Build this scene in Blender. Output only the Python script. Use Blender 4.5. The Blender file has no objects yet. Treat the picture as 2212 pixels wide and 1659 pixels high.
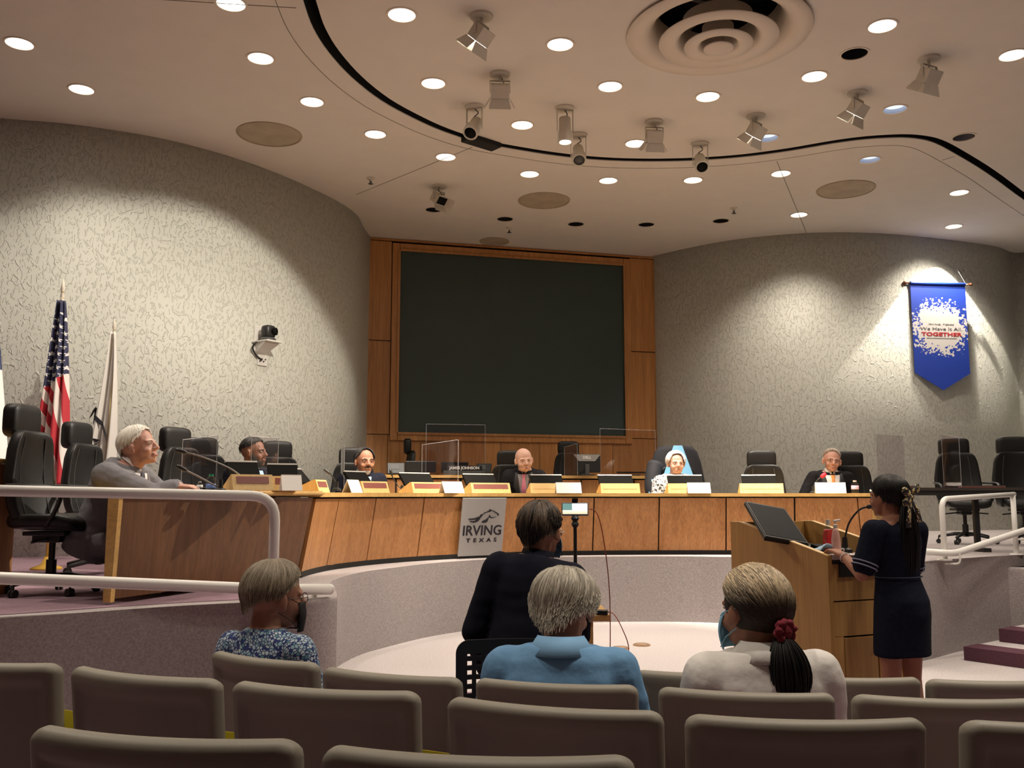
import bpy, bmesh, math, random
from mathutils import Vector, Matrix, noise
PI = math.pi
random.seed(7)
SC = bpy.context.scene
COL = SC.collection
# ---------------------------------------------------------------- camera, world, exposure
F, CX, CY, EYE, HOR = 2000.0, 1106.0, 829.5, 1.42, 1070.0
TH = math.atan((HOR - CY) / F)
cam_d = bpy.data.cameras.new('camera'); cam = bpy.data.objects.new('camera', cam_d); COL.objects.link(cam)
cam_d.sensor_fit = 'HORIZONTAL'; cam_d.sensor_width = 36; cam_d.lens = 36 * F / 2212
cam.location = (0, 0, EYE); cam.rotation_euler = (PI / 2 + TH, 0, 0)
cam_d.clip_start = .05; cam_d.clip_end = 100
SC.camera = cam
SC.view_settings.view_transform = 'Standard'; SC.view_settings.look = 'None'
SC.view_settings.gamma = 1; SC.view_settings.use_curve_mapping = False
SC.view_settings.exposure = 0.63
SC.cycles.max_bounces = 8; SC.cycles.transparent_max_bounces = 16
SC.cycles.sample_clamp_indirect = 5
w = bpy.data.worlds.new('world'); SC.world = w; w.use_nodes = True
w.node_tree.nodes['Background'].inputs[0].default_value = (1, .86, .72, 1)
w.node_tree.nodes['Background'].inputs[1].default_value = .03
ZC = 5.8            # ceiling
ZD = .73            # dais floor
ZT = 1.445          # desk top
WARM = (1, .88, .74)
LK = 1.0
def spot(name, loc, target, watts, deg, blend=.35, col=WARM, r=.06, parent=None):
    l = bpy.data.lights.new(name, 'SPOT'); l.energy = watts * LK; l.spot_size = math.radians(deg); l.spot_blend = blend
    l.color = col; l.shadow_soft_size = r
    o = bpy.data.objects.new(name, l); COL.objects.link(o); o.location = loc
    o.rotation_euler = (Vector(target) - Vector(loc)).to_track_quat('-Z', 'Y').to_euler()
    return o
def ray(px, py):
    a, b = (px - CX) / F, (CY - py) / F
    return Vector((a, math.cos(TH) - b * math.sin(TH), math.sin(TH) + b * math.cos(TH)))
def at(px, py, Y):          # the point of the place at depth Y
    d = ray(px, py); return Vector((0, 0, EYE)) + d * (Y / d.y)
def atz(px, py, z):         # the point of the place at height z
    d = ray(px, py); return Vector((0, 0, EYE)) + d * ((z - EYE) / d.z)
# unseen fill for the hall's other downlights, added to brighten seats, railing and walls
def area(name, loc, watts, sx, sy, col=WARM, tgt=None):
    l = bpy.data.lights.new(name, 'AREA'); l.shape = 'RECTANGLE'; l.size = sx; l.size_y = sy; l.energy = watts * LK; l.color = col
    o = bpy.data.objects.new(name, l); COL.objects.link(o); o.location = loc
    if tgt: o.rotation_euler = (Vector(tgt) - Vector(loc)).to_track_quat('-Z', 'Y').to_euler()
    return o
HALL = [(-4.8, 5.6), (2.6, 5.0), (4.8, 4.8)]
for x_, y_ in HALL: area('hall_fill', (x_, y_, ZC - .03), 52, .5, .5)
for x_, y_ in ((-2.7, 2.2), (-.7, 2.9), (1.3, 2.9), (3.3, 2.7), (-3.3, 6.3), (4.6, 7.2)): spot('hall_fill', (x_, y_, ZC - .03), (x_, y_, 0), 190, 64, .8, r=.1)
# ---------------------------------------------------------------- materials
def mat(name, col, rough=.6, metal=0, spec=.5, emit=None, estr=0, noise_amt=0, nscale=8, bump=0, bscale=40, bdist=.01, trans=0, ior=1.45, coat=0, alpha=1, sheen=0):
    m = bpy.data.materials.new(name); m.use_nodes = True
    nt = m.node_tree; b = nt.nodes['Principled BSDF']
    c = (*col, 1) if len(col) == 3 else col
    b.inputs['Base Color'].default_value = c
    b.inputs['Roughness'].default_value = rough; b.inputs['Metallic'].default_value = metal
    b.inputs['Specular IOR Level'].default_value = spec; b.inputs['IOR'].default_value = ior
    b.inputs['Transmission Weight'].default_value = trans; b.inputs['Coat Weight'].default_value = coat
    b.inputs['Alpha'].default_value = alpha; b.inputs['Sheen Weight'].default_value = sheen
    if emit: b.inputs['Emission Color'].default_value = (*emit, 1); b.inputs['Emission Strength'].default_value = estr
    tc = nt.nodes.new('ShaderNodeTexCoord')
    if noise_amt:
        n = nt.nodes.new('ShaderNodeTexNoise'); n.inputs['Scale'].default_value = nscale; n.inputs['Detail'].default_value = 5
        nt.links.new(tc.outputs['Object'], n.inputs['Vector'])
        r = nt.nodes.new('ShaderNodeMapRange'); r.inputs[1].default_value = .3; r.inputs[2].default_value = .7
        r.inputs[3].default_value = 1 - noise_amt; r.inputs[4].default_value = 1 + noise_amt
        nt.links.new(n.outputs['Fac'], r.inputs['Value'])
        h = nt.nodes.new('ShaderNodeHueSaturation'); h.inputs['Color'].default_value = c
        nt.links.new(r.outputs[0], h.inputs['Value']); nt.links.new(h.outputs[0], b.inputs['Base Color'])
    if bump:
        n = nt.nodes.new('ShaderNodeTexNoise'); n.inputs['Scale'].default_value = bscale; n.inputs['Detail'].default_value = 4
        nt.links.new(tc.outputs['Object'], n.inputs['Vector'])
        bp = nt.nodes.new('ShaderNodeBump'); bp.inputs['Strength'].default_value = bump; bp.inputs['Distance'].default_value = bdist
        nt.links.new(n.outputs['Fac'], bp.inputs['Height']); nt.links.new(bp.outputs[0], b.inputs['Normal'])
    return m
def wood(name, a, b_, rough=.42, scale=1.0, horiz=False, dark=.75):
    m = bpy.data.materials.new(name); m.use_nodes = True; nt = m.node_tree; P = nt.nodes['Principled BSDF']
    tc = nt.nodes.new('ShaderNodeTexCoord'); oi = nt.nodes.new('ShaderNodeObjectInfo')
    mp = nt.nodes.new('ShaderNodeMapping'); mp.inputs['Scale'].default_value = (.8, 14, 14) if horiz else (14 * scale, 14 * scale, .55 * scale)
    ad = nt.nodes.new('ShaderNodeVectorMath'); ad.operation = 'ADD'
    ml = nt.nodes.new('ShaderNodeMath'); ml.operation = 'MULTIPLY'; ml.inputs[1].default_value = 37
    nt.links.new(oi.outputs['Random'], ml.inputs[0]); nt.links.new(tc.outputs['Object'], ad.inputs[0]); nt.links.new(ml.outputs[0], ad.inputs[1])
    nt.links.new(ad.outputs[0], mp.inputs['Vector'])
    n = nt.nodes.new('ShaderNodeTexNoise'); n.inputs['Scale'].default_value = 1.1; n.inputs['Detail'].default_value = 7; n.inputs['Roughness'].default_value = .62; n.inputs['Distortion'].default_value = .5
    nt.links.new(mp.outputs[0], n.inputs['Vector'])
    r = nt.nodes.new('ShaderNodeValToRGB'); e = r.color_ramp.elements
    e[0].position = .3; e[0].color = (*a, 1); e[1].position = .7; e[1].color = (*b_, 1)
    nt.links.new(n.outputs['Fac'], r.inputs[0])
    mp2 = nt.nodes.new('ShaderNodeMapping'); mp2.inputs['Scale'].default_value = (2, 60, 60) if horiz else (110, 110, 2.5)
    nt.links.new(ad.outputs[0], mp2.inputs['Vector'])
    n2 = nt.nodes.new('ShaderNodeTexNoise'); n2.inputs['Scale'].default_value = 1; n2.inputs['Detail'].default_value = 3
    nt.links.new(mp2.outputs[0], n2.inputs['Vector'])
    r2 = nt.nodes.new('ShaderNodeMapRange'); r2.inputs[1].default_value = .35; r2.inputs[2].default_value = .65; r2.inputs[3].default_value = dark; r2.inputs[4].default_value = 1.08
    nt.links.new(n2.outputs['Fac'], r2.inputs['Value'])
    ov = nt.nodes.new('ShaderNodeMapRange'); ov.inputs[3].default_value = .9; ov.inputs[4].default_value = 1.1
    nt.links.new(oi.outputs['Random'], ov.inputs['Value'])
    mm = nt.nodes.new('ShaderNodeMath'); mm.operation = 'MULTIPLY'; nt.links.new(r2.outputs[0], mm.inputs[0]); nt.links.new(ov.outputs[0], mm.inputs[1])
    h = nt.nodes.new('ShaderNodeHueSaturation'); nt.links.new(r.outputs[0], h.inputs['Color']); nt.links.new(mm.outputs[0], h.inputs['Value'])
    nt.links.new(h.outputs[0], P.inputs['Base Color']); P.inputs['Roughness'].default_value = rough
    return m
def carpet(name, c, amt=.16):
    m = mat(name, c, rough=.95, spec=.1, noise_amt=amt, nscale=70, bump=.6, bscale=220, bdist=.006)
    return m
M = {}
M['ceiling'] = mat('ceiling_paint', (.70, .65, .59), .9, spec=.1, noise_amt=.02, nscale=3)
M['ceiling_metal'] = mat('diffuser_paint', (.72, .63, .53), .55)
M['black_gap'] = mat('black_gap', (.012, .011, .01), .8)
M['carpet_light'] = carpet('carpet_pale_mauve', (.56, .515, .51))
M['carpet_wall'] = carpet('carpet_grey_mauve', (.40, .36, .355), .2)
M['carpet_purple'] = carpet('carpet_purple', (.30, .20, .24), .12)
M['carpet_nosing'] = carpet('carpet_plum', (.12, .055, .075), .12)
M['desk_wood'] = wood('desk_veneer', (.47, .20, .06), (.64, .31, .115))
M['desk_shaded'] = wood('desk_veneer_shaded', (.12, .045, .015), (.185, .078, .028))  # desk veneer darkened: the left wing's shade is put into its colour
M['desk_trim'] = wood('oak_trim', (.62, .36, .11), (.76, .48, .17), horiz=True, dark=.9)
M['back_wood'] = wood('back_wall_veneer', (.44, .19, .055), (.58, .28, .095), scale=.8)
M['lectern_wood'] = wood('lectern_veneer', (.45, .255, .08), (.58, .345, .115), dark=.88)
M['lectern_edge'] = wood('lectern_edge', (.75, .50, .20), (.85, .60, .28), horiz=True, dark=.95)
M['oak_box'] = wood('oak_box', (.70, .46, .17), (.80, .56, .24), dark=.94)
M['maroon'] = mat('maroon_plaque', (.23, .075, .06), .45)
M['board'] = mat('screen_green', (.042, .066, .060), .5, spec=.5, noise_amt=.05, nscale=1.5)
M['black_leather'] = mat('black_leather', (.011, .0105, .01), .45, spec=.4, bump=.25, bscale=120, bdist=.002, noise_amt=.15, nscale=6)
M['black_plastic'] = mat('black_plastic', (.02, .02, .02), .38)
M['dark_grey'] = mat('dark_grey_plastic', (.07, .07, .068), .4)
M['screen'] = mat('dark_screen', (.007, .007, .0065), .55, spec=.08)
M['grey_bezel'] = mat('grey_bezel', (.30, .29, .27), .35)
M['white_paint'] = mat('white_rail_paint', (.84, .83, .79), .32)
M['white_plastic'] = mat('white_plastic', (.72, .70, .66), .4)
M['fixture'] = mat('fixture_paint', (.62, .57, .48), .45)
M['paper'] = mat('white_paper', (.88, .86, .82), .7)
M['chrome'] = mat('chrome', (.7, .7, .7), .18, metal=1)
M['seat_shell'] = mat('seat_shell_plastic', (.27, .25, .20), .52, bump=.12, bscale=350, bdist=.001, noise_amt=.04, nscale=5)
M['seat_back'] = mat('seat_shell_inset', (.15, .13, .10), .6, bump=.1, bscale=350, bdist=.001)
M['yellow'] = mat('yellow_vinyl', (.92, .84, .05), .5)
M['gold'] = mat('gold_fringe', (.62, .36, .05), .6)
def acrylic(name, tint=(.95, .93, .95)):
    m = bpy.data.materials.new(name); m.use_nodes = True; nt = m.node_tree; nt.nodes.remove(nt.nodes['Principled BSDF'])
    t = nt.nodes.new('ShaderNodeBsdfTransparent'); t.inputs[0].default_value = (*tint, 1)
    g = nt.nodes.new('ShaderNodeBsdfGlossy'); g.inputs['Roughness'].default_value = .04
    lw_ = nt.nodes.new('ShaderNodeLayerWeight'); lw_.inputs[0].default_value = .5
    pw = nt.nodes.new('ShaderNodeMath'); pw.operation = 'POWER'; pw.inputs[1].default_value = 4; nt.links.new(lw_.outputs['Facing'], pw.inputs[0])
    fr = nt.nodes.new('ShaderNodeMath'); fr.operation = 'MULTIPLY_ADD'; fr.inputs[1].default_value = .5; fr.inputs[2].default_value = .05; nt.links.new(pw.outputs[0], fr.inputs[0])
    mx = nt.nodes.new('ShaderNodeMixShader'); nt.links.new(fr.outputs[0], mx.inputs[0]); nt.links.new(t.outputs[0], mx.inputs[1]); nt.links.new(g.outputs[0], mx.inputs[2])
    nt.links.new(mx.outputs[0], nt.nodes['Material Output'].inputs[0]); return m
M['acrylic'] = acrylic('clear_acrylic')
M['acrylic_edge'] = mat('acrylic_edge', (.40, .41, .42), .3)
M['clear_plastic'] = acrylic('clear_plastic', (.8, .86, .88))
def emis(name, c, s):
    m = bpy.data.materials.new(name); m.use_nodes = True; nt = m.node_tree; nt.nodes.remove(nt.nodes['Principled BSDF'])
    e = nt.nodes.new('ShaderNodeEmission'); e.inputs[0].default_value = (*c, 1); e.inputs[1].default_value = s
    nt.links.new(e.outputs[0], nt.nodes['Material Output'].inputs[0]); return m
M['lamp'] = emis('lamp_lens', (1, .93, .84), 3.2)
M['lamp_dim'] = emis('lamp_lens_dim', (.80, .86, 1), .75)
M['lamp_hot'] = emis('lamp_hot', (1, .93, .82), 14)
# textured plaster wall: short raised dribbles running down a curved wall
def stucco():
    m = bpy.data.materials.new('dribble_plaster'); m.use_nodes = True; nt = m.node_tree; P = nt.nodes['Principled BSDF']
    L = nt.links.new
    uv = nt.nodes.new('ShaderNodeUVMap'); uv.uv_map = 'UVMap'
    nz = nt.nodes.new('ShaderNodeTexNoise'); nz.inputs['Scale'].default_value = 7; nz.inputs['Detail'].default_value = 2
    L(uv.outputs[0], nz.inputs['Vector'])
    sub = nt.nodes.new('ShaderNodeVectorMath'); sub.operation = 'MULTIPLY_ADD'; sub.inputs[1].default_value = (.11, .07, 0)
    L(nz.outputs['Color'], sub.inputs[0]); L(uv.outputs[0], sub.inputs[2])
    def layer(sx, sy, off, wdt, lo, hi, msc):
        mp = nt.nodes.new('ShaderNodeMapping'); mp.inputs['Scale'].default_value = (sx, sy, 1); mp.inputs['Location'].default_value = (off, off * .7, 0)
        L(sub.outputs[0], mp.inputs['Vector'])
        v = nt.nodes.new('ShaderNodeTexVoronoi'); v.voronoi_dimensions = '2D'; v.feature = 'DISTANCE_TO_EDGE'; v.inputs['Scale'].default_value = 1; v.inputs['Randomness'].default_value = 1
        L(mp.outputs[0], v.inputs['Vector'])
        r = nt.nodes.new('ShaderNodeMapRange'); r.interpolation_type = 'SMOOTHSTEP'; r.inputs[1].default_value = wdt * .35; r.inputs[2].default_value = wdt; r.inputs[3].default_value = 1; r.inputs[4].default_value = 0
        L(v.outputs['Distance'], r.inputs['Value'])
        k = nt.nodes.new('ShaderNodeTexNoise'); k.inputs['Scale'].default_value = msc; k.inputs['Detail'].default_value = 1
        mpk = nt.nodes.new('ShaderNodeMapping'); mpk.inputs['Location'].default_value = (off * 3, off, 0); L(uv.outputs[0], mpk.inputs['Vector']); L(mpk.outputs[0], k.inputs['Vector'])
        s = nt.nodes.new('ShaderNodeMapRange'); s.interpolation_type = 'SMOOTHSTEP'; s.inputs[1].default_value = lo; s.inputs[2].default_value = hi
        L(k.outputs['Fac'], s.inputs['Value'])
        mu = nt.nodes.new('ShaderNodeMath'); mu.operation = 'MULTIPLY'; L(r.outputs[0], mu.inputs[0]); L(s.outputs[0], mu.inputs[1]); return mu
    a = layer(15, 4.4, 0, .09, .49, .54, 15); b = layer(20, 5.6, 3.1, .08, .51, .56, 18)
    mx = nt.nodes.new('ShaderNodeMath'); mx.operation = 'MAXIMUM'; L(a.outputs[0], mx.inputs[0]); L(b.outputs[0], mx.inputs[1])
    bp = nt.nodes.new('ShaderNodeBump'); bp.inputs['Strength'].default_value = .8; bp.inputs['Distance'].default_value = .011
    L(mx.outputs[0], bp.inputs['Height']); L(bp.outputs[0], P.inputs['Normal'])
    P.inputs['Base Color'].default_value = (.59, .60, .54, 1); P.inputs['Roughness'].default_value = .62
    P.inputs['Specular IOR Level'].default_value = .4
    return m
M['stucco'] = stucco()
# ---------------------------------------------------------------- object helpers
def link(me, name, parent=None, m=None):
    o = bpy.data.objects.new(name, me); COL.objects.link(o)
    if m is not None:
        for x in (m if isinstance(m, (list, tuple)) else [m]): me.materials.append(x)
    if parent is not None: o.parent = parent
    return o
def obj(name, bm, m, parent=None, smooth=False):
    me = bpy.data.meshes.new(name)
    bmesh.ops.recalc_face_normals(bm, faces=bm.faces)
    bm.to_mesh(me); bm.free()
    if smooth:
        for p in me.polygons: p.use_smooth = True
    return link(me, name, parent, m)
def sharp(o, deg=35):
    me = o.data
    for p in me.polygons: p.use_smooth = True
    bm = bmesh.new(); bm.from_mesh(me)
    for e in bm.edges:
        e.smooth = not (len(e.link_faces) == 2 and e.calc_face_angle(0) > math.radians(deg))
    bm.to_mesh(me); bm.free(); return o
def tag(o, label=None, cat=None, group=None, kind=None):
    if label: o['label'] = label
    if cat: o['category'] = cat
    if group: o['group'] = group
    if kind: o['kind'] = kind
    return o
def thing(name, label, cat, loc=(0, 0, 0), rz=0, group=None):
    o = bpy.data.objects.new(name, None); COL.objects.link(o); o.location = loc; o.rotation_euler = (0, 0, rz); o.empty_display_size = .1
    return tag(o, label, cat, group)
def copy_tree(o, parent=None):
    c = o.copy(); COL.objects.link(c); c.parent = parent
    for ch in [x for x in SC.objects if x.parent == o and x is not c]: copy_tree(ch, c)
    return c
def dup(root, loc, rz, label, group=None):
    kids = {}
    for x in SC.objects: kids.setdefault(x.parent, []).append(x)
    def rec(o, p):
        c = o.copy(); COL.objects.link(c); c.parent = p
        for ch in kids.get(o, []): rec(ch, c)
        return c
    r = rec(root, None); r.location = loc; r.rotation_euler = (0, 0, rz); r['label'] = label
    if group: r['group'] = group
    return r
def box(bm, c, s, rot=None, bev=0):
    g = bmesh.ops.create_cube(bm, size=1); vs = g['verts']
    bmesh.ops.scale(bm, vec=s, verts=vs)
    if bev:
        es = list({e for v in vs for e in v.link_edges})
        r = bmesh.ops.bevel(bm, geom=es, offset=bev, segments=2, affect='EDGES', profile=.6)
        vs = list({v for f in r['faces'] for v in f.verts} | {v for v in vs if v.is_valid})
        fs = set()
        st = list(vs)
        seen = set(st)
        while st:
            v = st.pop()
            for e in v.link_edges:
                o_ = e.other_vert(v)
                if o_ not in seen: seen.add(o_); st.append(o_)
        vs = list(seen)
    if rot is not None: bmesh.ops.rotate(bm, cent=(0, 0, 0), matrix=rot, verts=vs)
    bmesh.ops.translate(bm, vec=c, verts=vs)
    return vs
def loft(bm, rings, closed=True, cap=True, loop=False):
    R = [[bm.verts.new(p) for p in r] for r in rings]
    n = len(R[0]); pairs = list(zip(R, R[1:])) + ([(R[-1], R[0])] if loop else [])
    for a, b in pairs:
        for i in range(n if closed else n - 1):
            j = (i + 1) % n; bm.faces.new((a[i], a[j], b[j], b[i]))
    if cap and closed and not loop:
        bm.faces.new(R[0][::-1]); bm.faces.new(R[-1])
    return R
def frames(pts):
    pts = [Vector(p) for p in pts]; T = []
    for i in range(len(pts)):
        a = pts[max(i - 1, 0)]; b = pts[min(i + 1, len(pts) - 1)]; T.append((b - a).normalized())
    u = T[0].orthogonal().normalized()
    if abs(T[0].z) < .95: u = T[0].cross(Vector((0, 0, 1))).normalized()
    out = []
    for p, t in zip(pts, T):
        u = (u - t * u.dot(t)).normalized(); out.append((p, t, u, t.cross(u)))
    return out
def tube(bm, pts, r, n=10, rs=None):
    rings = []
    for i, (p, t, u, v) in enumerate(frames(pts)):
        rr = rs[i] if rs else r
        rings.append([p + (u * math.cos(2 * PI * k / n) + v * math.sin(2 * PI * k / n)) * rr for k in range(n)])
    loft(bm, rings)
def bend(pts, rad=.08, seg=6):
    pts = [Vector(p) for p in pts]; out = [pts[0]]
    for a, b, c in zip(pts, pts[1:], pts[2:]):
        d1 = (a - b); d2 = (c - b); r = min(rad, d1.length * .45, d2.length * .45)
        p0 = b + d1.normalized() * r; p1 = b + d2.normalized() * r
        for k in range(seg + 1):
            t = k / seg; out.append(p0.lerp(b, t).lerp(b.lerp(p1, t), t))
    out.append(pts[-1]); return out
def spline(pts, seg=6):
    pts = [Vector(p) for p in pts]; P = [pts[0] * 2 - pts[1]] + pts + [pts[-1] * 2 - pts[-2]]; out = []
    for i in range(1, len(P) - 2):
        a, b, c, d = P[i - 1:i + 3]
        for k in range(seg):
            t = k / seg
            out.append(.5 * ((2 * b) + (c - a) * t + (2 * a - 5 * b + 4 * c - d) * t * t + (3 * b - a - 3 * c + d) * t ** 3))
    out.append(pts[-1]); return out
def lathe(bm, prof, c=(0, 0, 0), n=24, ax=None):
    rings = []; q = ax if ax is not None else Matrix.Identity(3); c = Vector(c)
    for r, z in prof:
        rings.append([c + q @ Vector((max(r, 1e-4) * math.cos(2 * PI * k / n), max(r, 1e-4) * math.sin(2 * PI * k / n), z)) for k in range(n)])
    loft(bm, rings, cap=prof[0][0] < .0101 and prof[-1][0] < .0101)
def rotto(d):               # 3x3 turning +Z to d
    return Vector(d).to_track_quat('Z', 'Y').to_matrix()
def prism(bm, poly, z0, z1):
    vb = [bm.verts.new((p[0], p[1], z0)) for p in poly]; vt = [bm.verts.new((p[0], p[1], z1)) for p in poly]
    n = len(poly); bm.faces.new(vb[::-1]); bm.faces.new(vt)
    for i in range(n): bm.faces.new((vb[i], vb[(i + 1) % n], vt[(i + 1) % n], vt[i]))
def supere(bm, r, e1=.35, e2=.35, nu=20, nv=12, fn=None, c=(0, 0, 0), rot=None):
    sg = lambda x, e: math.copysign(abs(x) ** e, x); rings = []
    for j in range(nv + 1):
        v = -PI / 2 + PI * j / nv; v = max(-PI / 2 + .02, min(PI / 2 - .02, v)); ring = []
        for i in range(nu):
            a = 2 * PI * i / nu
            p = Vector((r[0] * sg(math.cos(v), e1) * sg(math.cos(a), e2), r[1] * sg(math.cos(v), e1) * sg(math.sin(a), e2), r[2] * sg(math.sin(v), e1)))
            if fn: p = Vector(fn(p))
            if rot is not None: p = rot @ p
            ring.append(p + Vector(c))
        rings.append(ring)
    loft(bm, rings)
def text_mesh(s, size, depth=.002, bold=0, space=1.0, align='CENTER'):
    cu = bpy.data.curves.new('text', 'FONT'); cu.body = s; cu.size = size; cu.extrude = depth; cu.offset = bold; cu.space_character = space
    cu.align_x = align; cu.align_y = 'CENTER'; cu.resolution_u = 3
    o = bpy.data.objects.new('text', cu); COL.objects.link(o)
    dg = bpy.context.evaluated_depsgraph_get(); me = bpy.data.meshes.new_from_object(o.evaluated_get(dg)); bpy.data.objects.remove(o)
    return me
def fuse(bm, voxel, sm=3, fac=.6):
    me = bpy.data.meshes.new('fuse'); bm.to_mesh(me); bm.free(); o = bpy.data.objects.new('fuse', me); COL.objects.link(o)
    r = o.modifiers.new('r', 'REMESH'); r.mode = 'VOXEL'; r.voxel_size = voxel; r.use_smooth_shade = True
    if sm: s = o.modifiers.new('s', 'SMOOTH'); s.iterations = sm; s.factor = fac
    dg = bpy.context.evaluated_depsgraph_get(); out = bpy.data.meshes.new_from_object(o.evaluated_get(dg)); bpy.data.objects.remove(o)
    for p in out.polygons: p.use_smooth = True
    return out
# ---------------------------------------------------------------- the setting
bm = bmesh.new(); prism(bm, [(-12, -4), (12, -4), (12, 18.5), (-12, 18.5)], -.1, 0); tag(obj('floor', bm, M['carpet_light']), kind='structure')
M['hall_wall'] = mat('hall_wall_brown', (.16, .12, .09), .8)
# ---- walls: two bulging drums of dribbled plaster and the panelled back wall
def wall_strip(name, pts, z0, z1, m):
    pts = [Vector((p[0], p[1], 0)) for p in pts]
    me = bpy.data.meshes.new(name); vs = []; fs = []; L = [0]
    for a, b in zip(pts, pts[1:]): L.append(L[-1] + (b - a).length)
    for p in pts: vs += [(p.x, p.y, z0), (p.x, p.y, z1)]
    n = len(pts)
    for i in range(n - 1): fs.append((2 * i, 2 * i + 2, 2 * i + 3, 2 * i + 1))
    me.from_pydata(vs, [], fs); uv = me.uv_layers.new(name='UVMap')
    for p in me.polygons:
        for li in p.loop_indices:
            vi = me.loops[li].vertex_index; uv.data[li].uv = (L[vi // 2], z1 if vi % 2 else z0)
        p.use_smooth = True
    o = link(me, name, None, m); so = o.modifiers.new('t', 'SOLIDIFY'); so.thickness = .12; so.offset = -1
    return tag(o, kind='structure')
top = lambda l: [atz(x, y, ZC) for x, y in l]
lw = top([(0, 255), (150, 268), (300, 290), (400, 311), (500, 339), (600, 375), (680, 410), (740, 441), (772, 466), (785, 490)])
lw = [lw[0] + Vector((-3.4, -1.5, 0)), lw[0] + Vector((-1.5, -.42, 0))] + lw
lw += [Vector((lw[-1].x + .03, 15.6, 0)), Vector((lw[-1].x - .25, 17.0, 0))]
lws = spline(lw[:-2], 5) + lw[-2:]
wall_strip('wall_left', lws, 0, ZC, M['stucco'])
rw = top([(1413, 553), (1500, 533), (1600, 516), (1750, 503), (1900, 504), (2050, 518), (2150, 532), (2205, 546)])
rw = [Vector((rw[0].x - .02, 18.4, 0))] + rw[0:] + [rw[-1] + Vector((.5, -1.0, 0)), rw[-1] + Vector((.7, -2.6, 0)), rw[-1] + Vector((2.5, -4.5, 0))]
rws = [rw[0]] + spline(rw[1:], 5)
wall_strip('wall_right', rws, 0, ZC, M['stucco'])
bm = bmesh.new()
for a, b in (((-11.5, -3.9), (-11.5, 12)), ((11.5, -3.9), (11.5, 12)), ((-11.5, -3.9), (11.5, -3.9))):
    pass
for nm, poly in (('wall_side_left', [(-11.6, -4), (-11.4, -4), (-11.4, 13), (-11.6, 13)]), ('wall_side_right', [(11.4, -4), (11.6, -4), (11.6, 13), (11.4, 13)]), ('wall_rear', [(-11.6, -4.2), (11.6, -4.2), (11.6, -4), (-11.6, -4)])):
    b2 = bmesh.new(); prism(b2, poly, 0, ZC); tag(obj(nm, b2, M['hall_wall']), kind='structure')
bm.free()
# back wall: lies on the line from BL to BR
BL, BR = Vector((-2.56, 15.35, 0)), Vector((2.62, 16.72, 0)); bdir = (BR - BL).normalized(); bnor = Vector((bdir.y, -bdir.x, 0))
def onback(px, py, off=0):
    d = ray(px, py); o0 = Vector((0, 0, EYE)); P0 = BL + bnor * off
    t = (P0 - o0).dot(bnor) / d.dot(bnor); return o0 + d * t
def bframe(P):  # plane coords
    return (P - BL).dot(bdir), P.z
bw = bpy.data.objects.new('wall_back', None); COL.objects.link(bw); bw.location = BL; bw.rotation_euler = (0, 0, math.atan2(bdir.y, bdir.x)); tag(bw, kind='structure')
bm = bmesh.new(); Lb = (BR - BL).length; box(bm, (Lb / 2, .14, ZC / 2), (Lb + .9, .2, ZC)); obj('backing', bm, M['black_gap'], bw)
(u0, z0), (u1, z1) = bframe(onback(858, 935)), bframe(onback(1345, 575))
zt = bframe(onback(858, 541))[1]; z1 = (zt + z1) / 2
rail = bframe(onback(800, 938))[1]
def wpanel(ua, ub, za, zb, gap=.008, th=.04, m='back_wood', nm='panel'):
    b = bmesh.new(); box(b, ((ua + ub) / 2, .02, (za + zb) / 2), (ub - ua - gap * 2, th, zb - za - gap * 2)); return obj(nm, b, M[m], bw)
fr = .13
midL = bframe(onback(815, 735))[1]; midR = bframe(onback(1385, 760))[1]
ztop = z1 + fr + .03
wpanel(-.25, u0 - fr, rail, midL); wpanel(-.25, u0 - fr, midL, ztop); wpanel(u1 + fr, Lb + .3, rail, midR); wpanel(u1 + fr, Lb + .3, midR, ztop)
wpanel(-.25, Lb + .3, ztop, ZC)
us = [-.25, .5, 1.05, 1.75, 2.45, 3.15, 3.85, 4.5, Lb + .3]
for a, b in zip(us, us[1:]): wpanel(a, b, ZD, rail, gap=.004)
b = bmesh.new()
for (ua, ub, za, zb) in ((u0 - fr, u0, z0 - fr, z1 + fr), (u1, u1 + fr, z0 - fr, z1 + fr), (u0, u1, z1, z1 + fr), (u0, u1, z0 - fr, z0)):
    box(b, ((ua + ub) / 2, .0, (za + zb) / 2), (ub - ua - .006, .08, zb - za - .006), bev=.008)
obj('screen_frame', b, M['back_wood'], bw)
b = bmesh.new()
for (ua, ub, za, zb) in ((u0 - .035, u0 + .01, z0, z1), (u1 - .01, u1 + .035, z0, z1), (u0, u1, z1 - .01, z1 + .035), (u0, u1, z0 - .035, z0 + .01)):
    box(b, ((ua + ub) / 2, -.045, (za + zb) / 2), (ub - ua, .03, zb - za), bev=.006)
obj('inner_moulding', b, M['back_wood'], bw)
b = bmesh.new(); box(b, ((u0 + u1) / 2, .02, (z0 + z1) / 2), (u1 - u0 + .02, .06, z1 - z0 + .02)); sb = obj('screen_panel', b, M['board'], bw); sb['label'] = 'large dark green screen panel'
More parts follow.
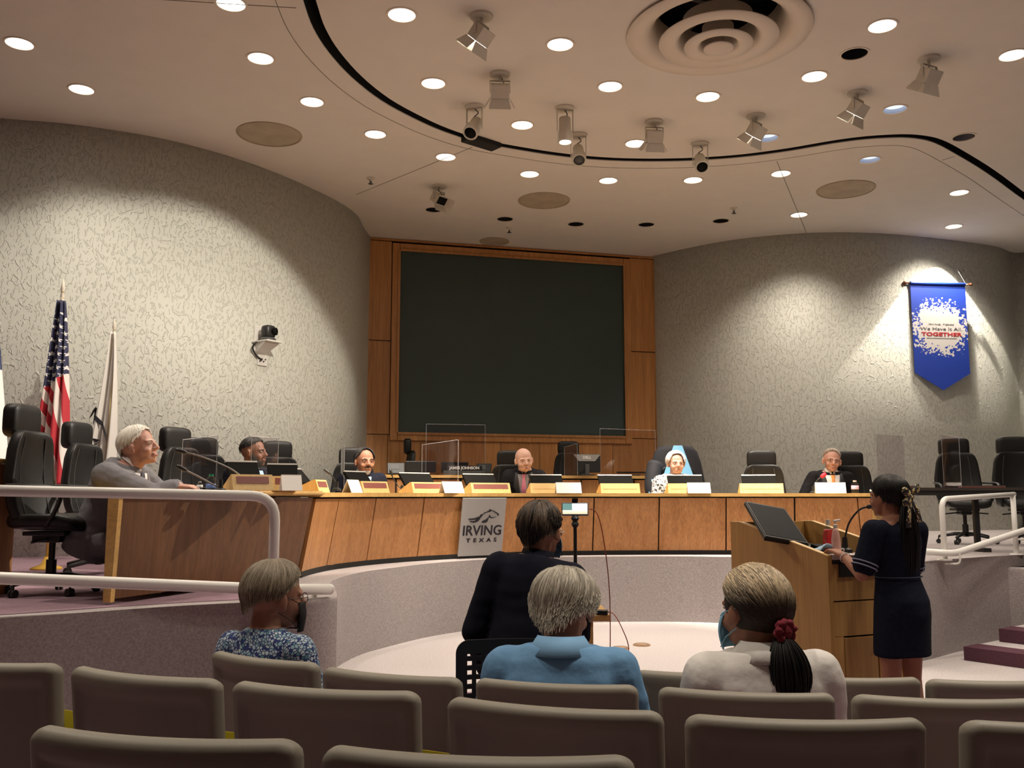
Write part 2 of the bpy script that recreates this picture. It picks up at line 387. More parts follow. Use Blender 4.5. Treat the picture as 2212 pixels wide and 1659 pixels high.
# ---- dais: carpeted plinth with a bowed inner edge
LEDGE_IN = [(729, 1288), (724, 1275), (712, 1263), (725, 1251), (775, 1237), (832, 1228.5), (930, 1217), (1038, 1209), (1120, 1205.5), (1200, 1203.5), (1300, 1202), (1400, 1201.5), (1500, 1202), (1570, 1203)]
inner = [atz(x, y, ZD) for x, y in LEDGE_IN]
outer = [Vector((-6.6, 3.2, 0)), Vector((-4.6, 4.25, 0))] + [atz(x, y, ZD) for x, y in ((0, 1336), (130, 1327), (250, 1318), (400, 1308), (540, 1301), (640, 1298), (700, 1294))]
CXA = 2.05
mir = [Vector((2 * CXA - p.x, p.y, ZD)) for p in inner if p.x < CXA][::-1]
arc = spline(outer, 3)[:-1] + spline(inner + [p for p in mir if p.x > inner[-1].x + .2 and p.y > 8.6], 5)
last = arc[-1]
dais = [(p.x, p.y) for p in arc] + [(4.6, 9.2), (7.0, 10.5), (7.0, 17.5), (-9.5, 17.5), (-9.5, 3.2)]
def plinth(name, poly, z1, mside, mtop, bevel=.035, z0=0):
    b = bmesh.new(); prism(b, poly, z0, z1)
    top_e = [e for e in b.edges if all(abs(v.co.z - z1) < 1e-4 for v in e.verts)]
    bmesh.ops.bevel(b, geom=top_e, offset=bevel, segments=4, affect='EDGES', profile=.5)
    o = obj(name, b, [mside, mtop])
    for p in o.data.polygons: p.material_index = 1 if p.normal.z > .99 else 0
    sharp(o, 50); return tag(o, kind='structure')
plinth('dais_platform', dais, ZD, M['carpet_wall'], M['carpet_wall'])
# purple field of carpet on the dais, set back from its pale edge band
def inset(poly, d):
    out = []
    for i in range(len(poly)):
        a = Vector(poly[max(i - 1, 0)][:2]); b = Vector(poly[min(i + 1, len(poly) - 1)][:2]); t = (b - a).normalized(); out.append(Vector(poly[i][:2]) + Vector((-t.y, t.x)) * d)
    return out
pf = [p for p in inset([(p.x, p.y) for p in outer[:-2]], .16)]
b = bmesh.new(); prism(b, [(p.x, p.y) for p in pf] + [(-1.95, 8.5), (-2.5, 12), (-9, 12), (-9, 3.4)], ZD - .01, ZD + .004)
tag(obj('dais_carpet', b, M['carpet_purple']), kind='structure')
# back tier behind the curved desk
ZB = .98
b = bmesh.new(); prism(b, [(-2.9, 12.35), (2.6, 13.3), (2.7, 17.2), (-2.9, 17.2)], ZD, ZB); tag(obj('upper_tier', b, M['carpet_wall']), kind='structure')
# right platform
ZR = .84
rl = [atz(1930, 1219, ZR), atz(1997, 1213, ZR), atz(2062, 1206, ZR), atz(2140, 1202, ZR), atz(2212, 1198, ZR), Vector((7.5, 10.6, 0))]
rl = [Vector((3.25, 8.15, 0))] + rl
rp = [(p.x, p.y) for p in rl] + [(9, 12), (9, 16), (3.6, 16), (3.2, 11.6), (4.3, 10.4), (3.4, 8.9)]
plinth('side_platform', [(p[0], p[1]) for p in rp], ZR, M['carpet_wall'], M['carpet_wall'])
# steps on the right, plum nosings
st = bpy.data.objects.new('side_steps', None); COL.objects.link(st); tag(st, kind='structure')
A0, A1 = atz(2084, 1426, 0), atz(2212, 1444, 0); sd = (A1 - A0).normalized(); sn = Vector((-sd.y, sd.x, 0))
rise = .11
B0 = atz(2160, 1386, rise)
dep = (B0 - A0).dot(sn)
for k in range(4):
    o_ = A0 + sn * dep * k + sd * ((B0 - A0).dot(sd) * k)
    q = [o_, o_ + sd * 4.5, o_ + sd * 4.5 + sn * (3 - k * dep), o_ + sn * (3 - k * dep) - sd * .0]
    b = bmesh.new(); prism(b, [(p.x, p.y) for p in q], rise * k, rise * (k + 1)); obj('step', b, M['carpet_light'] if k < 3 else M['carpet_wall'], st)
    b = bmesh.new(); c0 = o_ - sn * .01; q = [c0, c0 + sd * 4.5, c0 + sd * 4.5 + sn * .26, c0 + sn * .26]
    prism(b, [(p.x, p.y) for p in q], rise * k + .002, rise * (k + 1) + .006); obj('nosing', b, M['carpet_nosing'], st)
# ---- ceiling with real openings
def ell(px, py, wpx):       # a round thing in the ceiling: centre and radius from its width
    c = atz(px, py, ZC); zc = (c - Vector((0, 0, EYE))).dot(Vector((0, math.cos(TH), math.sin(TH)))); return c, wpx * zc / F / 2
DL = [  # px, py, state, how it is told apart
 (499, 8, 1, 'lit round downlight cut off by the top picture edge, left of the slot'),
 (42, 94, 1, 'lit round downlight nearest the upper left corner'),
 (563, 126, 1, 'lit round downlight straight above the left wall speaker, upper of two'),
 (176, 193, 1, 'lit round downlight over the left plaster wall, farther of the leftmost pair'),
 (674, 220, 1, 'lit round downlight just right of the left ceiling speaker'),
 (868, 32, 1, 'large lit round downlight inside the slot, nearest its upper left bend'),
 (1210, 96, 1, 'lit round downlight between the brightest floodlight and the big air diffuser'),
 (936, 180, 1, 'lit round downlight left of the centre floodlight with open flaps'),
 (1318, 187, 1, 'lit round downlight below left of the big air diffuser'),
 (811, 290, 1, 'lit round downlight outside the slot, above the left corner of the panelled wall'),
 (1128, 270, 1, 'lit round downlight between two cylinder spotlights'),
 (963, 339, 1, 'lit round downlight outside the slot next to its black junction box'),
 (1144, 376, 1, 'lit round downlight above the middle ceiling speaker'),
 (1314, 390, 1, 'lit round downlight outside the slot, right of the middle ceiling speaker'),
 (1497, 389, 1, 'lit round downlight below the rightmost cylinder spotlight'),
 (1373, 310, 1, 'lit round downlight partly behind a floodlight, just inside the slot'),
 (1529, 209, 1, 'lit round downlight directly under the big air diffuser'),
 (1759, 165, 1, 'lit round downlight right of the big air diffuser'),
 (1906, 56, 1, 'large lit round downlight farthest right inside the slot near the top'),
 (2188, 119, 1, 'lit round downlight at the right edge of the picture'),
 (1933, 236, 2, 'dim bluish downlight right of the floodlight above the slot'),
 (1658, 298, 2, 'dim bluish downlight half hidden behind a floodlight'),
 (1879, 345, 2, 'dim bluish downlight outside the slot above the right ceiling speaker'),
 (1687, 375, 1, 'lit round downlight sitting on the right ceiling seam, upper'),
 (2072, 416, 1, 'lit round downlight outside the slot at far right, upper'),
 (1726, 464, 1, 'small lit downlight sitting on the right ceiling seam, lower'),
 (2060, 489, 1, 'small lit downlight over the banner on the right wall'),
 (1846, 116, 0, 'unlit dark downlight between the diffuser and the far right floodlight'),
 (2082, 296, 3, 'unlit grey downlight beside the right bend of the slot'),
 (937, 453, 0, 'unlit dark downlight under the small unlit floodlight'),
 (1091, 473, 0, 'unlit dark downlight above the small back speaker'),
 (1244, 484, 0, 'unlit dark downlight over the middle of the dark screen'),
 (1396, 485, 0, 'unlit dark downlight above the right corner of the panelled wall'),
 (1557, 477, 0, 'unlit dark downlight above the right plaster wall'),
]
RD = .132
holes = [(atz(a[0], a[1], ZC), RD) for a in DL]
def spl(cu, pts, cyc=True):
    s = cu.splines.new('POLY'); s.points.add(len(pts) - 1)
    for q, p in zip(s.points, pts): q.co = (p[0], p[1], 0, 1)
    s.use_cyclic_u = cyc
SLOT = [(655, -60), (664, -20), (672, 12), (690, 62), (722, 113), (772, 168), (833, 216), (900, 253), (960, 280), (1030, 303), (1100, 317), (1200, 333), (1300, 343), (1400, 346), (1500, 344), (1600, 337), (1700, 324), (1800, 307), (1870, 298), (1940, 294), (1985, 296), (2025, 305), (2070, 328), (2140, 371), (2212, 424), (2290, 480)]
sl = spline([atz(x, y, ZC) for x, y in SLOT], 4)
def offs(pts, d):
    out = []
    for i, p in enumerate(pts):
        t = (pts[min(i + 1, len(pts) - 1)] - pts[max(i - 1, 0)]).normalized(); out.append(p + Vector((-t.y, t.x, 0)) * d)
    return out
slotpoly = offs(sl, .058) + offs(sl, -.058)[::-1]
dc, dr = ell(1551, 68, 392)
cu = bpy.data.curves.new('ceil', 'CURVE'); cu.dimensions = '2D'; cu.fill_mode = 'BOTH'; cu.extrude = .006
spl(cu, [(-12, -4.2), (12, -4.2), (12, 18.5), (-12, 18.5)])
spl(cu, slotpoly)
for c, r in holes + [(dc, dr * .93)]:
    spl(cu, [(c.x + r * math.cos(2 * PI * k / 28), c.y + r * math.sin(2 * PI * k / 28)) for k in range(28)])
o = bpy.data.objects.new('c', cu); COL.objects.link(o); dg = bpy.context.evaluated_depsgraph_get()
me = bpy.data.meshes.new_from_object(o.evaluated_get(dg)); bpy.data.objects.remove(o)
me.materials.clear(); ce = link(me, 'ceiling', None, M['ceiling']); ce.location.z = ZC + .006; tag(ce, kind='structure')
bm = bmesh.new(); box(bm, (0, 7, 1.3), (24, 23, .1)); obj('roof_deck', bm, M['black_gap'], ce)
bm = bmesh.new(); R1, R2 = offs(sl, .064), offs(sl, -.064)
loft(bm, [[a + Vector((0, 0, .02)), a + Vector((0, 0, .3)), b_ + Vector((0, 0, .3)), b_ + Vector((0, 0, .02))] for a, b_ in zip(R1, R2)], closed=False)
sg_ = obj('slot_channel', bm, M['black_gap'], ce); sg_.location.z = -ZC - .006
# reveal strip outside the slot
bm = bmesh.new(); R1, R2 = offs(sl, .30), offs(sl, .306)
loft(bm, [[a, a - Vector((0, 0, .003)), b_ - Vector((0, 0, .003)), b_] for a, b_ in zip(R1[6:], R2[6:])])
sg_ = obj('seam', bm, M['seat_back'], ce); sg_.location.z = -ZC - .006
def seam(a, b):
    a, b = atz(*a, ZC), atz(*b, ZC); bm = bmesh.new(); d = (b - a); n_ = Vector((-d.y, d.x, 0)).normalized() * .004
    loft(bm, [[p - n_, p + n_, p + n_ - Vector((0, 0, .003)), p - n_ - Vector((0, 0, .003))] for p in (a, b)]); s = obj('seam', bm, M['seat_back'], ce); s.location.z = -ZC - .006
for a, b in (((1678, 348), (1742, 503)), ((770, 420), (1020, 318)), ((140, -14), (640, 17)), ((2035, 346), (2062, 338))): seam(a, b)
# downlights
def downlight(state):
    t = thing('downlight', '', 'ceiling light')
    bm = bmesh.new(); lathe(bm, [(RD - .006, .002), (RD + .014, .002), (RD + .014, -.007), (RD - .006, -.007), (RD - .006, .002)], n=28)
    sharp(obj('trim_ring', bm, M['ceiling_metal'], t))
    bm = bmesh.new(); loft(bm, [[Vector((r * math.cos(2 * PI * k / 28), r * math.sin(2 * PI * k / 28), z)) for k in range(28)] for r, z in ((RD - .004, 0), (RD - .012, .07), (RD - .02, .2))], cap=False)
    mm = mat('can_reflector_%d' % state, {0: (.03, .03, .035), 1: (.8, .78, .74), 2: (.5, .55, .65), 3: (.22, .22, .26)}[state], .25, metal=.3)
    obj('reflector', bm, mm, t, True)
    bm = bmesh.new(); lathe(bm, [(0.001, .05 if state in (1, 2) else .16), (RD - .012, .05 if state in (1, 2) else .16), (RD - .012, .07 if state in (1, 2) else .18), (.001, .07 if state in (1, 2) else .18)], n=28)
    obj('lens', bm, {0: M['black_gap'], 1: M['lamp'], 2: M['lamp_dim'], 3: M['dark_grey']}[state], t)
    return t
protos = {}
for px, py, stt, lab in DL:
    c = atz(px, py, ZC)
    if stt not in protos:
        protos[stt] = downlight(stt); t = protos[stt]; t.location = c; t['label'] = lab
    else: t = dup(protos[stt], c, 0, lab)
    t['group'] = 'round recessed ceiling downlights'
    if stt == 1: spot('downlight_beam', (c.x, c.y, ZC - .02), (c.x, c.y, 0), 44 if (px < 1640 or py < 340) and px < 2150 else 130, 122, .8, r=.1)
    if stt == 2: spot('downlight_beam', (c.x, c.y, ZC - .02), (c.x, c.y, 0), 12, 110, .8, col=(.8, .88, 1), r=.1)
# round air diffuser: nested flared cones, lower towards the middle
t = thing('air_diffuser', 'big round air diffuser of nested flared rings in the ceiling', 'air vent', (dc.x, dc.y, ZC))
def ringp(nm, r0, r1, z0, z1, ww):
    bm = bmesh.new(); lathe(bm, [(r0, z0 + .10), (r0 + .01, z0), (r0 + .03, z1), (r1 - ww, z1 - .012), (r1, z1 + .006), (r1 - .01, z1 + .012), (r1 - ww, z1 + .005), (r0 + .05, z1 + .02), (r0 + .03, z0 + .02), (r0 + .02, z0 + .1)], n=56)
    return obj(nm, bm, M['ceiling_metal'], t, True)
def flare(nm, rin, rout, zl, zh, flat):
    # bowl ring: inner throat high, outer lip flat and low
    bm = bmesh.new(); pr = []
    for k in range(9):
        a = k / 8; pr.append((rin + (rout - flat - rin) * (1 - math.cos(a * PI / 2)), zh + (zl - zh) * math.sin(a * PI / 2)))
    pr += [(rout, zl), (rout + .004, zl + .01), (rout - .01, zl + .02)]
    pr += [(r + .0, z + .022) for r, z in pr[8::-1]]
    lathe(bm, pr, n=56); return obj(nm, bm, M['ceiling_metal'], t, True)
flare('outer_ring', dr * .66, dr, -.035, .24, dr * .13)
flare('ring', dr * .38, dr * .645, -.10, .12, dr * .16); flare('ring', dr * .17, dr * .37, -.15, .03, dr * .13)
bm = bmesh.new(); lathe(bm, [(.001, -.185), (dr * .155, -.18), (dr * .165, -.17), (.06, -.12), (.03, .3), (.001, .3)], n=40); obj('hub', bm, M['ceiling_metal'], t, True)
bm = bmesh.new(); lathe(bm, [(dr * .93, .06), (dr * .93, .5), (.01, .5), (.01, .52), (dr * .95, .52), (dr * .95, .06)], n=40); obj('plenum', bm, M['black_gap'], t, True)
bm = bmesh.new()
for a in (0, PI / 2): box(bm, (0, 0, .27), (dr * 1.7, .05, .03), Matrix.Rotation(a + .4, 3, 'Z'))
obj('strut', bm, M['dark_grey'], t)
# ceiling speakers
m_sp = mat('speaker_grille', (.40, .33, .24), .7, noise_amt=.12, nscale=4, bump=.5, bscale=260, bdist=.002)
for px, py, wpx, lab in ((582, 290, 138, 'big round tan speaker grille in the ceiling above the left plaster wall'), (1175, 433, 112, 'round tan speaker grille in the ceiling in front of the dark screen'), (1827, 409, 122, 'round tan speaker grille in the ceiling above the right plaster wall'), (1068, 521, 64, 'small round speaker grille close to the top of the panelled wall')):
    c, r = ell(px, py, wpx); t = thing('ceiling_speaker', lab, 'speaker', c, 0, 'round ceiling speakers')
    bm = bmesh.new(); lathe(bm, [(.001, -.008), (r * .93, -.008), (r * .95, 0), (.001, 0)], n=40); obj('grille', bm, m_sp, t)
    bm = bmesh.new(); lathe(bm, [(r * .94, 0), (r * .95, -.012), (r, -.012), (r * 1.01, 0)], n=40); obj('rim', bm, m_sp, t)
for px, py, lab in ((801, 384, 'small sprinkler head left of the middle ceiling seam'), (1100, 491, 'small sprinkler head between two unlit downlights'), (1585, 449, 'tiny sprinkler head near the right ceiling seam')):
    c = atz(px, py, ZC); t = thing('sprinkler', lab, 'sprinkler', c, 0, 'ceiling sprinkler heads')
    bm = bmesh.new(); lathe(bm, [(.001, 0), (.06, 0), (.055, -.012), (.02, -.02), (.018, -.05), (.001, -.05)], n=16); obj('escutcheon', bm, M['fixture'], t)
    bm = bmesh.new(); lathe(bm, [(.001, -.05), (.012, -.05), (.012, -.08), (.035, -.085), (.035, -.09), (.001, -.09)], n=16); obj('deflector', bm, M['dark_grey'], t)
t = thing('junction_box', 'long black box hanging across the black ceiling slot', 'box', atz(1040, 303, ZC), 0)
ja, jb = atz(1005, 292, ZC), atz(1075, 314, ZC); ang = math.atan2(jb.y - ja.y, jb.x - ja.x); t.rotation_euler = (0, 0, ang)
bm = bmesh.new(); box(bm, (0, 0, -.03), ((jb - ja).length * .95, .2, .06), bev=.01); obj('housing', bm, M['black_gap'], t)
# ---- theatre fixtures
def yoke(t, w_, drop):
    bm = bmesh.new(); lathe(bm, [(.001, 0), (.13, 0), (.125, -.025), (.001, -.03)], n=24); sharp(obj('mounting_plate', bm, M['fixture'], t))
    bm = bmesh.new(); tube(bm, [(0, 0, -.03), (0, 0, -.09)], .018, 8)
    for s in (-1, 1): box(bm, (s * w_, 0, -.09 - drop / 2), (.008, .03, drop))
    box(bm, (0, 0, -.09), (2 * w_, .03, .008)); obj('yoke', bm, M['fixture'], t)
    bm = bmesh.new(); tube(bm, spline([(.01, .02, -.03), (.05, .05, -.10), (-.02, .06, -.16), (.0, .05, -.22)], 5), .007, 6); obj('cord', bm, M['dark_grey'], t)
def flood(px, py, tilt, rz, lit, lab):
    c = atz(px, py, ZC); t = thing('floodlight', lab, 'floodlight', c, rz, 'theatre floodlights with flaps'); t.scale = (.84, .84, .84)
    yoke(t, .125, .16); R = Matrix.Rotation(tilt, 3, 'X'); cz = Vector((0, 0, -.22))
    hd = lambda v: cz + R @ Vector(v)
    bm = bmesh.new(); vs = box(bm, (0, 0, 0), (.23, .16, .17), bev=.012)
    for v in bm.verts: v.co = hd(v.co)
    obj('housing', bm, M['fixture'], t)
    bm = bmesh.new(); box(bm, (0, 0, 0), (.2, .13, .012))
    for v in bm.verts: v.co = hd(v.co + Vector((0, 0, -.09)))
    obj('lens', bm, M['lamp_hot'] if lit else M['screen'], t)
    for k, (dx, dy, w_, a) in enumerate(((-1, 0, .16, .55), (1, 0, .16, .55), (0, -1, .22, .5), (0, 1, .22, .35))):
        bm = bmesh.new()
        e = Vector((dx * .115, dy * .08, -.085)); s_ = Vector((dy, dx, 0)) * (w_ / 2); o_ = Vector((dx * math.sin(a), dy * math.sin(a), -math.cos(a))) * .13
        q = [e - s_, e + s_, e + s_ * 1.25 + o_, e - s_ * 1.25 + o_]; th = Vector((dx, dy, 0)) * .004
        loft(bm, [[q[0], q[1], q[1] + th, q[0] + th], [q[3], q[2], q[2] + th, q[3] + th]])
        for v in bm.verts: v.co = hd(v.co)
        obj('barn_door', bm, M['fixture'], t)
    return c + Vector((0, 0, -.3))
FL = [(1040, 34, .75, 1.0, 1, 'brightest floodlight, blazing lens and open flaps, highest in the picture'),
      (1080, 160, .55, .05, 0, 'white floodlight with open flaps between two lit downlights, seen from behind'),
      (1413, 262, .5, .1, 0, 'floodlight overlapping a lit downlight just inside the slot'),
      (1633, 250, .7, .75, 1, 'lit floodlight covering half of a bluish downlight'),
      (1852, 200, .7, .7, 1, 'lit floodlight with glowing flap above the right part of the slot'),
      (2006, 126, .6, .45, 0, 'unlit floodlight with black flap edges at far right'),
      (948, 402, .9, -2.3, 0, 'small unlit floodlight outside the slot above a dark downlight')]
fp = [flood(*a) for a in FL]
def can_light(px, py, tilt, rz, lab, lens):
    c = atz(px, py, ZC); t = thing('cylinder_spotlight', lab, 'spotlight', c, rz, 'white cylinder spotlights'); t.scale = (.88, .88, .88)
    bm = bmesh.new(); lathe(bm, [(.001, 0), (.13, 0), (.125, -.022), (.001, -.028)], n=24); sharp(obj('mounting_plate', bm, M['fixture'], t))
    bm = bmesh.new()
    for s in (-1, 1): box(bm, (s * .105, 0, -.17), (.008, .03, .30))
    box(bm, (0, 0, -.03), (.22, .03, .01)); obj('yoke', bm, M['fixture'], t)
    bm = bmesh.new(); tube(bm, spline([(0, 0, -.03), (.04, .03, -.08), (-.02, .03, -.13), (0, .02, -.18)], 5), .007, 6); obj('cord', bm, M['dark_grey'], t)
    d = Matrix.Rotation(tilt, 3, 'X') @ Vector((0, 0, -1)); q = rotto(d); c0 = Vector((0, 0, -.26)) - d * .13
    bm = bmesh.new(); lathe(bm, [(.001, 0), (.07, .005), (.075, .02), (.078, .2), (.095, .205), (.1, .22), (.1, .33), (.09, .34), (.078, .34), (.078, .31), (.001, .31)], c0, 28, q); sharp(obj('barrel', bm, M['fixture'], t))
    bm = bmesh.new(); lathe(bm, [(.001, .312), (.078, .312), (.07, .325), (.001, .33)], c0, 24, q); obj('lens', bm, M[lens], t, True)
can_light(1025, 230, -.75, -.35, 'cylinder spotlight hanging over the black junction box', 'screen')
can_light(1220, 233, -.05, .2, 'upright cylinder spotlight with a glowing rim pointing down', 'lamp')
can_light(1249, 291, -.7, .0, 'cylinder spotlight over the slot with a grey lens', 'dark_grey')
can_light(1512, 310, -.8, -.05, 'rightmost cylinder spotlight over the slot with a black lens', 'screen')
KEY = (1, .90, .76)
def far(i): return fp[i] + Vector((0, 0, -.12))
# beams from the fixtures in view, plus one added second beam
q0_ = atz(FL[0][0], FL[0][1], ZC) + Matrix.Rotation(FL[0][3], 3, 'Z') @ (.84 * (Vector((0, 0, -.22)) + Matrix.Rotation(FL[0][2], 3, 'X') @ Vector((0, 0, -.19))))
spot('flood_beam', q0_, q0_ + Vector((-.59, .45, -.665)), 540, 76, .2, KEY, .03)
spot('flood_beam', far(3), (-2.7, 7.5, 1.8), 1100, 34, .9, KEY, .05)  # second beam added to this floodlight to brighten the people at the left wing
spot('flood_beam', far(1), (-1.0, 10.9, 1.5), 1000, 38, .9, KEY, .06)
spot('flood_beam', far(2), (1.5, 11.6, 1.5), 1100, 40, .9, KEY, .06)
spot('flood_beam', far(3), (3.1, 11.0, 1.2), 1700, 36, 1, KEY, .06)
spot('flood_beam', far(4), (.9, 7.6, .0), 160, 60, .8, KEY, .06)
spot('flood_beam', atz(1220, 233, ZC) + Vector((0, 0, -.65)), (.6, 8.6, 0), 220, 70, .7, KEY, .06)
def on_wall(px, py, W):
    d = ray(px, py)
    for a, b_ in zip(W, W[1:]):
        den = d.x * (b_.y - a.y) - d.y * (b_.x - a.x)
        if abs(den) < 1e-9: continue
        t_ = (a.x * (b_.y - a.y) - a.y * (b_.x - a.x)) / den; s_ = (a.x * d.y - a.y * d.x) / den
        if 0 <= s_ <= 1 and t_ > 0: tg = (b_ - a).normalized(); return Vector((0, 0, EYE)) + d * t_, Vector((tg.y, -tg.x, 0))
bp_, bn_ = on_wall(2025, 613, rws)
spot('banner_beam', (bp_ + bn_ * .45).to_tuple()[:2] + (ZC - .03,), (bp_ + bn_ * .40).to_tuple()[:2] + (0,), 260, 84, .1, KEY, .02)
# ---------------------------------------------------------------- the curved desk
DF = [(650, 1245.6), (672, 1238.5), (709, 1230), (752, 1224), (794, 1219), (848, 1214), (903, 1210), (1000, 1204.5), (1100, 1200.6), (1150, 1198.5), (1279, 1197), (1420, 1196), (1565, 1196)]
dfp = [atz(x, y, ZD + .01) for x, y in DF]; dfp = [Vector((p.x, p.y, 0)) for p in dfp]
dfm = [Vector((2 * CXA - p.x, p.y, 0)) for p in dfp if p.x < CXA - .3][::-1]
dfm = [p for p in dfm if p.x < 4.25]
DC = spline(dfp + [p for p in dfm if p.x > dfp[-1].x + .25], 6)
def perp(pts, i):
    t = (pts[min(i + 1, len(pts) - 1)] - pts[max(i - 1, 0)]).normalized(); return Vector((t.y, -t.x, 0))   # towards the audience
def on_curve(px):
    best = None
    k = (px - CX) / F
    for i in range(len(DC) - 1):
        a, b = DC[i], DC[i + 1]
        fa, fb = a.x - k * (a.y * math.cos(TH)), b.x - k * (b.y * math.cos(TH))
        if fa == fb or fa * fb > 0: continue
        s = fa / (fa - fb); return a.lerp(b, s), i + s, (perp(DC, i))
    return DC[-1], len(DC) - 1, perp(DC, len(DC) - 1)
LEAN = .11
desk = thing('council_desk', 'long curved wooden desk with a light oak top edge around the pit', 'desk', (0, 0, 0))
jx = [650.5, 709, 794, 903, 1015, 1150, 1279, 1420, 1565, 1713, 1858]
idx = []
for x in jx:
    p, i, n_ = on_curve(x) if x != 650.5 else (DC[0], 0, perp(DC, 0)); idx.append(i)
idx.append(len(DC) - 1)
def cpt(f):
    i = min(int(f), len(DC) - 2); return DC[i].lerp(DC[i + 1], f - i)
def cn(f):
    i = min(int(round(f)), len(DC) - 1); return perp(DC, i)
def strip(f0, f1, n, z0, z1, o0, o1, th, gap=0):
    out = []; L = sum((cpt(f0 + (f1 - f0) * (k + 1) / 12) - cpt(f0 + (f1 - f0) * k / 12)).length for k in range(12)) or 1
    g = gap / L * (f1 - f0)
    for k in range(n + 1):
        f = f0 + g + (f1 - f0 - 2 * g) * k / n; p = cpt(f); m_ = cn(f)
        out.append([p + m_ * o0 + Vector((0, 0, z0)), p + m_ * o1 + Vector((0, 0, z1)), p + m_ * (o1 - th) + Vector((0, 0, z1)), p + m_ * (o0 - th) + Vector((0, 0, z0))])
    return out
for a, b_ in zip(idx, idx[1:]):
    if b_ - a < .02: continue
    bm = bmesh.new(); loft(bm, strip(a, b_, 4, ZD + .035, ZT - .055, 0, LEAN, .03, .008)); obj('front_panel', bm, M['desk_wood'], desk)
bm = bmesh.new(); loft(bm, strip(0, len(DC) - 1, 60, ZD, ZT - .04, -.04, LEAN - .03, .03)); obj('carcass', bm, M['black_gap'], desk)
bm = bmesh.new(); loft(bm, strip(0, len(DC) - 1, 60, ZD + .002, ZD + .05, .005, .005, .03)); obj('kick_strip', bm, M['black_gap'], desk)
bm = bmesh.new(); loft(bm, strip(0, len(DC) - 1, 60, ZT - .04, ZT, .15, .15, .75)); sharp(obj('worktop', bm, M['desk_trim'], desk), 60)
bm = bmesh.new(); e_ = DC[-1]; n_ = perp(DC, len(DC) - 1); loft(bm, [[e_ + n_ * .1 + Vector((0, 0, ZD)), e_ - n_ * .5 + Vector((0, 0, ZD)), e_ - n_ * .5 + Vector((0, 0, ZT - .04)), e_ + n_ * .1 + Vector((0, 0, ZT - .04))]] + [[v + Vector((.04, -.01, 0)) for v in [e_ + n_ * .1 + Vector((0, 0, ZD)), e_ - n_ * .5 + Vector((0, 0, ZD)), e_ - n_ * .5 + Vector((0, 0, ZT - .04)), e_ + n_ * .1 + Vector((0, 0, ZT - .04))]]])
obj('end_panel', bm, M['desk_trim'], desk)
# left wing of the desk
wing = thing('desk_wing', 'straight wooden desk section with shade-darkened front behind the left white railing', 'desk', (0, 0, 0))
Wa, Wb = atz(247, 1297, ZD + .03), DC[0] + Vector((-.02, -.06, 0)); Wa.z = Wb.z = 0
wd = (Wb - Wa).normalized(); wn = Vector((wd.y, -wd.x, 0))
bm = bmesh.new(); tb = atz(682, 1068, ZT).xy; q1 = DC[0] + cn(0) * LEAN
zz0, zz1 = ZD + .04, ZT - .045
b0_, b1_ = Wa + Vector((0, 0, zz0)), Wb + Vector((0, 0, zz0)); t0_, t1_ = Wa + wn * .02 + Vector((0, 0, zz1)), q1 + Vector((-.01, -.07, zz1))
loft(bm, [[b0_.lerp(b1_, k / 14), t0_.lerp(t1_, k / 14), t0_.lerp(t1_, k / 14) - wn * .03, b0_.lerp(b1_, k / 14) - wn * .03] for k in range(15)]); obj('front_panel', bm, M['desk_shaded'], wing)
bm = bmesh.new(); ea = [Wa + Vector((0, 0, zz0 - .02)), Wa + wn * .03 + Vector((0, 0, zz1)), Wa - wn * .06 + Vector((0, 0, zz1)), Wa - wn * .06 + Vector((0, 0, zz0 - .02))]
loft(bm, [[v - wd * .035 for v in ea], ea]); obj('edge_trim', bm, M['desk_trim'], wing)
for f_ in (.35, .8):
    c_ = Wa.lerp(Wb, f_) - wn * .3; bm = bmesh.new(); box(bm, (c_.x, c_.y, (ZD + zz1) / 2), (.06, .5, zz1 - ZD), Matrix.Rotation(0, 3, 'Z')); 
    for v in bm.verts: v.co = v.co
    obj('support', bm, M['desk_shaded'], wing)
bm = bmesh.new(); tp = [Wa - wd * .04 + wn * .06, Wb + (q1 - DC[0]) + wd * .1 + wn * .06, Wb + wd * .1 - wn * .62, Wa - wd * .04 - wn * .62]
prism(bm, tp, ZT - .028, ZT + .012)
bmesh.ops.bevel(bm, geom=[e for e in bm.edges if abs(e.verts[0].co.z - e.verts[1].co.z) < 1e-5], offset=.012, segments=3, affect='EDGES'); sharp(obj('worktop', bm, M['desk_trim'], wing), 40)
WB = Wa
# upper bench of the back tier
bench = thing('upper_bench', 'straight wooden bench desk on the raised tier behind the curved desk', 'desk', (0, 0, 0))
ba, bb = at(786, 1075, 12.7), at(1412, 1075, 13.55); ba.z = bb.z = 0; bd = (bb - ba).normalized(); bn = Vector((bd.y, -bd.x, 0)); BL_ = (bb - ba).length
ZU = 1.70
jb_ = [0] + [((at(x, 1050, 13.2) - ba).dot(bd)) for x in (850, 990, 1127, 1261, 1385)] + [BL_]
for a, b_ in zip(jb_, jb_[1:]):
    bm = bmesh.new(); prism(bm, [ba + bd * (a + .012), ba + bd * (b_ - .012), ba + bd * (b_ - .012) - bn * .04, ba + bd * (a + .012) - bn * .04], ZB + .02, ZU - .06); obj('front_panel', bm, M['desk_wood'], bench)
bm = bmesh.new(); prism(bm, [ba - bn * .03, bb - bn * .03, bb - bn * .06, ba - bn * .06], ZB, ZU - .03); obj('carcass', bm, M['black_gap'], bench)
bm = bmesh.new(); prism(bm, [ba + bn * .05, bb + bn * .05, bb - bn * .65, ba - bn * .65], ZU - .04, ZU); obj('worktop', bm, M['desk_trim'], bench)
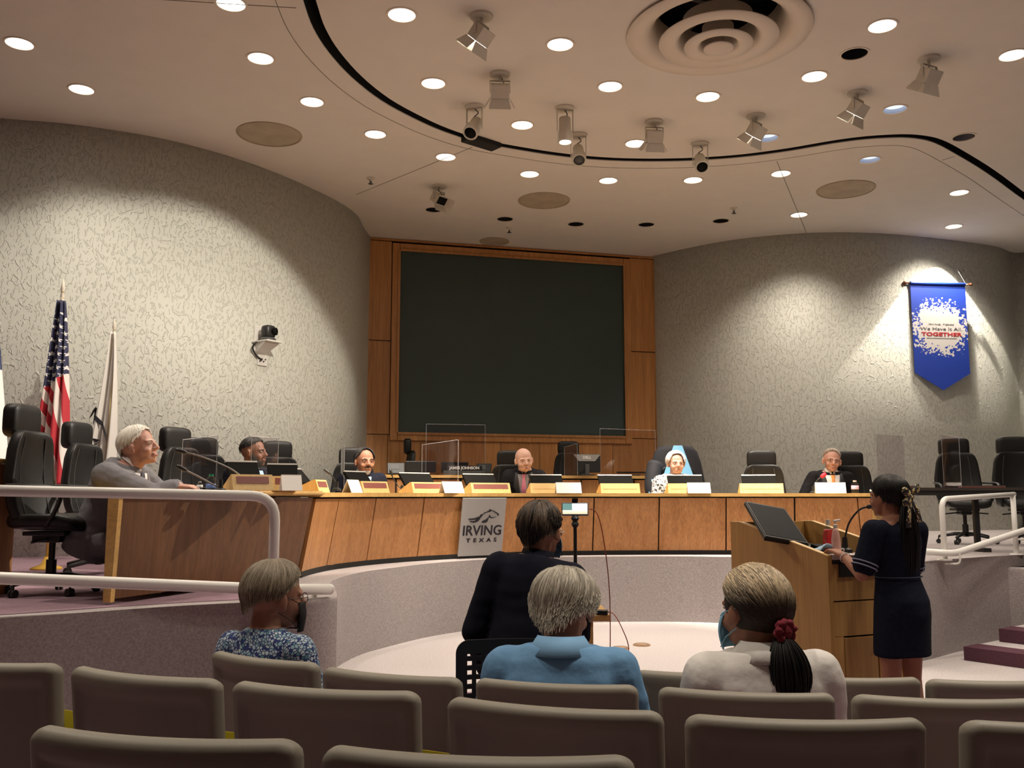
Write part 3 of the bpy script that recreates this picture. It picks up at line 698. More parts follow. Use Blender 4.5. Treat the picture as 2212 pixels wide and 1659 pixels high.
# dark side table on the right platform
t = thing('side_table', 'long dark narrow table behind the right white railing', 'table', (0, 0, 0))
ta, tb_ = at(1896, 1056, 9.9), at(2300, 1056, 9.3); ta.z = tb_.z = 0
td = (tb_ - ta).normalized(); tn = Vector((td.y, -td.x, 0))
bm = bmesh.new(); prism(bm, [ta, tb_, tb_ - tn * .5, ta - tn * .5], 1.47, 1.50); obj('tabletop', bm, M['oak_box'] if 0 else mat('dark_laminate', (.05, .042, .035), .3), t)
bm = bmesh.new(); prism(bm, [ta - tn * .02, tb_ - tn * .02, tb_ - tn * .05, ta - tn * .05], 1.42, 1.47); obj('apron', bm, M['black_plastic'], t)
for s in (.05, .55, .98):
    p = ta.lerp(tb_, s) - tn * .28; bm = bmesh.new(); box(bm, (p.x, p.y, (ZR + 1.42) / 2), (.05, .05, 1.42 - ZR)); box(bm, (p.x, p.y, ZR + .02), (.08, .4, .04)); obj('leg', bm, M['black_plastic'], t)
for a, b_, lab in ((1950, 1982, 'thin dark folder on the side table, near the standing woman'), (2083, 2180, 'long dark folder lying on the side table behind the right railing')):
    pa, pb = ta.lerp(tb_, (a - 1896) / 404), ta.lerp(tb_, (b_ - 1896) / 404)
    f = thing('folder', lab, 'folder', (0, 0, 0)); bm = bmesh.new(); prism(bm, [pa - tn * .05, pb - tn * .05, pb - tn * .3, pa - tn * .3], 1.5, 1.512); obj('cover', bm, M['maroon'], f)
    bm = bmesh.new(); prism(bm, [pa - tn * .055, pb - tn * .055, pb - tn * .29, pa - tn * .29], 1.512, 1.52); obj('pages', bm, M['dark_grey'], f)
# ---------------------------------------------------------------- emblem sign on the desk front
def flatpoly(bm, pts, z0, z1, flip=False):
    prism(bm, pts, z0, z1)
p, i_, n_ = on_curve(1029); sgn = thing('city_sign', 'grey metal city sign with a mustang emblem on the curved desk front', 'sign')
pl, pr = on_curve(982)[0], on_curve(1077)[0]; sd_ = (pr - pl).normalized(); nn = Vector((sd_.y, -sd_.x, 0))
zl = [1.42 + (HOR - y) / F * 10.05 for y in (1078, 1202)]
cen = (pl + pr) / 2 + nn * .10; H_ = .60; W_ = (pr - pl).length * .985
zc_ = ZD + .35
up = (Vector((0, 0, 1)) + nn * (LEAN / .65)).normalized(); nrm = sd_.cross(up).normalized()
Bm = Matrix((( sd_.x, up.x, nrm.x), (sd_.y, up.y, nrm.y), (sd_.z, up.z, nrm.z)))
sgn.matrix_world = Matrix.Translation((cen.x, cen.y, zc_)) @ Bm.to_4x4()
bm = bmesh.new(); box(bm, (0, 0, .02), (W_, H_ + .04, .012), bev=.003); obj('plate', bm, mat('brushed_grey', (.40, .39, .38), .45, metal=.35), sgn)
ink = mat('black_ink', (.012, .010, .016), .5)
# emblem traced in plate units (image box 230..1215 x 185..1470 of the close view)
def T(x, y): return ((x - 722) / 985 * W_, -(y - 828) / 1290 * (H_ + .04))
mane = [(385, 640), (430, 640), (520, 632), (590, 608), (640, 585), (645, 555), (715, 535), (728, 508), (790, 492), (800, 474), (842, 470), (838, 430), (885, 450), (925, 462), (1000, 500), (1060, 540), (1068, 565), (1040, 590), (1035, 560), (1000, 530), (930, 485), (890, 468), (860, 492), (800, 505), (750, 520), (705, 555), (660, 620), (620, 685), (570, 722), (500, 732), (440, 715), (420, 685), (480, 700), (540, 690), (580, 660), (520, 665), (430, 668), (395, 660)]
jaw = [(855, 555), (872, 590), (905, 618), (950, 618), (1010, 605), (960, 628), (905, 640), (870, 628), (845, 605), (835, 640), (820, 700), (790, 735), (720, 742), (680, 718), (720, 690), (780, 665), (825, 625), (845, 585)]
bm = bmesh.new(); prism(bm, [T(*q) for q in mane[::-1]], .026, .032); prism(bm, [T(*q) for q in jaw[::-1]], .026, .032); obj('emblem', bm, ink, sgn)
for s, sz, y, sx, sp in (('IRVING', .155, 918, 1, 1.0), ('TEXAS', .058, 1130, 1, 1.9)):
    me = text_mesh(s, sz, .003, .002 if sz > .1 else .0015, sp); xs = [v.co.x for v in me.vertices]; wt = (.845 if sz > .1 else .69) * W_ * (1.03 if sz > .1 else 1); k = wt / (max(xs) - min(xs)); cxs = (max(xs) + min(xs)) / 2
    for v in me.vertices: v.co.x = (v.co.x - cxs) * k; v.co.y += T(0, y)[1]; v.co.z += .029
    me.materials.clear(); link(me, 'lettering', sgn, ink)
# ---------------------------------------------------------------- railings
def rail_obj(name, lab, parts, r, m='white_paint'):
    t = thing(name, lab, 'railing')
    for nm, pts, bd_ in parts:
        bm = bmesh.new(); tube(bm, bend(pts, bd_) if bd_ else pts, r, 14); obj(nm, bm, M[m], t, True)
    return t
Lp = atz(588, 1302, ZD); Lx = Lp.x; Ly = Lp.y
o0 = atz(0, 1336, ZD) + Vector((0.05, .12, 0)); far0 = o0 + (o0 - Lp) * 1.0
zt_ = lambda px, py, Y: at(px, py, Y).z
pA = Vector((o0.x, o0.y, zt_(0, 1061, o0.y))); pB = Vector((Lp.x, Lp.y, zt_(588, 1072, Lp.y)))
e0 = pA + (pA - pB) * .9
lr = rail_obj('left_railing', 'thick white tube railing in front of the left desk wing', [('top_rail', [e0, pB, Vector((pB.x, pB.y, ZD))], .16)], .034)
qA = Vector((o0.x, o0.y, zt_(0, 1251, o0.y))); qB = Vector((Lp.x, Lp.y, zt_(560, 1273, Lp.y))); qC = at(712, 1273, 6.45)
bm = bmesh.new(); tube(bm, [qA + (qA - qB) * .9, qA, qB, qC], .036, 14); supere(bm, (.036, .036, .036), 1, 1, c=qC); obj('lower_rail', bm, M['white_paint'], lr, True)
bm = bmesh.new(); pf_ = atz(545, 1310, ZD); lathe(bm, [(.001, 0), (.07, 0), (.07, .008), (.04, .015), (.001, .015)], (Lp.x, Lp.y, ZD), 20); obj('base_plate', bm, M['white_paint'], lr)
bm = bmesh.new(); bx = e0.lerp(pA, .1); tube(bm, [bx, (bx.x, bx.y, ZD)], .034, 12); obj('post', bm, M['white_paint'], lr, True)
bm = bmesh.new(); tube(bm, [(qC.x - .1, qC.y - .02, qC.z - .02), (qC.x - .1, qC.y - .02, ZD)], .02, 8); obj('bracket', bm, M['white_paint'], lr)
Rp = atz(2041, 1210, ZR); Rq = atz(2196, 1198, ZR)
zt1 = zt_(2041, 1078, Rp.y); zt2 = zt_(2205, 1068, Rq.y)
rr = rail_obj('right_railing', 'slim white tube railing on the right platform above the steps', [('top_rail', [(Rp.x, Rp.y, ZR), (Rp.x, Rp.y, zt1), Vector((Rq.x, Rq.y, zt2)) + (Rq - Rp) * .02], .1)], .025)
bm = bmesh.new(); tube(bm, [(Rq.x, Rq.y, ZR), (Rq.x, Rq.y, zt2)], .025, 12); obj('post', bm, M['white_paint'], rr, True)
ra, rb, rc = at(2003, 1192, Rp.y - .05), at(2062, 1196, Rp.y - .06), at(2212, 1146, Rq.y - .1); rb2 = at(2330, 1106, Rq.y + .2)
bm = bmesh.new(); tube(bm, bend([ra, rb, rc, rb2], .12), .03, 14); supere(bm, (.03, .03, .03), 1, 1, c=ra); obj('handrail', bm, M['white_paint'], rr, True)
for q in (Rp, Rq):
    zz = rb.z if q is Rp else rc.z
    bm = bmesh.new(); tube(bm, bend([(q.x, q.y, zz - .09), (q.x + .1, q.y - .08, zz - .09), (q.x + .1, q.y - .08, zz)], .05), .009, 8); obj('bracket', bm, M['white_paint'], rr)
    bm = bmesh.new(); lathe(bm, [(.001, 0), (.065, 0), (.06, .012), (.001, .014)], (q.x, q.y, ZR), 20); obj('base_plate', bm, M['white_paint'], rr)
M['matte_black'] = mat('matte_black', (.009, .0085, .008), .85, spec=.05)
# ---------------------------------------------------------------- executive chairs (local: seat faces -Y, origin on the floor)
def exec_chair(label, loc, rz):
    t = thing('executive_chair', label, 'chair', loc, rz, 'black leather swivel chairs on the dais'); L = M['black_leather']; K = M['black_plastic']
    bm = bmesh.new(); supere(bm, (.26, .26, .055), .45, .4, 28, 12, lambda p: (p.x, p.y, p.z + .02 * abs(p.x / .26) ** 2 - (.03 if p.y < -.16 else 0) * ((-p.y - .16) / .1)), (0, -.02, .50)); obj('seat', bm, L, t, True)
    def bk(p):
        h = p.z; wv = 1 - .20 * max(0, h / .33) ** 2 + .06 * math.exp(-((h + .12) / .12) ** 2)
        cy = .10 * (p.x / .26) ** 2 * -1
        return (p.x * wv, p.y + cy * .6 + .05 * math.cos(h * 5.0) - .05 + .10 * (h + .33), h)
    bm = bmesh.new(); supere(bm, (.262, .052, .34), .3, .42, 32, 18, bk, (0, .22, .81)); obj('backrest', bm, L, t, True)
    bm = bmesh.new()
    for s in (-1, 1):
        tube(bm, [Vector(bk(Vector((s * .15, -.05, z)))) + Vector((0, .215, .81)) for z in (-.3, -.2, -.1, 0, .1, .2, .29)], .004, 6)
    obj('seam', bm, M['dark_grey'], t)
    bm = bmesh.new(); supere(bm, (.18, .06, .122), .42, .45, 28, 14, lambda p: (p.x, p.y - .35 * p.x * p.x + .03, p.z), (0, .255, 1.22)); obj('headrest', bm, L, t, True)
    bm = bmesh.new()
    for s in (-1, 1): tube(bm, [Vector((s * .06, .28, 1.08)), Vector((s * .06, .29, 1.16))], .012, 8)
    obj('headrest_post', bm, K, t)
    for s in (-1, 1):
        bm = bmesh.new(); pts = spline([(s * .27, .20, .76), (s * .30, .05, .755), (s * .305, -.12, .745), (s * .30, -.2, .70), (s * .285, -.17, .60), (s * .25, -.08, .47)], 5)
        rings = []
        for k, (p, tt, u, v) in enumerate(frames(pts)):
            rings.append([p + Vector((math.cos(a) * .022, 0, 0)) + (tt.cross(Vector((1, 0, 0)))).normalized() * math.sin(a) * .013 for a in [2 * PI * q / 8 for q in range(8)]])
        loft(bm, rings); obj('armrest', bm, K, t, True)
    bm = bmesh.new(); box(bm, (0, .0, .425), (.26, .3, .03), bev=.008); box(bm, (0, .02, .39), (.12, .2, .06), bev=.01); tube(bm, [(.05, -.02, .39), (.25, -.06, .375)], .009, 6); tube(bm, [(-.05, 0, .39), (-.23, .02, .37)], .009, 6); obj('tilt_mechanism', bm, K, t)
    bm = bmesh.new(); lathe(bm, [(.001, .09), (.035, .09), (.035, .24), (.022, .245), (.022, .40), (.001, .40)], n=16); sharp(obj('gas_lift', bm, K, t))
    for k in range(5):
        a = 2 * PI * k / 5 + .3; d = Vector((math.cos(a), math.sin(a), 0)); bm = bmesh.new()
        tube(bm, [Vector((0, 0, .12)) + d * .02, Vector((0, 0, .125)) + d * .12, Vector((0, 0, .09)) + d * .30], .02, 8, [.028, .024, .016]); lg = obj('leg', bm, K, t, True)
        bm = bmesh.new(); sd = Vector((-d.y, d.x, 0))
        for s in (-1, 1): lathe(bm, [(.001, -.009), (.028, -.009), (.03, 0), (.028, .009), (.001, .009)], Vector((0, 0, .03)) + d * .30 + sd * .014 * s, 14, rotto(sd))
        tube(bm, [Vector((0, 0, .04)) + d * .30, Vector((0, 0, .09)) + d * .30], .008, 6); obj('caster', bm, K, lg)
    return t
def face(dx, dy): return math.atan2(dy, dx) + PI / 2       # rotation making local -Y look along (dx, dy)
Cn = lambda px, Y: Vector((at(px, 1100, Y).x, Y, 0))
def cpos(px, py_top, z0, h=1.34): # chair whose headrest centre is at px and whose top reaches py_top
    Y = 9.0
    for _ in range(30):
        zt = at(px, py_top, Y).z; Y *= (z0 + h - EYE) / max(zt - EYE, .01)
    p = at(px, py_top, Y); return Vector((p.x, p.y, z0))
def put_chair(px, py, z0, dx, dy, lab, h=1.34):
    global chair0
    p = cpos(px, py, z0, h); rz = face(dx, dy); off = Matrix.Rotation(rz, 3, 'Z') @ Vector((0, .25, 0)); q = p - off; q.z = z0
    if h < 1.33 and chair0 is not None: r = dup(chair0, q, rz, lab); r.scale = (1, 1, h / 1.34); return r
    if chair0 is None: chair0 = exec_chair(lab, q, rz); return chair0
    return dup(chair0, q, rz, lab)
chair0 = None
put_chair(58, 874, ZD, 1, -.05, 'empty black leather swivel chair nearest the camera at far left, fully in view')
put_chair(174, 912, ZD, 1, -.15, 'black leather swivel chair right behind the grey suited man')
put_chair(384, 923, ZD, .95, -.4, 'tall empty black chair seen past the two left microphones')
put_chair(440, 945, ZD, .7, -.7, 'black chair partly hidden by the empty tall chair, left of the bearded man')
put_chair(600, 953, ZD, .45, -.9, 'black chair just right of the bearded man in dark suit')
put_chair(765, 967, ZD, .2, -1, 'black chair of the long haired man by the panelled wall', 1.26)
put_chair(1103, 973, ZD, -.12, -1, 'black chair behind the bald smiling man', 1.26)
put_chair(1645, 973, ZD, -.05, -1, 'empty black chair between the white haired woman and the man with orange tie', 1.25)
put_chair(1833, 975, ZD, -.1, -1, 'black chair behind the man with the orange tie', 1.25)
put_chair(2060, 946, ZR, -.15, -1, 'left empty black chair behind the right white railing', 1.19 + .1)
put_chair(2186, 943, ZR, -.2, -1, 'right empty black chair behind the right railing, cut by the picture edge', 1.19 + .1)
put_chair(885, 948, ZB, .95, .1, 'black chair turned sideways behind the upper bench')
put_chair(978, 968, ZB, -.1, -1, 'black chair behind the name plate, seen dimly through clear shields', 1.28)
put_chair(1228, 953, ZB, .1, -1, 'black chair behind the upper bench next to the grey backed monitor')
# robe hung over a chair
ch = put_chair(1461, 978, ZD, -.02, -1, 'chair of the white haired woman, covered by a black and light blue robe', 1.25)
rb_ = thing('robe', 'black robe with light blue lining and sleeve stripes draped over a chair', 'robe', ch.location, ch.rotation_euler.z)
m_bl = mat('robe_black', (.015, .015, .02), .8); m_lb = mat('robe_lining', (.24, .56, .85), .7)
bm = bmesh.new()
sec = []
for z, wx, dy_ in ((1.335, .12, 0), (1.33, .22, .03), (1.27, .28, .05), (1.12, .33, .08), (.9, .37, .09), (.7, .40, .10), (.55, .42, .11)):
    sec.append([Vector((wx * (1 if abs(math.cos(a)) > .0 else 1) * math.cos(a), .27 + .02 + (.10 + dy_ * .4) * math.sin(a), z + .008 * math.sin(a * 5))) for a in [2 * PI * k / 32 for k in range(32)]])
loft(bm, sec); obj('cloth', bm, m_bl, rb_, True)
bm = bmesh.new(); f_ = lambda x, z: Vector((x, .155 - (.06 if z < 1.2 else .02) , z))
q = [(-.05, 1.34), (.06, 1.34), (.27, .72), (-.28, .72)]
loft(bm, [[f_(*p) for p in q], [f_(*p) + Vector((0, .02, 0)) for p in q]]); obj('lining', bm, m_lb, rb_)
bm = bmesh.new(); sl_ = [(-.30, .12, 1.1), (-.34, .05, .95), (-.36, .0, .80), (-.34, -.04, .66)]
tube(bm, spline(sl_, 4), .1, 12, None); slv = obj('sleeve', bm, m_bl, rb_, True)
for a in (.35, .6, .85):
    p0, p1 = Vector(sl_[1]).lerp(Vector(sl_[3]), a - .05), Vector(sl_[1]).lerp(Vector(sl_[3]), a + .06)
    bm = bmesh.new(); tube(bm, [p0, p1], .106, 14); obj('stripe', bm, m_lb, slv, True)
# ---------------------------------------------------------------- desk consoles: oak wedge with a low tilted monitor behind
def console(label, w=.5, plaque='maroon', mon=.38, monx=0, mz=.0):
    t = thing('desk_console', label, 'console', (0, 0, 0), 0, 'oak wedge consoles with low monitors on the curved desk')
    # local: -Y towards the audience, z=0 on the desk
    bm = bmesh.new(); pr = [(-.16, .0), (-.12, .115), (-.10, .115), (.10, .02), (.10, 0)]
    loft(bm, [[Vector((x, y, z)) for y, z in pr] for x in (-w / 2, w / 2)]); bmesh.ops.translate(bm, vec=(0, .0, 0), verts=bm.verts); obj('wedge_box', bm, M['oak_box'], t)
    bm = bmesh.new(); sl = Vector((0, .04, .115)); n_ = Vector((0, -.115, .04)).normalized()
    a, b_ = Vector((0, -.16, 0)) + sl * .42, Vector((0, -.16, 0)) + sl * .86
    q = [a + Vector((-w / 2 + .03, 0, 0)), a + Vector((w / 2 - .03, 0, 0)), b_ + Vector((w / 2 - .03, 0, 0)), b_ + Vector((-w / 2 + .03, 0, 0))]
    loft(bm, [[v + n_ * .003 for v in q], [v - n_ * .003 for v in q]]); obj('name_panel', bm, M[plaque] if plaque != 'oak' else M['oak_box'], t)
    if mon:
        R = Matrix.Rotation(-.72, 3, 'X'); mo = Vector((monx, .09, .145 + mz))
        bm = bmesh.new(); box(bm, (0, 0, 0), (mon, .03, .17), bev=.006)
        for v in bm.verts: v.co = mo + R @ v.co
        m_ = obj('monitor', bm, M['matte_black'], t)
        bm = bmesh.new(); box(bm, (0, -.012, .082), (mon, .012, .016))
        for v in bm.verts: v.co = mo + R @ v.co
        obj('top_bezel', bm, M['grey_bezel'], m_)
        bm = bmesh.new(); box(bm, (0, .017, 0), (mon - .03, .003, .14))
        for v in bm.verts: v.co = mo + R @ v.co
        obj('screen', bm, M['screen'], m_)
        bm = bmesh.new(); tube(bm, [mo + Vector((0, .0, 0)), Vector((monx, .1, .0))], .02, 8); obj('stand', bm, M['black_plastic'], t)
    return t
def on_desk(t, px, back=.12, z=ZT, drz=0):
    p, i, n_ = on_curve(px); q = p - n_ * (back - LEAN); t.location = (q.x, q.y, z); t.rotation_euler = (0, 0, math.atan2(n_.y, n_.x) + PI / 2 + drz); return t
CON = [(690, .30, 'maroon', .30, .03, 'console with maroon panel and monitor, left of the long haired man'),
       (806, .42, 'maroon', .33, .0, 'console with maroon panel in front of the long haired man'),
       (922, .44, 'maroon', .42, .02, 'console left of the city sign with a paper card covering its right half'),
       (1058, .50, 'maroon', .40, -.02, 'console with maroon panel above the city sign'),
       (1190, .50, 'oak', .38, .0, 'pale console just right of the bald man, card on its right half'),
       (1339, .47, 'oak', .42, .0, 'pale console between the bald man and the white haired woman'),
       (1488, .50, 'oak', .42, .0, 'pale console in front of the white haired woman'),
       (1645, .50, 'oak', .40, .0, 'pale console in front of the empty chair, right of the white haired woman')]
for px, w_, pl_, mw, mx_, lab in CON: on_desk(console(lab, w_, pl_, mw, mx_), px, .06 + .16)
# two consoles on the straight wing, turned to the right
for px, Y, w_, lab, rz in ((532, 6.9, .3, 'console at the near end of the desk wing beside the tall microphone', 1.15), (612, 7.5, .22, 'console on the desk wing directly behind the railing corner', .9)):
    t = console(lab, w_, 'maroon', .24, .0); p = at(px, 1062, Y); t.location = (p.x, p.y, ZT + .012); t.rotation_euler = (0, 0, rz - .55)
def card(lab, w=.26, h=.125):
    t = thing('tent_card', lab, 'name card', (0, 0, 0), 0, 'folded white paper cards on the desk')
    for nm, y0, s in (('front_leaf', -.05, 1), ('back_leaf', .05, -1)):
        bm = bmesh.new(); q = [Vector((-w / 2, y0, 0)), Vector((w / 2, y0, 0)), Vector((w / 2, 0, h)), Vector((-w / 2, 0, h))]
        loft(bm, [q, [v + Vector((0, s * .002, 0)) for v in q]]); obj(nm, bm, M['paper'], t)
    return t
for px, bk_, w_, dr, lab in ((748, .07, .27, .15, 'white folded card left of the long haired man, on the curved desk'), (962, .03, .30, .1, 'white folded card just left of the city sign top'), (1223, .03, .30, 0, 'white folded card right of the bald man'), (1505, .02, .27, 0, 'white card leaning on the pale console of the white haired woman'), (1793, .1, .34, 0, 'white folded card in front of the man with the orange tie')):
    on_desk(card(lab, w_), px, bk_ - LEAN + .06 + .02, ZT, dr)
t = card('white folded card on the desk wing behind the railing', .16); p = at(628, 1062, 7.3); t.location = (p.x, p.y, ZT + .012); t.rotation_euler = (0, 0, .5)
# microphones
def mic(lab, base, pts, head='black_plastic', hr=.014, loc=None, m='black_plastic'):
    t = thing('gooseneck_microphone', lab, 'microphone', base); b0 = Vector(base)
    bm = bmesh.new(); lathe(bm, [(.001, 0), (.045, 0), (.04, .02), (.018, .03), (.014, .09), (.001, .09)], n=18); sharp(obj('base', bm, M['black_plastic'], t))
    P = spline([Vector((0, 0, .06))] + [Vector(p) - b0 for p in pts], 6); bm = bmesh.new(); tube(bm, P, .006, 8); obj('gooseneck', bm, M[m], t, True)
    d = (P[-1] - P[-2]).normalized(); bm = bmesh.new(); lathe(bm, [(.001, -.02), (hr * .8, -.018), (hr, .0), (hr * 1.1, .035), (hr * .8, .055), (.001, .06)], P[-1], 14, rotto(d)); obj('capsule', bm, M[head], t, True)
M['red_foam'] = mat('red_foam', (.75, .03, .05), .8); M['steel'] = mat('dark_steel', (.25, .25, .25), .35, metal=.6)
mic('tall gooseneck microphone, upper of two pointing at the grey suited man', at(533, 1062, 6.8), [at(527, 1035, 6.8), at(497, 1012, 6.75), at(440, 988, 6.65), at(397, 976, 6.6)], m='steel')
mic('lower gooseneck microphone pointing at the grey suited man', at(476, 1063, 6.6), [at(468, 1050, 6.6), at(430, 1030, 6.55), at(398, 1014, 6.5)], m='steel')
pc, _, nn_ = on_curve(1787); Yc = pc.y + .3
mic('gooseneck microphone with red glowing tip before the man with the orange tie', at(1757, 1066, Yc), [at(1756, 1052, Yc), at(1765, 1038, Yc), at(1776, 1029, Yc)], 'red_foam', .022)
Yc = on_curve(1150)[0].y + .45
mic('thin black microphone in front of the bald man', at(1152, 1066, Yc), [at(1150, 1054, Yc), at(1147, 1043, Yc), at(1145, 1034, Yc)])
Yc = on_curve(880)[0].y + .5
mic('thin black microphone rising between the long haired man and the next console', at(868, 1066, Yc), [at(860, 1050, Yc), at(850, 1035, Yc), at(846, 1024, Yc)])
Yc = on_curve(720)[0].y + .3
mic('small microphone with grey tip beside the leftmost card', at(728, 1060, Yc), [at(724, 1040, Yc), at(716, 1026, Yc), at(710, 1021, Yc)], 'dark_grey')
# bottles
def bottle(lab, loc, h=.2, r=.032, cap='white_plastic', body='clear_plastic', label_m='paper', lab_rng=(.3, .6)):
    t = thing('water_bottle', lab, 'bottle', loc)
    bm = bmesh.new(); lathe(bm, [(.001, 0), (r * .9, 0), (r, .01), (r, h * .25), (r * .93, h * .3), (r, h * .35), (r, h * .62), (r * .85, h * .75), (r * .45, h * .87), (r * .4, h * .9), (.001, h * .9)], n=20); obj('body', bm, M[body], t, True)
    bm = bmesh.new(); lathe(bm, [(r * 1.02, h * lab_rng[0]), (r * 1.02, h * lab_rng[1]), (r * .98, h * lab_rng[1]), (r * .98, h * lab_rng[0]), (r * 1.02, h * lab_rng[0])], n=20); obj('wrapper', bm, M[label_m], t, True)
    bm = bmesh.new(); lathe(bm, [(.001, h * .88), (r * .48, h * .88), (r * .48, h), (.001, h)], n=16); obj('cap', bm, M[cap], t)
    return t
M['green_cap'] = mat('green_cap', (.02, .30, .16), .4); M['blue_label'] = mat('blue_label', (.08, .16, .42), .5); M['pink_label'] = mat('pink_label', (.72, .42, .50), .5)
p = at(455, 1063, 6.75); bottle('clear water bottle with green cap on the desk wing', (p.x, p.y, ZT + .012), .115 * 1.0, .034, 'green_cap', label_m='blue_label', lab_rng=(.1, .4))
p = at(431, 1063, 6.5); bottle('tiny bottle with white cap next to the hand of the grey suited man', (p.x, p.y, ZT + .012), .06, .02)
for px, h_, r_, lm, lab in ((1845, .15, .042, 'pink_label', 'water bottle with pink label right of the man with the orange tie'), (1874, .07, .045, 'paper', 'squat clear bottle at the right end of the curved desk'), (1118, .06, .025, 'paper', 'small clear bottle in front of the bald man')):
    p, i, n_ = on_curve(px); q = p - n_ * .2; bottle(lab, (q.x, q.y, ZT), h_, r_, label_m=lm)
# ---------------------------------------------------------------- clear shields
def shield(lab, pA, pB, zb, zt_a, zt_b=None):
    zt_b = zt_b or zt_a; t = thing('clear_shield', lab, 'clear shield'); pA, pB = Vector((pA.x, pA.y, 0)), Vector((pB.x, pB.y, 0)); d = (pB - pA).normalized(); n_ = Vector((-d.y, d.x, 0)) * .003
    bm = bmesh.new(); q = [pA + Vector((0, 0, zb)), pB + Vector((0, 0, zb)), pB + Vector((0, 0, zt_b)), pA + Vector((0, 0, zt_a))]
    loft(bm, [[v - n_ for v in q], [v + n_ for v in q]]); obj('pane', bm, M['acrylic'], t)
    bm = bmesh.new()
    for a, b_ in ((q[0], q[3]), (q[1], q[2]), (q[3], q[2])): tube(bm, [a, b_], .0022, 5)
    obj('polished_edge', bm, M['acrylic_edge'], t)
    bm = bmesh.new()
    for a in (.2, .8): c = pA.lerp(pB, a); box(bm, (c.x, c.y, zb + .012), (.05, .12, .02))
    obj('foot', bm, M['acrylic'], t)
def shp(lab, xa, ya, Ya, xb, yb, Yb, zb): a, b_ = at(xa, ya, Ya), at(xb, yb, Yb); shield(lab, a, b_, zb, a.z, b_.z)
Yd = on_curve(1000)[0].y
shp('clear shield standing upright on the upper bench left of centre', 921, 916, 13.05, 1048, 918, 13.25, ZU)
shp('angled clear shield catching light left of the name plate', 912, 961, Yd + .55, 990, 950, Yd + .2, ZT)
shp('angled clear shield beside the grey backed monitor', 1219, 966, 13.5, 1247, 958, 12.9, ZU)
shp('broad clear shield with bright reflection before the right end of the panelled wall', 1296, 926, 13.4, 1415, 930, 13.5, ZU)
shp('thin edged clear shield between the bearded man and the next chair', 544, 943, 8.1, 602, 946, 8.6, ZT)
shp('narrow clear shield left of the long haired man', 738, 957, 10.2, 745, 955, 9.6, ZT)
shp('clear shield left of the standing woman, on the side table', 1892, 938, 9.6, 1950, 942, 9.9, 1.5)
shp('clear shield in front of the left chair behind the right railing', 2033, 938, 9.7, 2071, 945, 9.35, 1.5)
shp('wide clear shield beside the tall empty chair on the desk wing', 395, 950, 8.0, 470, 940, 8.6, ZT)
# things on the upper bench
def ub(px, Y=13.2): p = at(px, 1030, Y); return Vector((p.x, p.y, ZU))
def mon_back(lab, px0, px1, py, Y, m='black_plastic', stand=True, txt=False):
    a, b_ = at(px0, py, Y), at(px1, py, Y); wd_ = (b_ - a).length; h = a.z - ZU; c = (a + b_) / 2
    t = thing('monitor', lab, 'monitor', (c.x, c.y, ZU), .15)
    bm = bmesh.new(); box(bm, (0, 0, h / 2 + .02), (wd_, .04, h - .04), bev=.008); obj('case', bm, M['black_plastic'], t)
    bm = bmesh.new(); box(bm, (0, .022, h / 2 + .02), (wd_ - .03, .004, h - .07)); obj('screen', bm, M['screen'], t)
    if txt:
        bm = bmesh.new(); q = [(-wd_ / 2, h - .005), (wd_ / 2, h - .005), (wd_ / 2 - .08, h - .1), (-wd_ / 2 + .08, h - .1)]
        loft(bm, [[Vector((x, -.024, z)) for x, z in q], [Vector((x, -.018, z)) for x, z in q]]); obj('back_cover', bm, M['grey_bezel'], t)
        me = text_mesh('DELL', .055, .001, .001); me.materials.clear(); lt = link(me, 'lettering', t, M['paper']); lt.location = (0, -.026, h - .05); lt.rotation_euler = (PI / 2, 0, 0)
        bm = bmesh.new(); box(bm, (0, -.035, h * .27), (.06, .03, h * .5), bev=.005); obj('stand_neck', bm, M['dark_grey'], t)
    bm = bmesh.new(); box(bm, (0, 0, .008), (.2, .16, .014), bev=.004); obj('foot', bm, M['black_plastic'], t)
mon_back('black monitor behind the upper bench under the sideways chair', 875, 942, 996, 13.1)
mon_back('low black monitor behind the name plate', 953, 1012, 998, 13.35)
mon_back('monitor seen from behind with grey upper cover and white lettering', 1237, 1297, 981, 13.2, txt=True)
mon_back('low wide black monitor at the right end of the upper bench', 1330, 1402, 1020, 13.3)
def desk_phone(lab, px, Y, s, w_=.24, rz=.2):
    p = ub(px, Y); t = thing('desk_phone', lab, 'telephone', p, rz); R = Matrix.Rotation(s, 3, 'X')
    bm = bmesh.new(); box(bm, (0, 0, 0), (w_, .04, .16), bev=.008)
    for v in bm.verts: v.co = R @ v.co + Vector((0, 0, .09))
    obj('body', bm, M['black_plastic'], t)
    bm = bmesh.new(); box(bm, (-.02, -.023, .02), (w_ * .5, .004, .07))
    for v in bm.verts: v.co = R @ v.co + Vector((0, 0, .09))
    obj('display', bm, M['dark_grey'], t)
    bm = bmesh.new(); box(bm, (0, .04, .012), (w_ * .8, .14, .024), bev=.005); obj('foot', bm, M['black_plastic'], t)
desk_phone('small black tilted device at the left end of the upper bench', 855, 12.95, -.3)
desk_phone('black tilted display right of the name plate', 1045, 13.2, -.25, .22, -.3)
p = ub(1003, 12.98); t = thing('name_plate', 'dark name plate with white capital letters on the upper bench', 'name plate', p, .12)
bm = bmesh.new(); box(bm, (0, .02, .03), (.58, .12, .06), bev=.004); obj('base', bm, M['dark_grey'], t)
bm = bmesh.new(); box(bm, (0, .0, .098), (.50, .02, .07), bev=.003); obj('plate', bm, M['black_plastic'], t)
me = text_mesh('JAMES JOHNSON', .055, .001, .0015); me.materials.clear(); lt = link(me, 'lettering', t, M['paper']); lt.location = (0, -.0125, .098); lt.rotation_euler = (PI / 2, 0, 0)
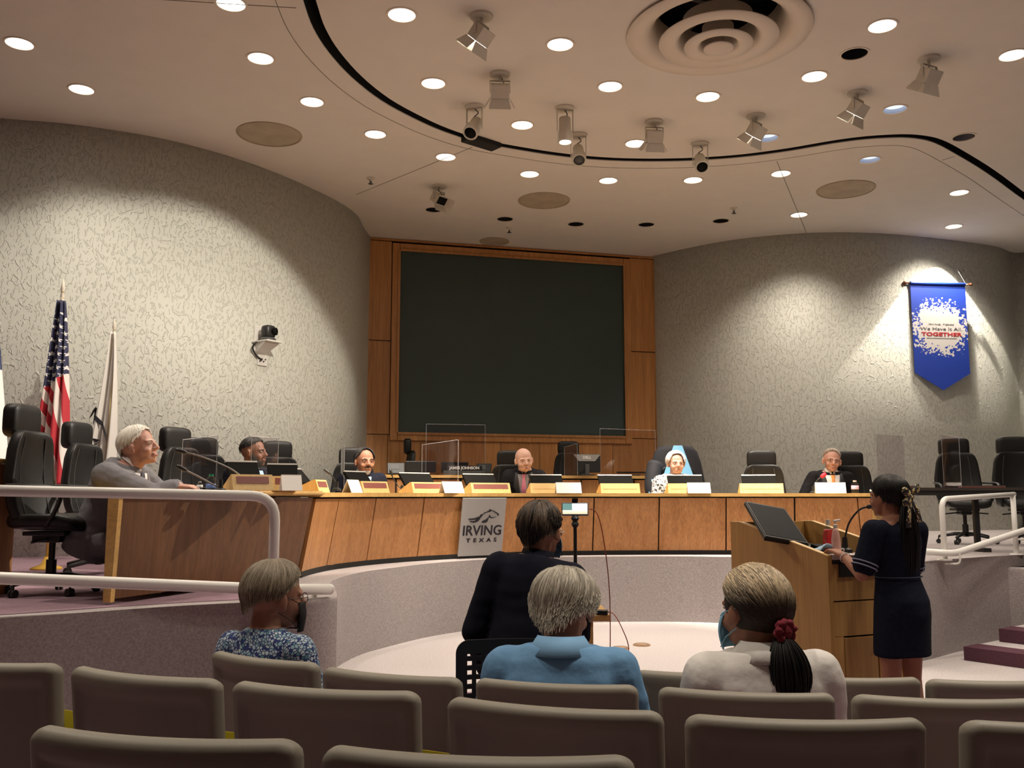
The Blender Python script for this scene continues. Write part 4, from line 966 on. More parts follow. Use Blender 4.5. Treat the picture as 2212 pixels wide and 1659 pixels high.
# ---------------------------------------------------------------- wall camera on its bracket (left drum wall)
lwY = 0
def on_leftwall(px, py):
    return on_wall(px, py, lws)
def _unused(px, py):
    k = (px - CX) / F; best = None; d = ray(px, py)
    for a, b_ in zip(lws, lws[1:]):
        # 2D intersection of the view ray with the wall in plan
        den = d.x * (b_.y - a.y) - d.y * (b_.x - a.x)
        if abs(den) < 1e-9: continue
        t_ = (a.x * (b_.y - a.y) - a.y * (b_.x - a.x)) / den; s_ = (a.x * d.y - a.y * d.x) / den
        if 0 <= s_ <= 1 and t_ > 0: P = Vector((0, 0, EYE)) + d * t_; tg = (b_ - a).normalized(); return P, Vector((tg.y, -tg.x, 0))
P, n_ = on_leftwall(560, 742)
t = thing('wall_camera', 'black camera on a white bracket on the left plaster wall', 'camera', P, math.atan2(n_.y, n_.x) + PI / 2)
bm = bmesh.new(); box(bm, (0, -.012, .06), (.20, .024, .34), bev=.008); box(bm, (.05, -.01, -.21), (.16, .02, .16), bev=.004); obj('wall_plate', bm, M['white_plastic'], t)
bm = bmesh.new(); loft(bm, [[Vector((x, y, z)) for x, y, z in ((-.08, 0, -.16), (.08, 0, -.16), (.08, -.02, .0), (-.08, -.02, .0))], [Vector((x, y, z)) for x, y, z in ((-.12, -.24, -.02), (.12, -.24, -.02), (.12, -.24, .01), (-.12, -.24, .01))]]); box(bm, (0, -.15, .005), (.26, .3, .02), bev=.006); obj('shelf_bracket', bm, M['white_plastic'], t)
bm = bmesh.new(); lathe(bm, [(.001, .015), (.1, .015), (.1, .04), (.085, .06), (.001, .06)], (0, -.17, 0), 24); sharp(obj('camera_base', bm, M['dark_grey'], t))
bm = bmesh.new(); supere(bm, (.085, .075, .085), .5, .6, 24, 12, None, (0, -.17, .14)); obj('camera_head', bm, M['black_plastic'], t, True)
bm = bmesh.new(); lathe(bm, [(.001, 0), (.045, 0), (.05, .06), (.04, .065), (.001, .055)], (.02, -.22, .14), 20, rotto((.5, -1, 0))); obj('lens', bm, M['screen'], t, True)
bm = bmesh.new(); tube(bm, spline([(-.02, -.05, .05), (-.12, -.09, .0), (-.15, -.05, -.08), (-.07, -.03, -.17), (.03, -.03, -.22)], 6), .012, 8); obj('cable', bm, M['black_plastic'], t, True)
bm = bmesh.new()
for k in range(4): box(bm, (.0 + k * .03, -.026, -.235 + (k % 2) * .03), (.014, .02, .014))
obj('connector', bm, M['black_plastic'], t)
# ---------------------------------------------------------------- flags
def flag(lab, px, pyt, Y, zbot, w_top, w_bot, mats, ztop_cloth, sway=0, finial=True, nfold=4):
    p = at(px, pyt, Y); t = thing('flag', lab, 'flag', (p.x, p.y, ZD)); H = p.z - ZD
    bm = bmesh.new(); tube(bm, [(0, 0, .03), (0, 0, H - .12)], .014, 10); obj('pole', bm, mats['pole'], t, True)
    bm = bmesh.new(); lathe(bm, [(.001, H - .26), (.018, H - .25), (.02, H - .2), (.012, H - .19), (.02, H - .16), (.012, H - .13), (.022, H - .1), (.006, H), (.001, H)], n=14); obj('finial', bm, M['fixture'], t, True)
    bm = bmesh.new(); lathe(bm, [(.001, 0), (.14, 0), (.135, .02), (.05, .05), (.02, .12), (.001, .12)], n=24); obj('stand', bm, M['gold'], t, True)
    # hanging cloth: folded sheet; u across, v down
    NU, NV = 64, 60; bm = bmesh.new(); g = []
    lay = bm.loops.layers.uv.new('UVMap')
    for j in range(NV + 1):
        v = j / NV; row = []; z = ztop_cloth - ZD - v * (ztop_cloth - zbot)
        for i in range(NU + 1):
            u = i / NU; wd_ = w_top + (w_bot - w_top) * v ** .8; x = (u - .5 + sway * v * .9) * wd_
            ph = u * nfold * 2 * PI + v * 1.5; y = math.sin(ph) * (.025 + .05 * v) + math.sin(ph * .5 + 2) * .02; x += math.sin(ph + 1.2) * .018 * v
            row.append(bm.verts.new((x, y - .015, z - .10 * abs(u - .5) * v + (.02 * math.cos(ph) * v))))
        g.append(row)
    for j in range(NV):
        for i in range(NU):
            f = bm.faces.new((g[j][i], g[j][i + 1], g[j + 1][i + 1], g[j + 1][i]))
            for lp, (a, b_) in zip(f.loops, ((i, j), (i + 1, j), (i + 1, j + 1), (i, j + 1))): lp[lay].uv = (a / NU, b_ / NV)
    o = obj('cloth', bm, mats['cloth'], t, True); so = o.modifiers.new('t', 'SOLIDIFY'); so.thickness = .004
    if mats.get('fringe'):
        bm = bmesh.new(); a = [v.co.copy() for v in o.data.vertices][-(NU + 1):]
        loft(bm, [[p_, p_ + Vector((0, .006, 0)), p_ + Vector((0, .006, -.055)), p_ + Vector((0, 0, -.055))] for p_ in a]); obj('fringe', bm, M['gold'], t)
    return t
def usflag():
    m = bpy.data.materials.new('stars_and_stripes'); m.use_nodes = True; nt = m.node_tree; P = nt.nodes['Principled BSDF']; Lk = nt.links.new
    uv = nt.nodes.new('ShaderNodeUVMap'); sp = nt.nodes.new('ShaderNodeSeparateXYZ'); Lk(uv.outputs[0], sp.inputs[0])
    def mt(op, a, b_=None, c=None):
        n = nt.nodes.new('ShaderNodeMath'); n.operation = op
        for k, x in enumerate((a, b_, c)):
            if x is None: continue
            if isinstance(x, (int, float)): n.inputs[k].default_value = x
            else: Lk(x, n.inputs[k])
        return n.outputs[0]
    X, Y = sp.outputs['X'], sp.outputs['Y']
    tco = nt.nodes.new('ShaderNodeTexCoord'); so_ = nt.nodes.new('ShaderNodeSeparateXYZ'); Lk(tco.outputs['Object'], so_.inputs[0]); ox, oz = so_.outputs['X'], so_.outputs['Z']; side = mt('GREATER_THAN', X, .55); slope = mt('SUBTRACT', .42, mt('MULTIPLY', side, .26)); s = mt('DIVIDE', mt('ADD', ox, mt('MULTIPLY', oz, slope)), .105)
    stripe = mt('LESS_THAN', mt('FRACT', mt('ADD', s, 10)), .5)
    canton = mt('LESS_THAN', mt('ADD', Y, mt('MULTIPLY', X, .10)), .50)
    mp = nt.nodes.new('ShaderNodeCombineXYZ'); Lk(mt('ADD', mt('MULTIPLY', X, 4.2), 0), mp.inputs[0])
    row = mt('FLOOR', mt('MULTIPLY', Y, 19)); off = mt('MULTIPLY', mt('MODULO', row, 2), .5)
    zz = mt('MULTIPLY', oz, 15); row = mt('FLOOR', zz); off = mt('MULTIPLY', mt('MODULO', row, 2), .5); cx = mt('SUBTRACT', mt('FRACT', mt('ADD', mt('ADD', mt('MULTIPLY', ox, 15), 10.2), off)), .5); cy = mt('SUBTRACT', mt('FRACT', zz), .5)
    ang = mt('ARCTAN2', cx, cy); rad = mt('SQRT', mt('ADD', mt('MULTIPLY', cx, cx), mt('MULTIPLY', cy, cy)))
    star = mt('LESS_THAN', rad, mt('ADD', mt('MULTIPLY', mt('COSINE', mt('MULTIPLY', ang, 5)), .11), .24))
    star = mt('MULTIPLY', star, mt('GREATER_THAN', Y, .07))
    mr = nt.nodes.new('ShaderNodeMix'); mr.data_type = 'RGBA'; mr.inputs[6].default_value = (.80, .74, .70, 1); mr.inputs[7].default_value = (.50, .015, .03, 1); Lk(stripe, mr.inputs[0])
    mb = nt.nodes.new('ShaderNodeMix'); mb.data_type = 'RGBA'; mb.inputs[6].default_value = (.016, .018, .07, 1); mb.inputs[7].default_value = (.75, .74, .74, 1); Lk(star, mb.inputs[0])
    mc = nt.nodes.new('ShaderNodeMix'); mc.data_type = 'RGBA'; Lk(canton, mc.inputs[0]); Lk(mr.outputs[2], mc.inputs[6]); Lk(mb.outputs[2], mc.inputs[7])
    Lk(mc.outputs[2], P.inputs['Base Color']); P.inputs['Roughness'].default_value = .6; P.inputs['Sheen Weight'].default_value = .2; return m
brass = mat('brass_pole', (.55, .42, .2), .3, metal=.7)
t = flag('national flag with stars and stripes hanging on a pole behind the first chairs', 137, 603, 8.8, 1.55, .07, .34, {'pole': brass, 'cloth': usflag(), 'fringe': 1}, at(137, 650, 8.8).z, -.12)
m_w = mat('white_flag_cloth', (.75, .72, .68), .65)
t = flag('white city flag with dark emblem hanging behind the grey suited man', 248, 688, 10.0, 1.35, .05, .36, {'pole': brass, 'cloth': m_w}, at(248, 718, 10.0).z, -.35, nfold=3)
# its emblem: dark appliques on the folded cloth
zf = lambda y: at(0, y, 10.0).z - ZD
xf = lambda x: (x - 248) / F * 10.0
cl = [c for c in t.children if c.name.startswith('cloth')][0]
def front_y(x, z):
    return min((v.co.y for v in cl.data.vertices if abs(v.co.x - x) < .02 and abs(v.co.z - z) < .04), default=-.05)
def applique(pts):
    bm = bmesh.new(); vs = [Vector((xf(x), front_y(xf(x), zf(y)) - .012, zf(y))) for x, y in pts]; loft(bm, [vs, [v + Vector((0, .006, 0)) for v in vs]]); obj('emblem', bm, ink, t)
for L_ in ([(209, 905), (217, 886), (226, 879), (224, 888), (214, 900)], [(222, 884), (228, 882), (223, 918), (216, 916)], [(225, 898), (238, 912), (250, 940), (252, 955), (246, 940), (238, 922), (224, 909)], [(219, 947), (236, 951), (228, 957)], [(237, 952), (224, 963), (222, 975), (228, 988), (233, 1000), (231, 985), (226, 972), (228, 962)], [(205, 948), (215, 941), (217, 944), (207, 951)], [(203, 955), (213, 950), (214, 953), (206, 959)]): applique(L_)
m_d = bpy.data.materials.new('state_flag'); m_d.use_nodes = True; nt = m_d.node_tree; uv = nt.nodes.new('ShaderNodeUVMap'); sp = nt.nodes.new('ShaderNodeSeparateXYZ'); nt.links.new(uv.outputs[0], sp.inputs[0])
cr = nt.nodes.new('ShaderNodeValToRGB'); cr.color_ramp.interpolation = 'CONSTANT'; e = cr.color_ramp.elements; e[0].color = (.02, .03, .10, 1); e[1].position = .30; e[1].color = (.74, .72, .70, 1)
nt.links.new(sp.outputs['Y'], cr.inputs[0]); nt.links.new(cr.outputs[0], nt.nodes['Principled BSDF'].inputs['Base Color'])
flag('blue and white flag with gold edge, cut by the left picture edge', -12, 600, 7.9, 1.5, .10, .36, {'pole': brass, 'cloth': m_d, 'fringe': 1}, at(-12, 690, 7.9).z, .1)
# wooden stand at the far left edge
t = thing('wooden_stand', 'orange wood stand with a dark knob at the left picture edge', 'stand', (0, 0, 0))
p = at(-92, 1000, 6.3); bm = bmesh.new(); prism(bm, [(p.x - .35, p.y), (p.x + .16, p.y), (p.x + .2, p.y + .4), (p.x - .35, p.y + .4)], ZD, at(0, 1000, 6.3).z); obj('body', bm, M['desk_wood'], t)
bm = bmesh.new(); box(bm, (p.x - .1, p.y + .2, at(0, 998, 6.3).z + .015), (.62, .5, .03), bev=.008); obj('top', bm, M['desk_trim'], t)
# ---------------------------------------------------------------- banner on the right drum wall
by = (bp_ + bn_ * .16).y; sl_k = math.atan2(bn_.x, -bn_.y) * .5; bL, bR = at(1966, 613, by - .06), at(2084, 613, by + .06); bot = at(2028, 843, by); side = at(2080, 806, by)
t = thing('hanging_banner', 'blue pointed banner with white splatter and red word on the right wall', 'banner', ((bL + bR) / 2), math.atan2(bR.y - bL.y, bR.x - bL.x))
Wb_ = (bR - bL).xy.length; zt0 = (bL.z + bR.z) / 2; h1 = zt0 - side.z; h2 = zt0 - bot.z
m_b = bpy.data.materials.new('banner_print'); m_b.use_nodes = True; nt = m_b.node_tree; P_ = nt.nodes['Principled BSDF']; Lk = nt.links.new
tc = nt.nodes.new('ShaderNodeTexCoord'); mp = nt.nodes.new('ShaderNodeMapping'); mp.inputs['Location'].default_value = (0, 0, 0.42 * h2); Lk(tc.outputs['Object'], mp.inputs[0])
ml = nt.nodes.new('ShaderNodeVectorMath'); ml.operation = 'MULTIPLY'; ml.inputs[1].default_value = (1 / (.47 * Wb_), 0, 1 / (.23 * h2)); Lk(mp.outputs[0], ml.inputs[0])
ln = nt.nodes.new('ShaderNodeVectorMath'); ln.operation = 'LENGTH'; Lk(ml.outputs[0], ln.inputs[0])
vo = nt.nodes.new('ShaderNodeTexVoronoi'); vo.inputs['Scale'].default_value = 34; Lk(tc.outputs['Object'], vo.inputs['Vector'])
n0 = nt.nodes.new('ShaderNodeTexNoise'); n0.inputs['Scale'].default_value = 9; n0.inputs['Detail'].default_value = 6; Lk(tc.outputs['Object'], n0.inputs['Vector'])
sc_ = nt.nodes.new('ShaderNodeSeparateColor'); Lk(vo.outputs['Color'], sc_.inputs[0])
a1 = nt.nodes.new('ShaderNodeMath'); a1.operation = 'MULTIPLY_ADD'; a1.inputs[1].default_value = .55; Lk(sc_.outputs[0], a1.inputs[0]); Lk(ln.outputs['Value'], a1.inputs[2])
a2 = nt.nodes.new('ShaderNodeMath'); a2.operation = 'MULTIPLY_ADD'; a2.inputs[1].default_value = .9; Lk(n0.outputs['Fac'], a2.inputs[0]); Lk(a1.outputs[0], a2.inputs[2])
lt_ = nt.nodes.new('ShaderNodeMath'); lt_.operation = 'LESS_THAN'; lt_.inputs[1].default_value = 1.72; Lk(a2.outputs[0], lt_.inputs[0])
mx = nt.nodes.new('ShaderNodeMix'); mx.data_type = 'RGBA'; mx.inputs[6].default_value = (.012, .045, .36, 1); mx.inputs[7].default_value = (.62, .60, .58, 1); Lk(lt_.outputs[0], mx.inputs[0]); Lk(mx.outputs[2], P_.inputs['Base Color']); P_.inputs['Roughness'].default_value = .55
bm = bmesh.new(); q = [(-Wb_ / 2, 0), (Wb_ / 2, 0), (Wb_ / 2, -h1), (.0, -h2), (-Wb_ / 2, -h1)]
loft(bm, [[Vector((x, -.004, z)) for x, z in q], [Vector((x, .004, z)) for x, z in q]]); obj('cloth', bm, m_b, t)
bm = bmesh.new(); lathe(bm, [(.028, -Wb_ / 2), (.03, Wb_ / 2), (.001, Wb_ / 2), (.001, -Wb_ / 2), (.028, -Wb_ / 2)], (0, 0, 0), 14, rotto((1, 0, 0))); obj('sleeve', bm, mat('banner_blue', (.015, .055, .42), .5), t, True)
bm = bmesh.new(); copper = mat('copper_rod', (.2, .08, .045), .35, metal=.5)
for s in (-1, 1):
    lathe(bm, [(.001, 0), (.012, 0), (.012, .05), (.02, .055), (.012, .065), (.028, .09), (.03, .105), (.02, .125), (.001, .13)], (s * Wb_ / 2, 0, 0), 14, rotto((s, 0, 0)))
obj('rod_end', bm, copper, t, True)
bm = bmesh.new(); tube(bm, [(-Wb_ / 2 - .02, 0, .01), (-Wb_ / 2 + .12, .17, .42)], .002, 5); tube(bm, [(Wb_ / 2 + .02, 0, .01), (Wb_ / 2 - .08, .17, .42)], .002, 5); obj('cord', bm, M['acrylic_edge'], t)
for s, sz, z, wt, c_, b_ in (('IRVING, TEXAS', .034, -.385, .46, (.25, .24, .24), 0), ('We Have It All.', .075, -.428, .76, (.12, .11, .12), 0), ('TOGETHER', .085, -.48, .74, (.42, .02, .03), .003)):
    me = text_mesh(s, sz, .001, b_); xs = [v.co.x for v in me.vertices]; k = wt * Wb_ / (max(xs) - min(xs))
    for v in me.vertices: v.co.x *= k
    me.materials.clear(); o = link(me, 'lettering', t, mat('banner_ink', c_, .6)); o.location = (.02, -.006, z * h2); o.rotation_euler = (PI / 2, 0, 0)
bm = bmesh.new(); box(bm, (.02, -.006, -.515 * h2), (.55 * Wb_, .002, .004)); obj('underline', bm, M['dark_grey'], t)
# ---------------------------------------------------------------- people
from mathutils.bvhtree import BVHTree
def skin(name, c, amt=.05): return mat('skin_' + name, c, .5, spec=.35, noise_amt=amt, nscale=14)
def rc(bm, a, ra, b, rb, n=14):       # rounded tapered limb piece
    a, b = Vector(a), Vector(b); d = (b - a); L = d.length or 1e-4; q = rotto(d / L); prof = []
    for k in range(5): t = PI / 2 * (1 - k / 4); prof.append((ra * math.cos(t), -ra * math.sin(t)))
    for k in range(5): t = PI / 2 * k / 4; prof.append((rb * math.cos(t), L + rb * math.sin(t)))
    lathe(bm, prof, a, n, q)
def blob(bm, c, r, rot=None): supere(bm, r, 1, 1, 18, 12, None, c, rot)
def hand(bm, w_, d, nrm, s, sc, curl=.5):
    # palm from wrist w_ along d, palm normal nrm (down), thumb towards side s
    d = Vector(d).normalized(); nrm = (Vector(nrm) - d * Vector(nrm).dot(d)).normalized(); sd = d.cross(nrm) * s
    k = sc; P = lambda a, b_, c_: Vector(w_) + d * a * k + sd * b_ * k + nrm * c_ * k
    for b_ in (-.028, -.009, .010, .028): rc(bm, P(.01, b_ * .7, 0), .016 * k, P(.085, b_, 0), .0125 * k)
    for b_, L_ in ((-.032, .060), (-.011, .078), (.010, .084), (.030, .074)):
        p0 = P(.088, b_, .0); p1 = p0 + (d * math.cos(curl * .6) + nrm * math.sin(curl * .6)) * L_ * .45 * k; p2 = p1 + (d * math.cos(curl * 1.6) + nrm * math.sin(curl * 1.6)) * L_ * .32 * k; p3 = p2 + (d * math.cos(curl * 2.4) + nrm * math.sin(curl * 2.4)) * L_ * .23 * k
        rc(bm, p0, .0095 * k, p1, .009 * k, 10); rc(bm, p1, .009 * k, p2, .0085 * k, 10); rc(bm, p2, .0085 * k, p3, .0072 * k, 10)
    t0, t1, t2 = P(.02, .03, .006), P(.06, .062, .014), P(.092, .066, .022)
    rc(bm, t0, .014 * k, t1, .011 * k, 10); rc(bm, t1, .011 * k, t2, .009 * k, 10)
TS = [(.0, .0, .165, .125), (.09, 0, .172, .122), (.2, .0, .152, .112), (.3, -.005, .158, .115), (.4, 0, .172, .118), (.47, .005, .176, .108), (.53, .01, .150, .088), (.575, .015, .085, .065)]
class Person: pass
def person(label, kind, px, pytop, Y, dirx, diry, bs, hs, skinm, lean=0, yaw=0, pitch=0, roll=0, side=0, arms=None, stand=False, wid=1, legs=True, cloth=None, voxel=.0075, headfit=None, hunch=0, neckf=0, hw=1.06, shz=0, thin=1, jaw=1):
    R = Matrix.Rotation(side, 3, 'Y') @ Matrix.Rotation(lean, 3, 'X'); zs = .86 * bs if stand else 0
    O = Vector((0, 0, zs)); tp = lambda x, y, z: O + R @ (Vector((x * wid, y, z)) * bs)
    if stand: pass
    Rh = Matrix.Rotation(yaw, 3, 'Z') @ Matrix.Rotation(roll, 3, 'Y') @ Matrix.Rotation(pitch, 3, 'X')
    piv = tp(0, -.012 - neckf, .605); hp = lambda x, y, z: piv + Rh @ ((Vector((x * hw, y, z)) - Vector((0, .02, .03))) * hs)
    A = arms or {}
    crown = (headfit if headfit is not None else hp(0, .012, .225)); rz = face(dirx, diry); tgt = at(px, pytop, Y); Rz = Matrix.Rotation(rz, 3, 'Z'); c = Rz @ crown; rloc = tgt - c
    W2L = lambda p: Rz.transposed() @ (Vector(p) - rloc)
    # --- skeleton points
    sh = {s: tp(s * .172, .008, .487 + shz) for s in (-1, 1)}
    el, wr, hd = {}, {}, {}
    for s in (-1, 1):
        e, w_, hdir = A.get(s, ((s * .235, -.07, .20), (s * .17, -.30, .17), (-.2 * s, -1, -.1)))
        e_, w2 = tp(*e), tp(*w_)
        if (s, 'W') in A: ew, ww, hw_ = A[(s, 'W')]; e_, w2, hdir = W2L(ew), W2L(ww), Rz.transposed() @ Vector(hw_)
        el[s], wr[s], hd[s] = e_, w2, Vector(hdir)
    # --- body: one continuous surface
    bm = bmesh.new()
    def torso(bm, g, zlo=0, zhi=.6, ex=1):
        rings = []
        for z, y, rx, ry in TS:
            if z < zlo - .01 or z > zhi: continue
            rings.append([tp((rx * thin + g) * math.cos(a), y + hunch * math.sin(min(z / .5, 1) * PI) * .05 + (ry * thin + g) * math.sin(a), z) for a in [2 * PI * k / 28 for k in range(28)]])
        loft(bm, rings)
    torso(bm, 0)
    rc(bm, tp(0, .008, .53), .056 * bs, hp(0, .022, .06), .056 * hs)
    if hs < bs * 1.3: rc(bm, tp(0, .02, .50), .07 * bs, hp(0, .03, .03), .052 * hs)
    H = lambda c, r: blob(bm, hp(*c), tuple(v * hs for v in r), Rh)
    blob(bm, hp(0, .012, .135), (.076 * hs * hw, .095 * hs, .088 * hs), Rh)
    blob(bm, hp(0, -.030, .088), (.060 * hs * jaw * hw, .058 * hs, .082 * hs), Rh)
    blob(bm, hp(0, -.038, .032), (.048 * hs * jaw * hw, .044 * hs, .032 * hs), Rh)
    blob(bm, hp(0, -.070, .014), (.020 * hs, .016 * hs, .015 * hs), Rh)
    for s in (-1, 1):
        blob(bm, hp(s * .036, -.060, .070), (.024 * hs * jaw, .022 * hs, .022 * hs), Rh)
        rc(bm, hp(s * .012, -.084, .124), .009 * hs, hp(s * .044, -.070, .122), .009 * hs)
        blob(bm, hp(s * .011, -.096, .076), (.009 * hs, .010 * hs, .008 * hs), Rh)
        er = Rh @ Matrix.Rotation(s * .35, 3, 'Z')
        blob(bm, hp(s * .080, .008, .098), (.009 * hs, .020 * hs, .032 * hs), er); blob(bm, hp(s * .078, .0, .078), (.008 * hs, .012 * hs, .013 * hs), er)
    rc(bm, hp(0, -.083, .118), .009 * hs, hp(0, -.106, .080), .012 * hs)
    rc(bm, hp(-.017, -.086, .045), .007 * hs, hp(.017, -.086, .045), .007 * hs); rc(bm, hp(-.012, -.084, .036), .008 * hs, hp(.012, -.084, .036), .008 * hs)
    lg = {}
    for s in (-1, 1):
        rc(bm, sh[s], .062 * bs, el[s], .042 * bs); rc(bm, el[s], .042 * bs, wr[s], .027 * bs)
        hand(bm, wr[s], hd[s], (0, 0, -1) if abs(hd[s].normalized().z) < .8 else (0, -1, 0), -s, bs, .45)
        if stand:
            hip, kn, an = O + Vector((s * .085, 0, .05)) * bs, Vector((s * .085, -.01, .46)) * bs, Vector((s * .08, .02, .075)) * bs
            toe = an + Vector((s * .02, -.15, -.045)) * bs
        else:
            hip, kn = tp(s * .09, -.0, .08), Vector((s * .12, -.46, .06)) * bs; an = Vector((s * .12, -.44, -.36)) * bs; toe = an + Vector((0, -.16, -.05)) * bs
        lg[s] = (hip, kn, an, toe)
        if legs:
            rc(bm, hip, .088 * bs, kn, .055 * bs); rc(bm, kn, .053 * bs, kn.lerp(an, .35), .055 * bs); rc(bm, kn.lerp(an, .35), .055 * bs, an, .036 * bs); rc(bm, an, .038 * bs, toe, .028 * bs)
    me = fuse(bm, voxel, 3, .5); bvh = BVHTree.FromPolygons([v.co[:] for v in me.vertices], [p.vertices[:] for p in me.polygons])
    P = Person(); P.__dict__.update(locals())
    # place so that the crown meets its place
    rz = face(dirx, diry); crown = (headfit if headfit is not None else hp(0, .012, .225))
    tgt = at(px, pytop, Y); Rz = Matrix.Rotation(rz, 3, 'Z'); c = Rz @ crown
    root = thing('person', label, kind, (tgt.x - c.x, tgt.y - c.y, (tgt.z - c.z)), rz)
    P.root = root; P.body = link(me, 'body', root, skinm)
    # eyes, brows, mouth
    bm2 = bmesh.new()
    for s in (-1, 1): blob(bm2, hp(s * .030, -.0765, .1075), tuple(v * hs for v in (.0115, .010, .0052)), Rh)
    ey = obj('eyes', bm2, mat('eye_white', (.55, .5, .46), .3), root, True)
    bm2 = bmesh.new()
    for s in (-1, 1): blob(bm2, hp(s * .030, -.0835, .1075), tuple(v * hs for v in (.0056, .0042, .0050)), Rh)
    obj('iris', bm2, mat('iris', (.03, .02, .015), .2), ey, True)
    return P
def decal(P, rows, m, name, frame='head', off=.002, body=None, thick=.002, parent=None):
    hsx = P.hs if frame == 'head' else P.bs
    Rr = P.Rh if frame == 'head' else P.R
    f = P.hp if frame == 'head' else P.tp
    bv = body or P.bvh; dn = Rr @ Vector((0, 1, 0)); bm = bmesh.new(); A_, B_ = [], []
    for r in rows:
        ra, rb = [], []
        for x, z in r:
            o = f(x, -.5, z); h = bv.ray_cast(o, dn); p = h[0] if h[0] else f(x, -.08, z)
            ra.append(bm.verts.new(p - dn * off * hsx - dn * thick)); rb.append(bm.verts.new(p + dn * .004))
        A_.append(ra); B_.append(rb)
    for G, fl in ((A_, 0), (B_, 1)):
        for a, b_ in zip(G, G[1:]):
            for i in range(len(a) - 1): bm.faces.new((a[i], a[i + 1], b_[i + 1], b_[i]) if not fl else (a[i], b_[i], b_[i + 1], a[i + 1]))
    nr = len(A_); nc = len(A_[0])
    ring = [(0, i) for i in range(nc)] + [(j, nc - 1) for j in range(1, nr)] + [(nr - 1, i) for i in range(nc - 2, -1, -1)] + [(j, 0) for j in range(nr - 2, 0, -1)]
    for (j, i), (j2, i2) in zip(ring, ring[1:] + ring[:1]): bm.faces.new((A_[j][i], B_[j][i], B_[j2][i2], A_[j2][i2]))
    return obj(name, bm, m, parent or P.root, True)
def lerprow(a, b, n): return [(a[0] + (b[0] - a[0]) * k / n, a[1] + (b[1] - a[1]) * k / n) for k in range(n + 1)]
def stripd(pts, w_, cnt=3):      # rows for a band along pts
    rows = []
    for k in range(cnt): rows.append([(x, z + (k / (cnt - 1) - .5) * w_ * (1 - .5 * abs(2 * i / (len(pts) - 1) - 1))) for i, (x, z) in enumerate(pts)])
    return rows
def face_marks(P, brow, lip, bw=.008, smile=.004, fold=False):
    for s in (-1, 1): decal(P, stripd([(s * .012, .122), (s * .022, .127), (s * .034, .128), (s * .046, .122)], bw), brow, 'eyebrow')
    decal(P, stripd([(-.024, .041 + smile), (-.012, .039), (0, .0385), (.012, .039), (.024, .041 + smile)], .008), lip, 'lips')
def glasses(P, m, r=.021):
    bm = bmesh.new(); hp = P.hp; hs = P.hs
    for s in (-1, 1):
        c = (s * .031, -.095, .105); pts = [hp(c[0] + r * 1.15 * math.cos(a), c[1] + abs(math.cos(a)) * .0, c[2] + r * .8 * math.sin(a)) for a in [2 * PI * k / 20 for k in range(21)]]
        tube(bm, pts, .0016 * hs, 6); tube(bm, [hp(s * .055, -.094, .108), hp(s * .074, -.07, .108), hp(s * .083, .0, .106)], .0018 * hs, 6)
    tube(bm, [hp(-.009, -.098, .108), hp(.009, -.098, .108)], .0016 * hs, 6)
    return obj('glasses', bm, m, P.root)
def mask(P, m, loops=None, drop=0):
    hp = P.hp; hs = P.hs; bm = bmesh.new()
    rows = []
    for j in range(7):
        z = .092 - drop - j * .017; w_ = .052 + .012 * math.sin(j / 6 * PI); rows.append([hp(w_ * math.sin(a) * 1.12, -.040 - .068 * math.cos(a) * (1 - .12 * abs(j - 2.5) / 3.5) - .003, z) for a in [-1.25 + 2.5 * k / 12 for k in range(13)]])
    G = [[bm.verts.new(p) for p in r] for r in rows]
    for a, b_ in zip(G, G[1:]):
        for i in range(12): bm.faces.new((a[i], a[i + 1], b_[i + 1], b_[i]))
    o = obj('face_mask', bm, m, P.root, True); so = o.modifiers.new('t', 'SOLIDIFY'); so.thickness = .003
    bm = bmesh.new()
    for s in (-1, 1):
        for za, zb in ((.088, .12), (.0, .065)): tube(bm, [hp(s * .066, -.062, za - drop), hp(s * .078, -.03, (za + zb) / 2), hp(s * .084, .022, zb)], .0015 * hs, 5)
    obj('ear_loop', bm, loops or m, o); return o
# clothes -------------------------------------------------
def garment(P, name, m, g=.018, ga=.016, zlo=-.02, zhi=.6, sleeves=1.0, shoulder=.0, collar=None, skirt=0, voxel=.010, hem=None, wr=None, extra=None):
    bm = bmesh.new(); bs = P.bs; P.torso(bm, g, zlo, zhi)
    for s in (-1, 1):
        rc(bm, P.tp(s * .09, .012, .50 + P.shz * .6), (.055 + g) * bs, P.sh[s] + Vector((s * .004, 0, shoulder)) * bs, (.058 + ga) * bs)
        rc(bm, P.sh[s], (.062 + ga) * bs, P.sh[s].lerp(P.el[s], min(1, sleeves * 2)), (.062 + ga - .014 * min(1, sleeves * 2)) * bs)
        if sleeves > .5: rc(bm, P.el[s], (.044 + ga) * bs, P.el[s].lerp(P.wr[s], (sleeves - .5) * 2 * .94), (.033 + ga * .9) * bs)
    if extra: extra(bm)
    me = fuse(bm, voxel, 4, .5)
    # soft folds of the cloth
    nrm_ = [v.normal.copy() for v in me.vertices]
    for v, vn in zip(me.vertices, nrm_):
        n_ = noise.noise(v.co * 9 + Vector((P.px * .1, 0, 0))) * .006 + noise.noise(Vector((v.co.x * 6, v.co.y * 6, v.co.z * 22))) * .004
        v.co += vn * n_ * bs
    return link(me, name, P.root, m)
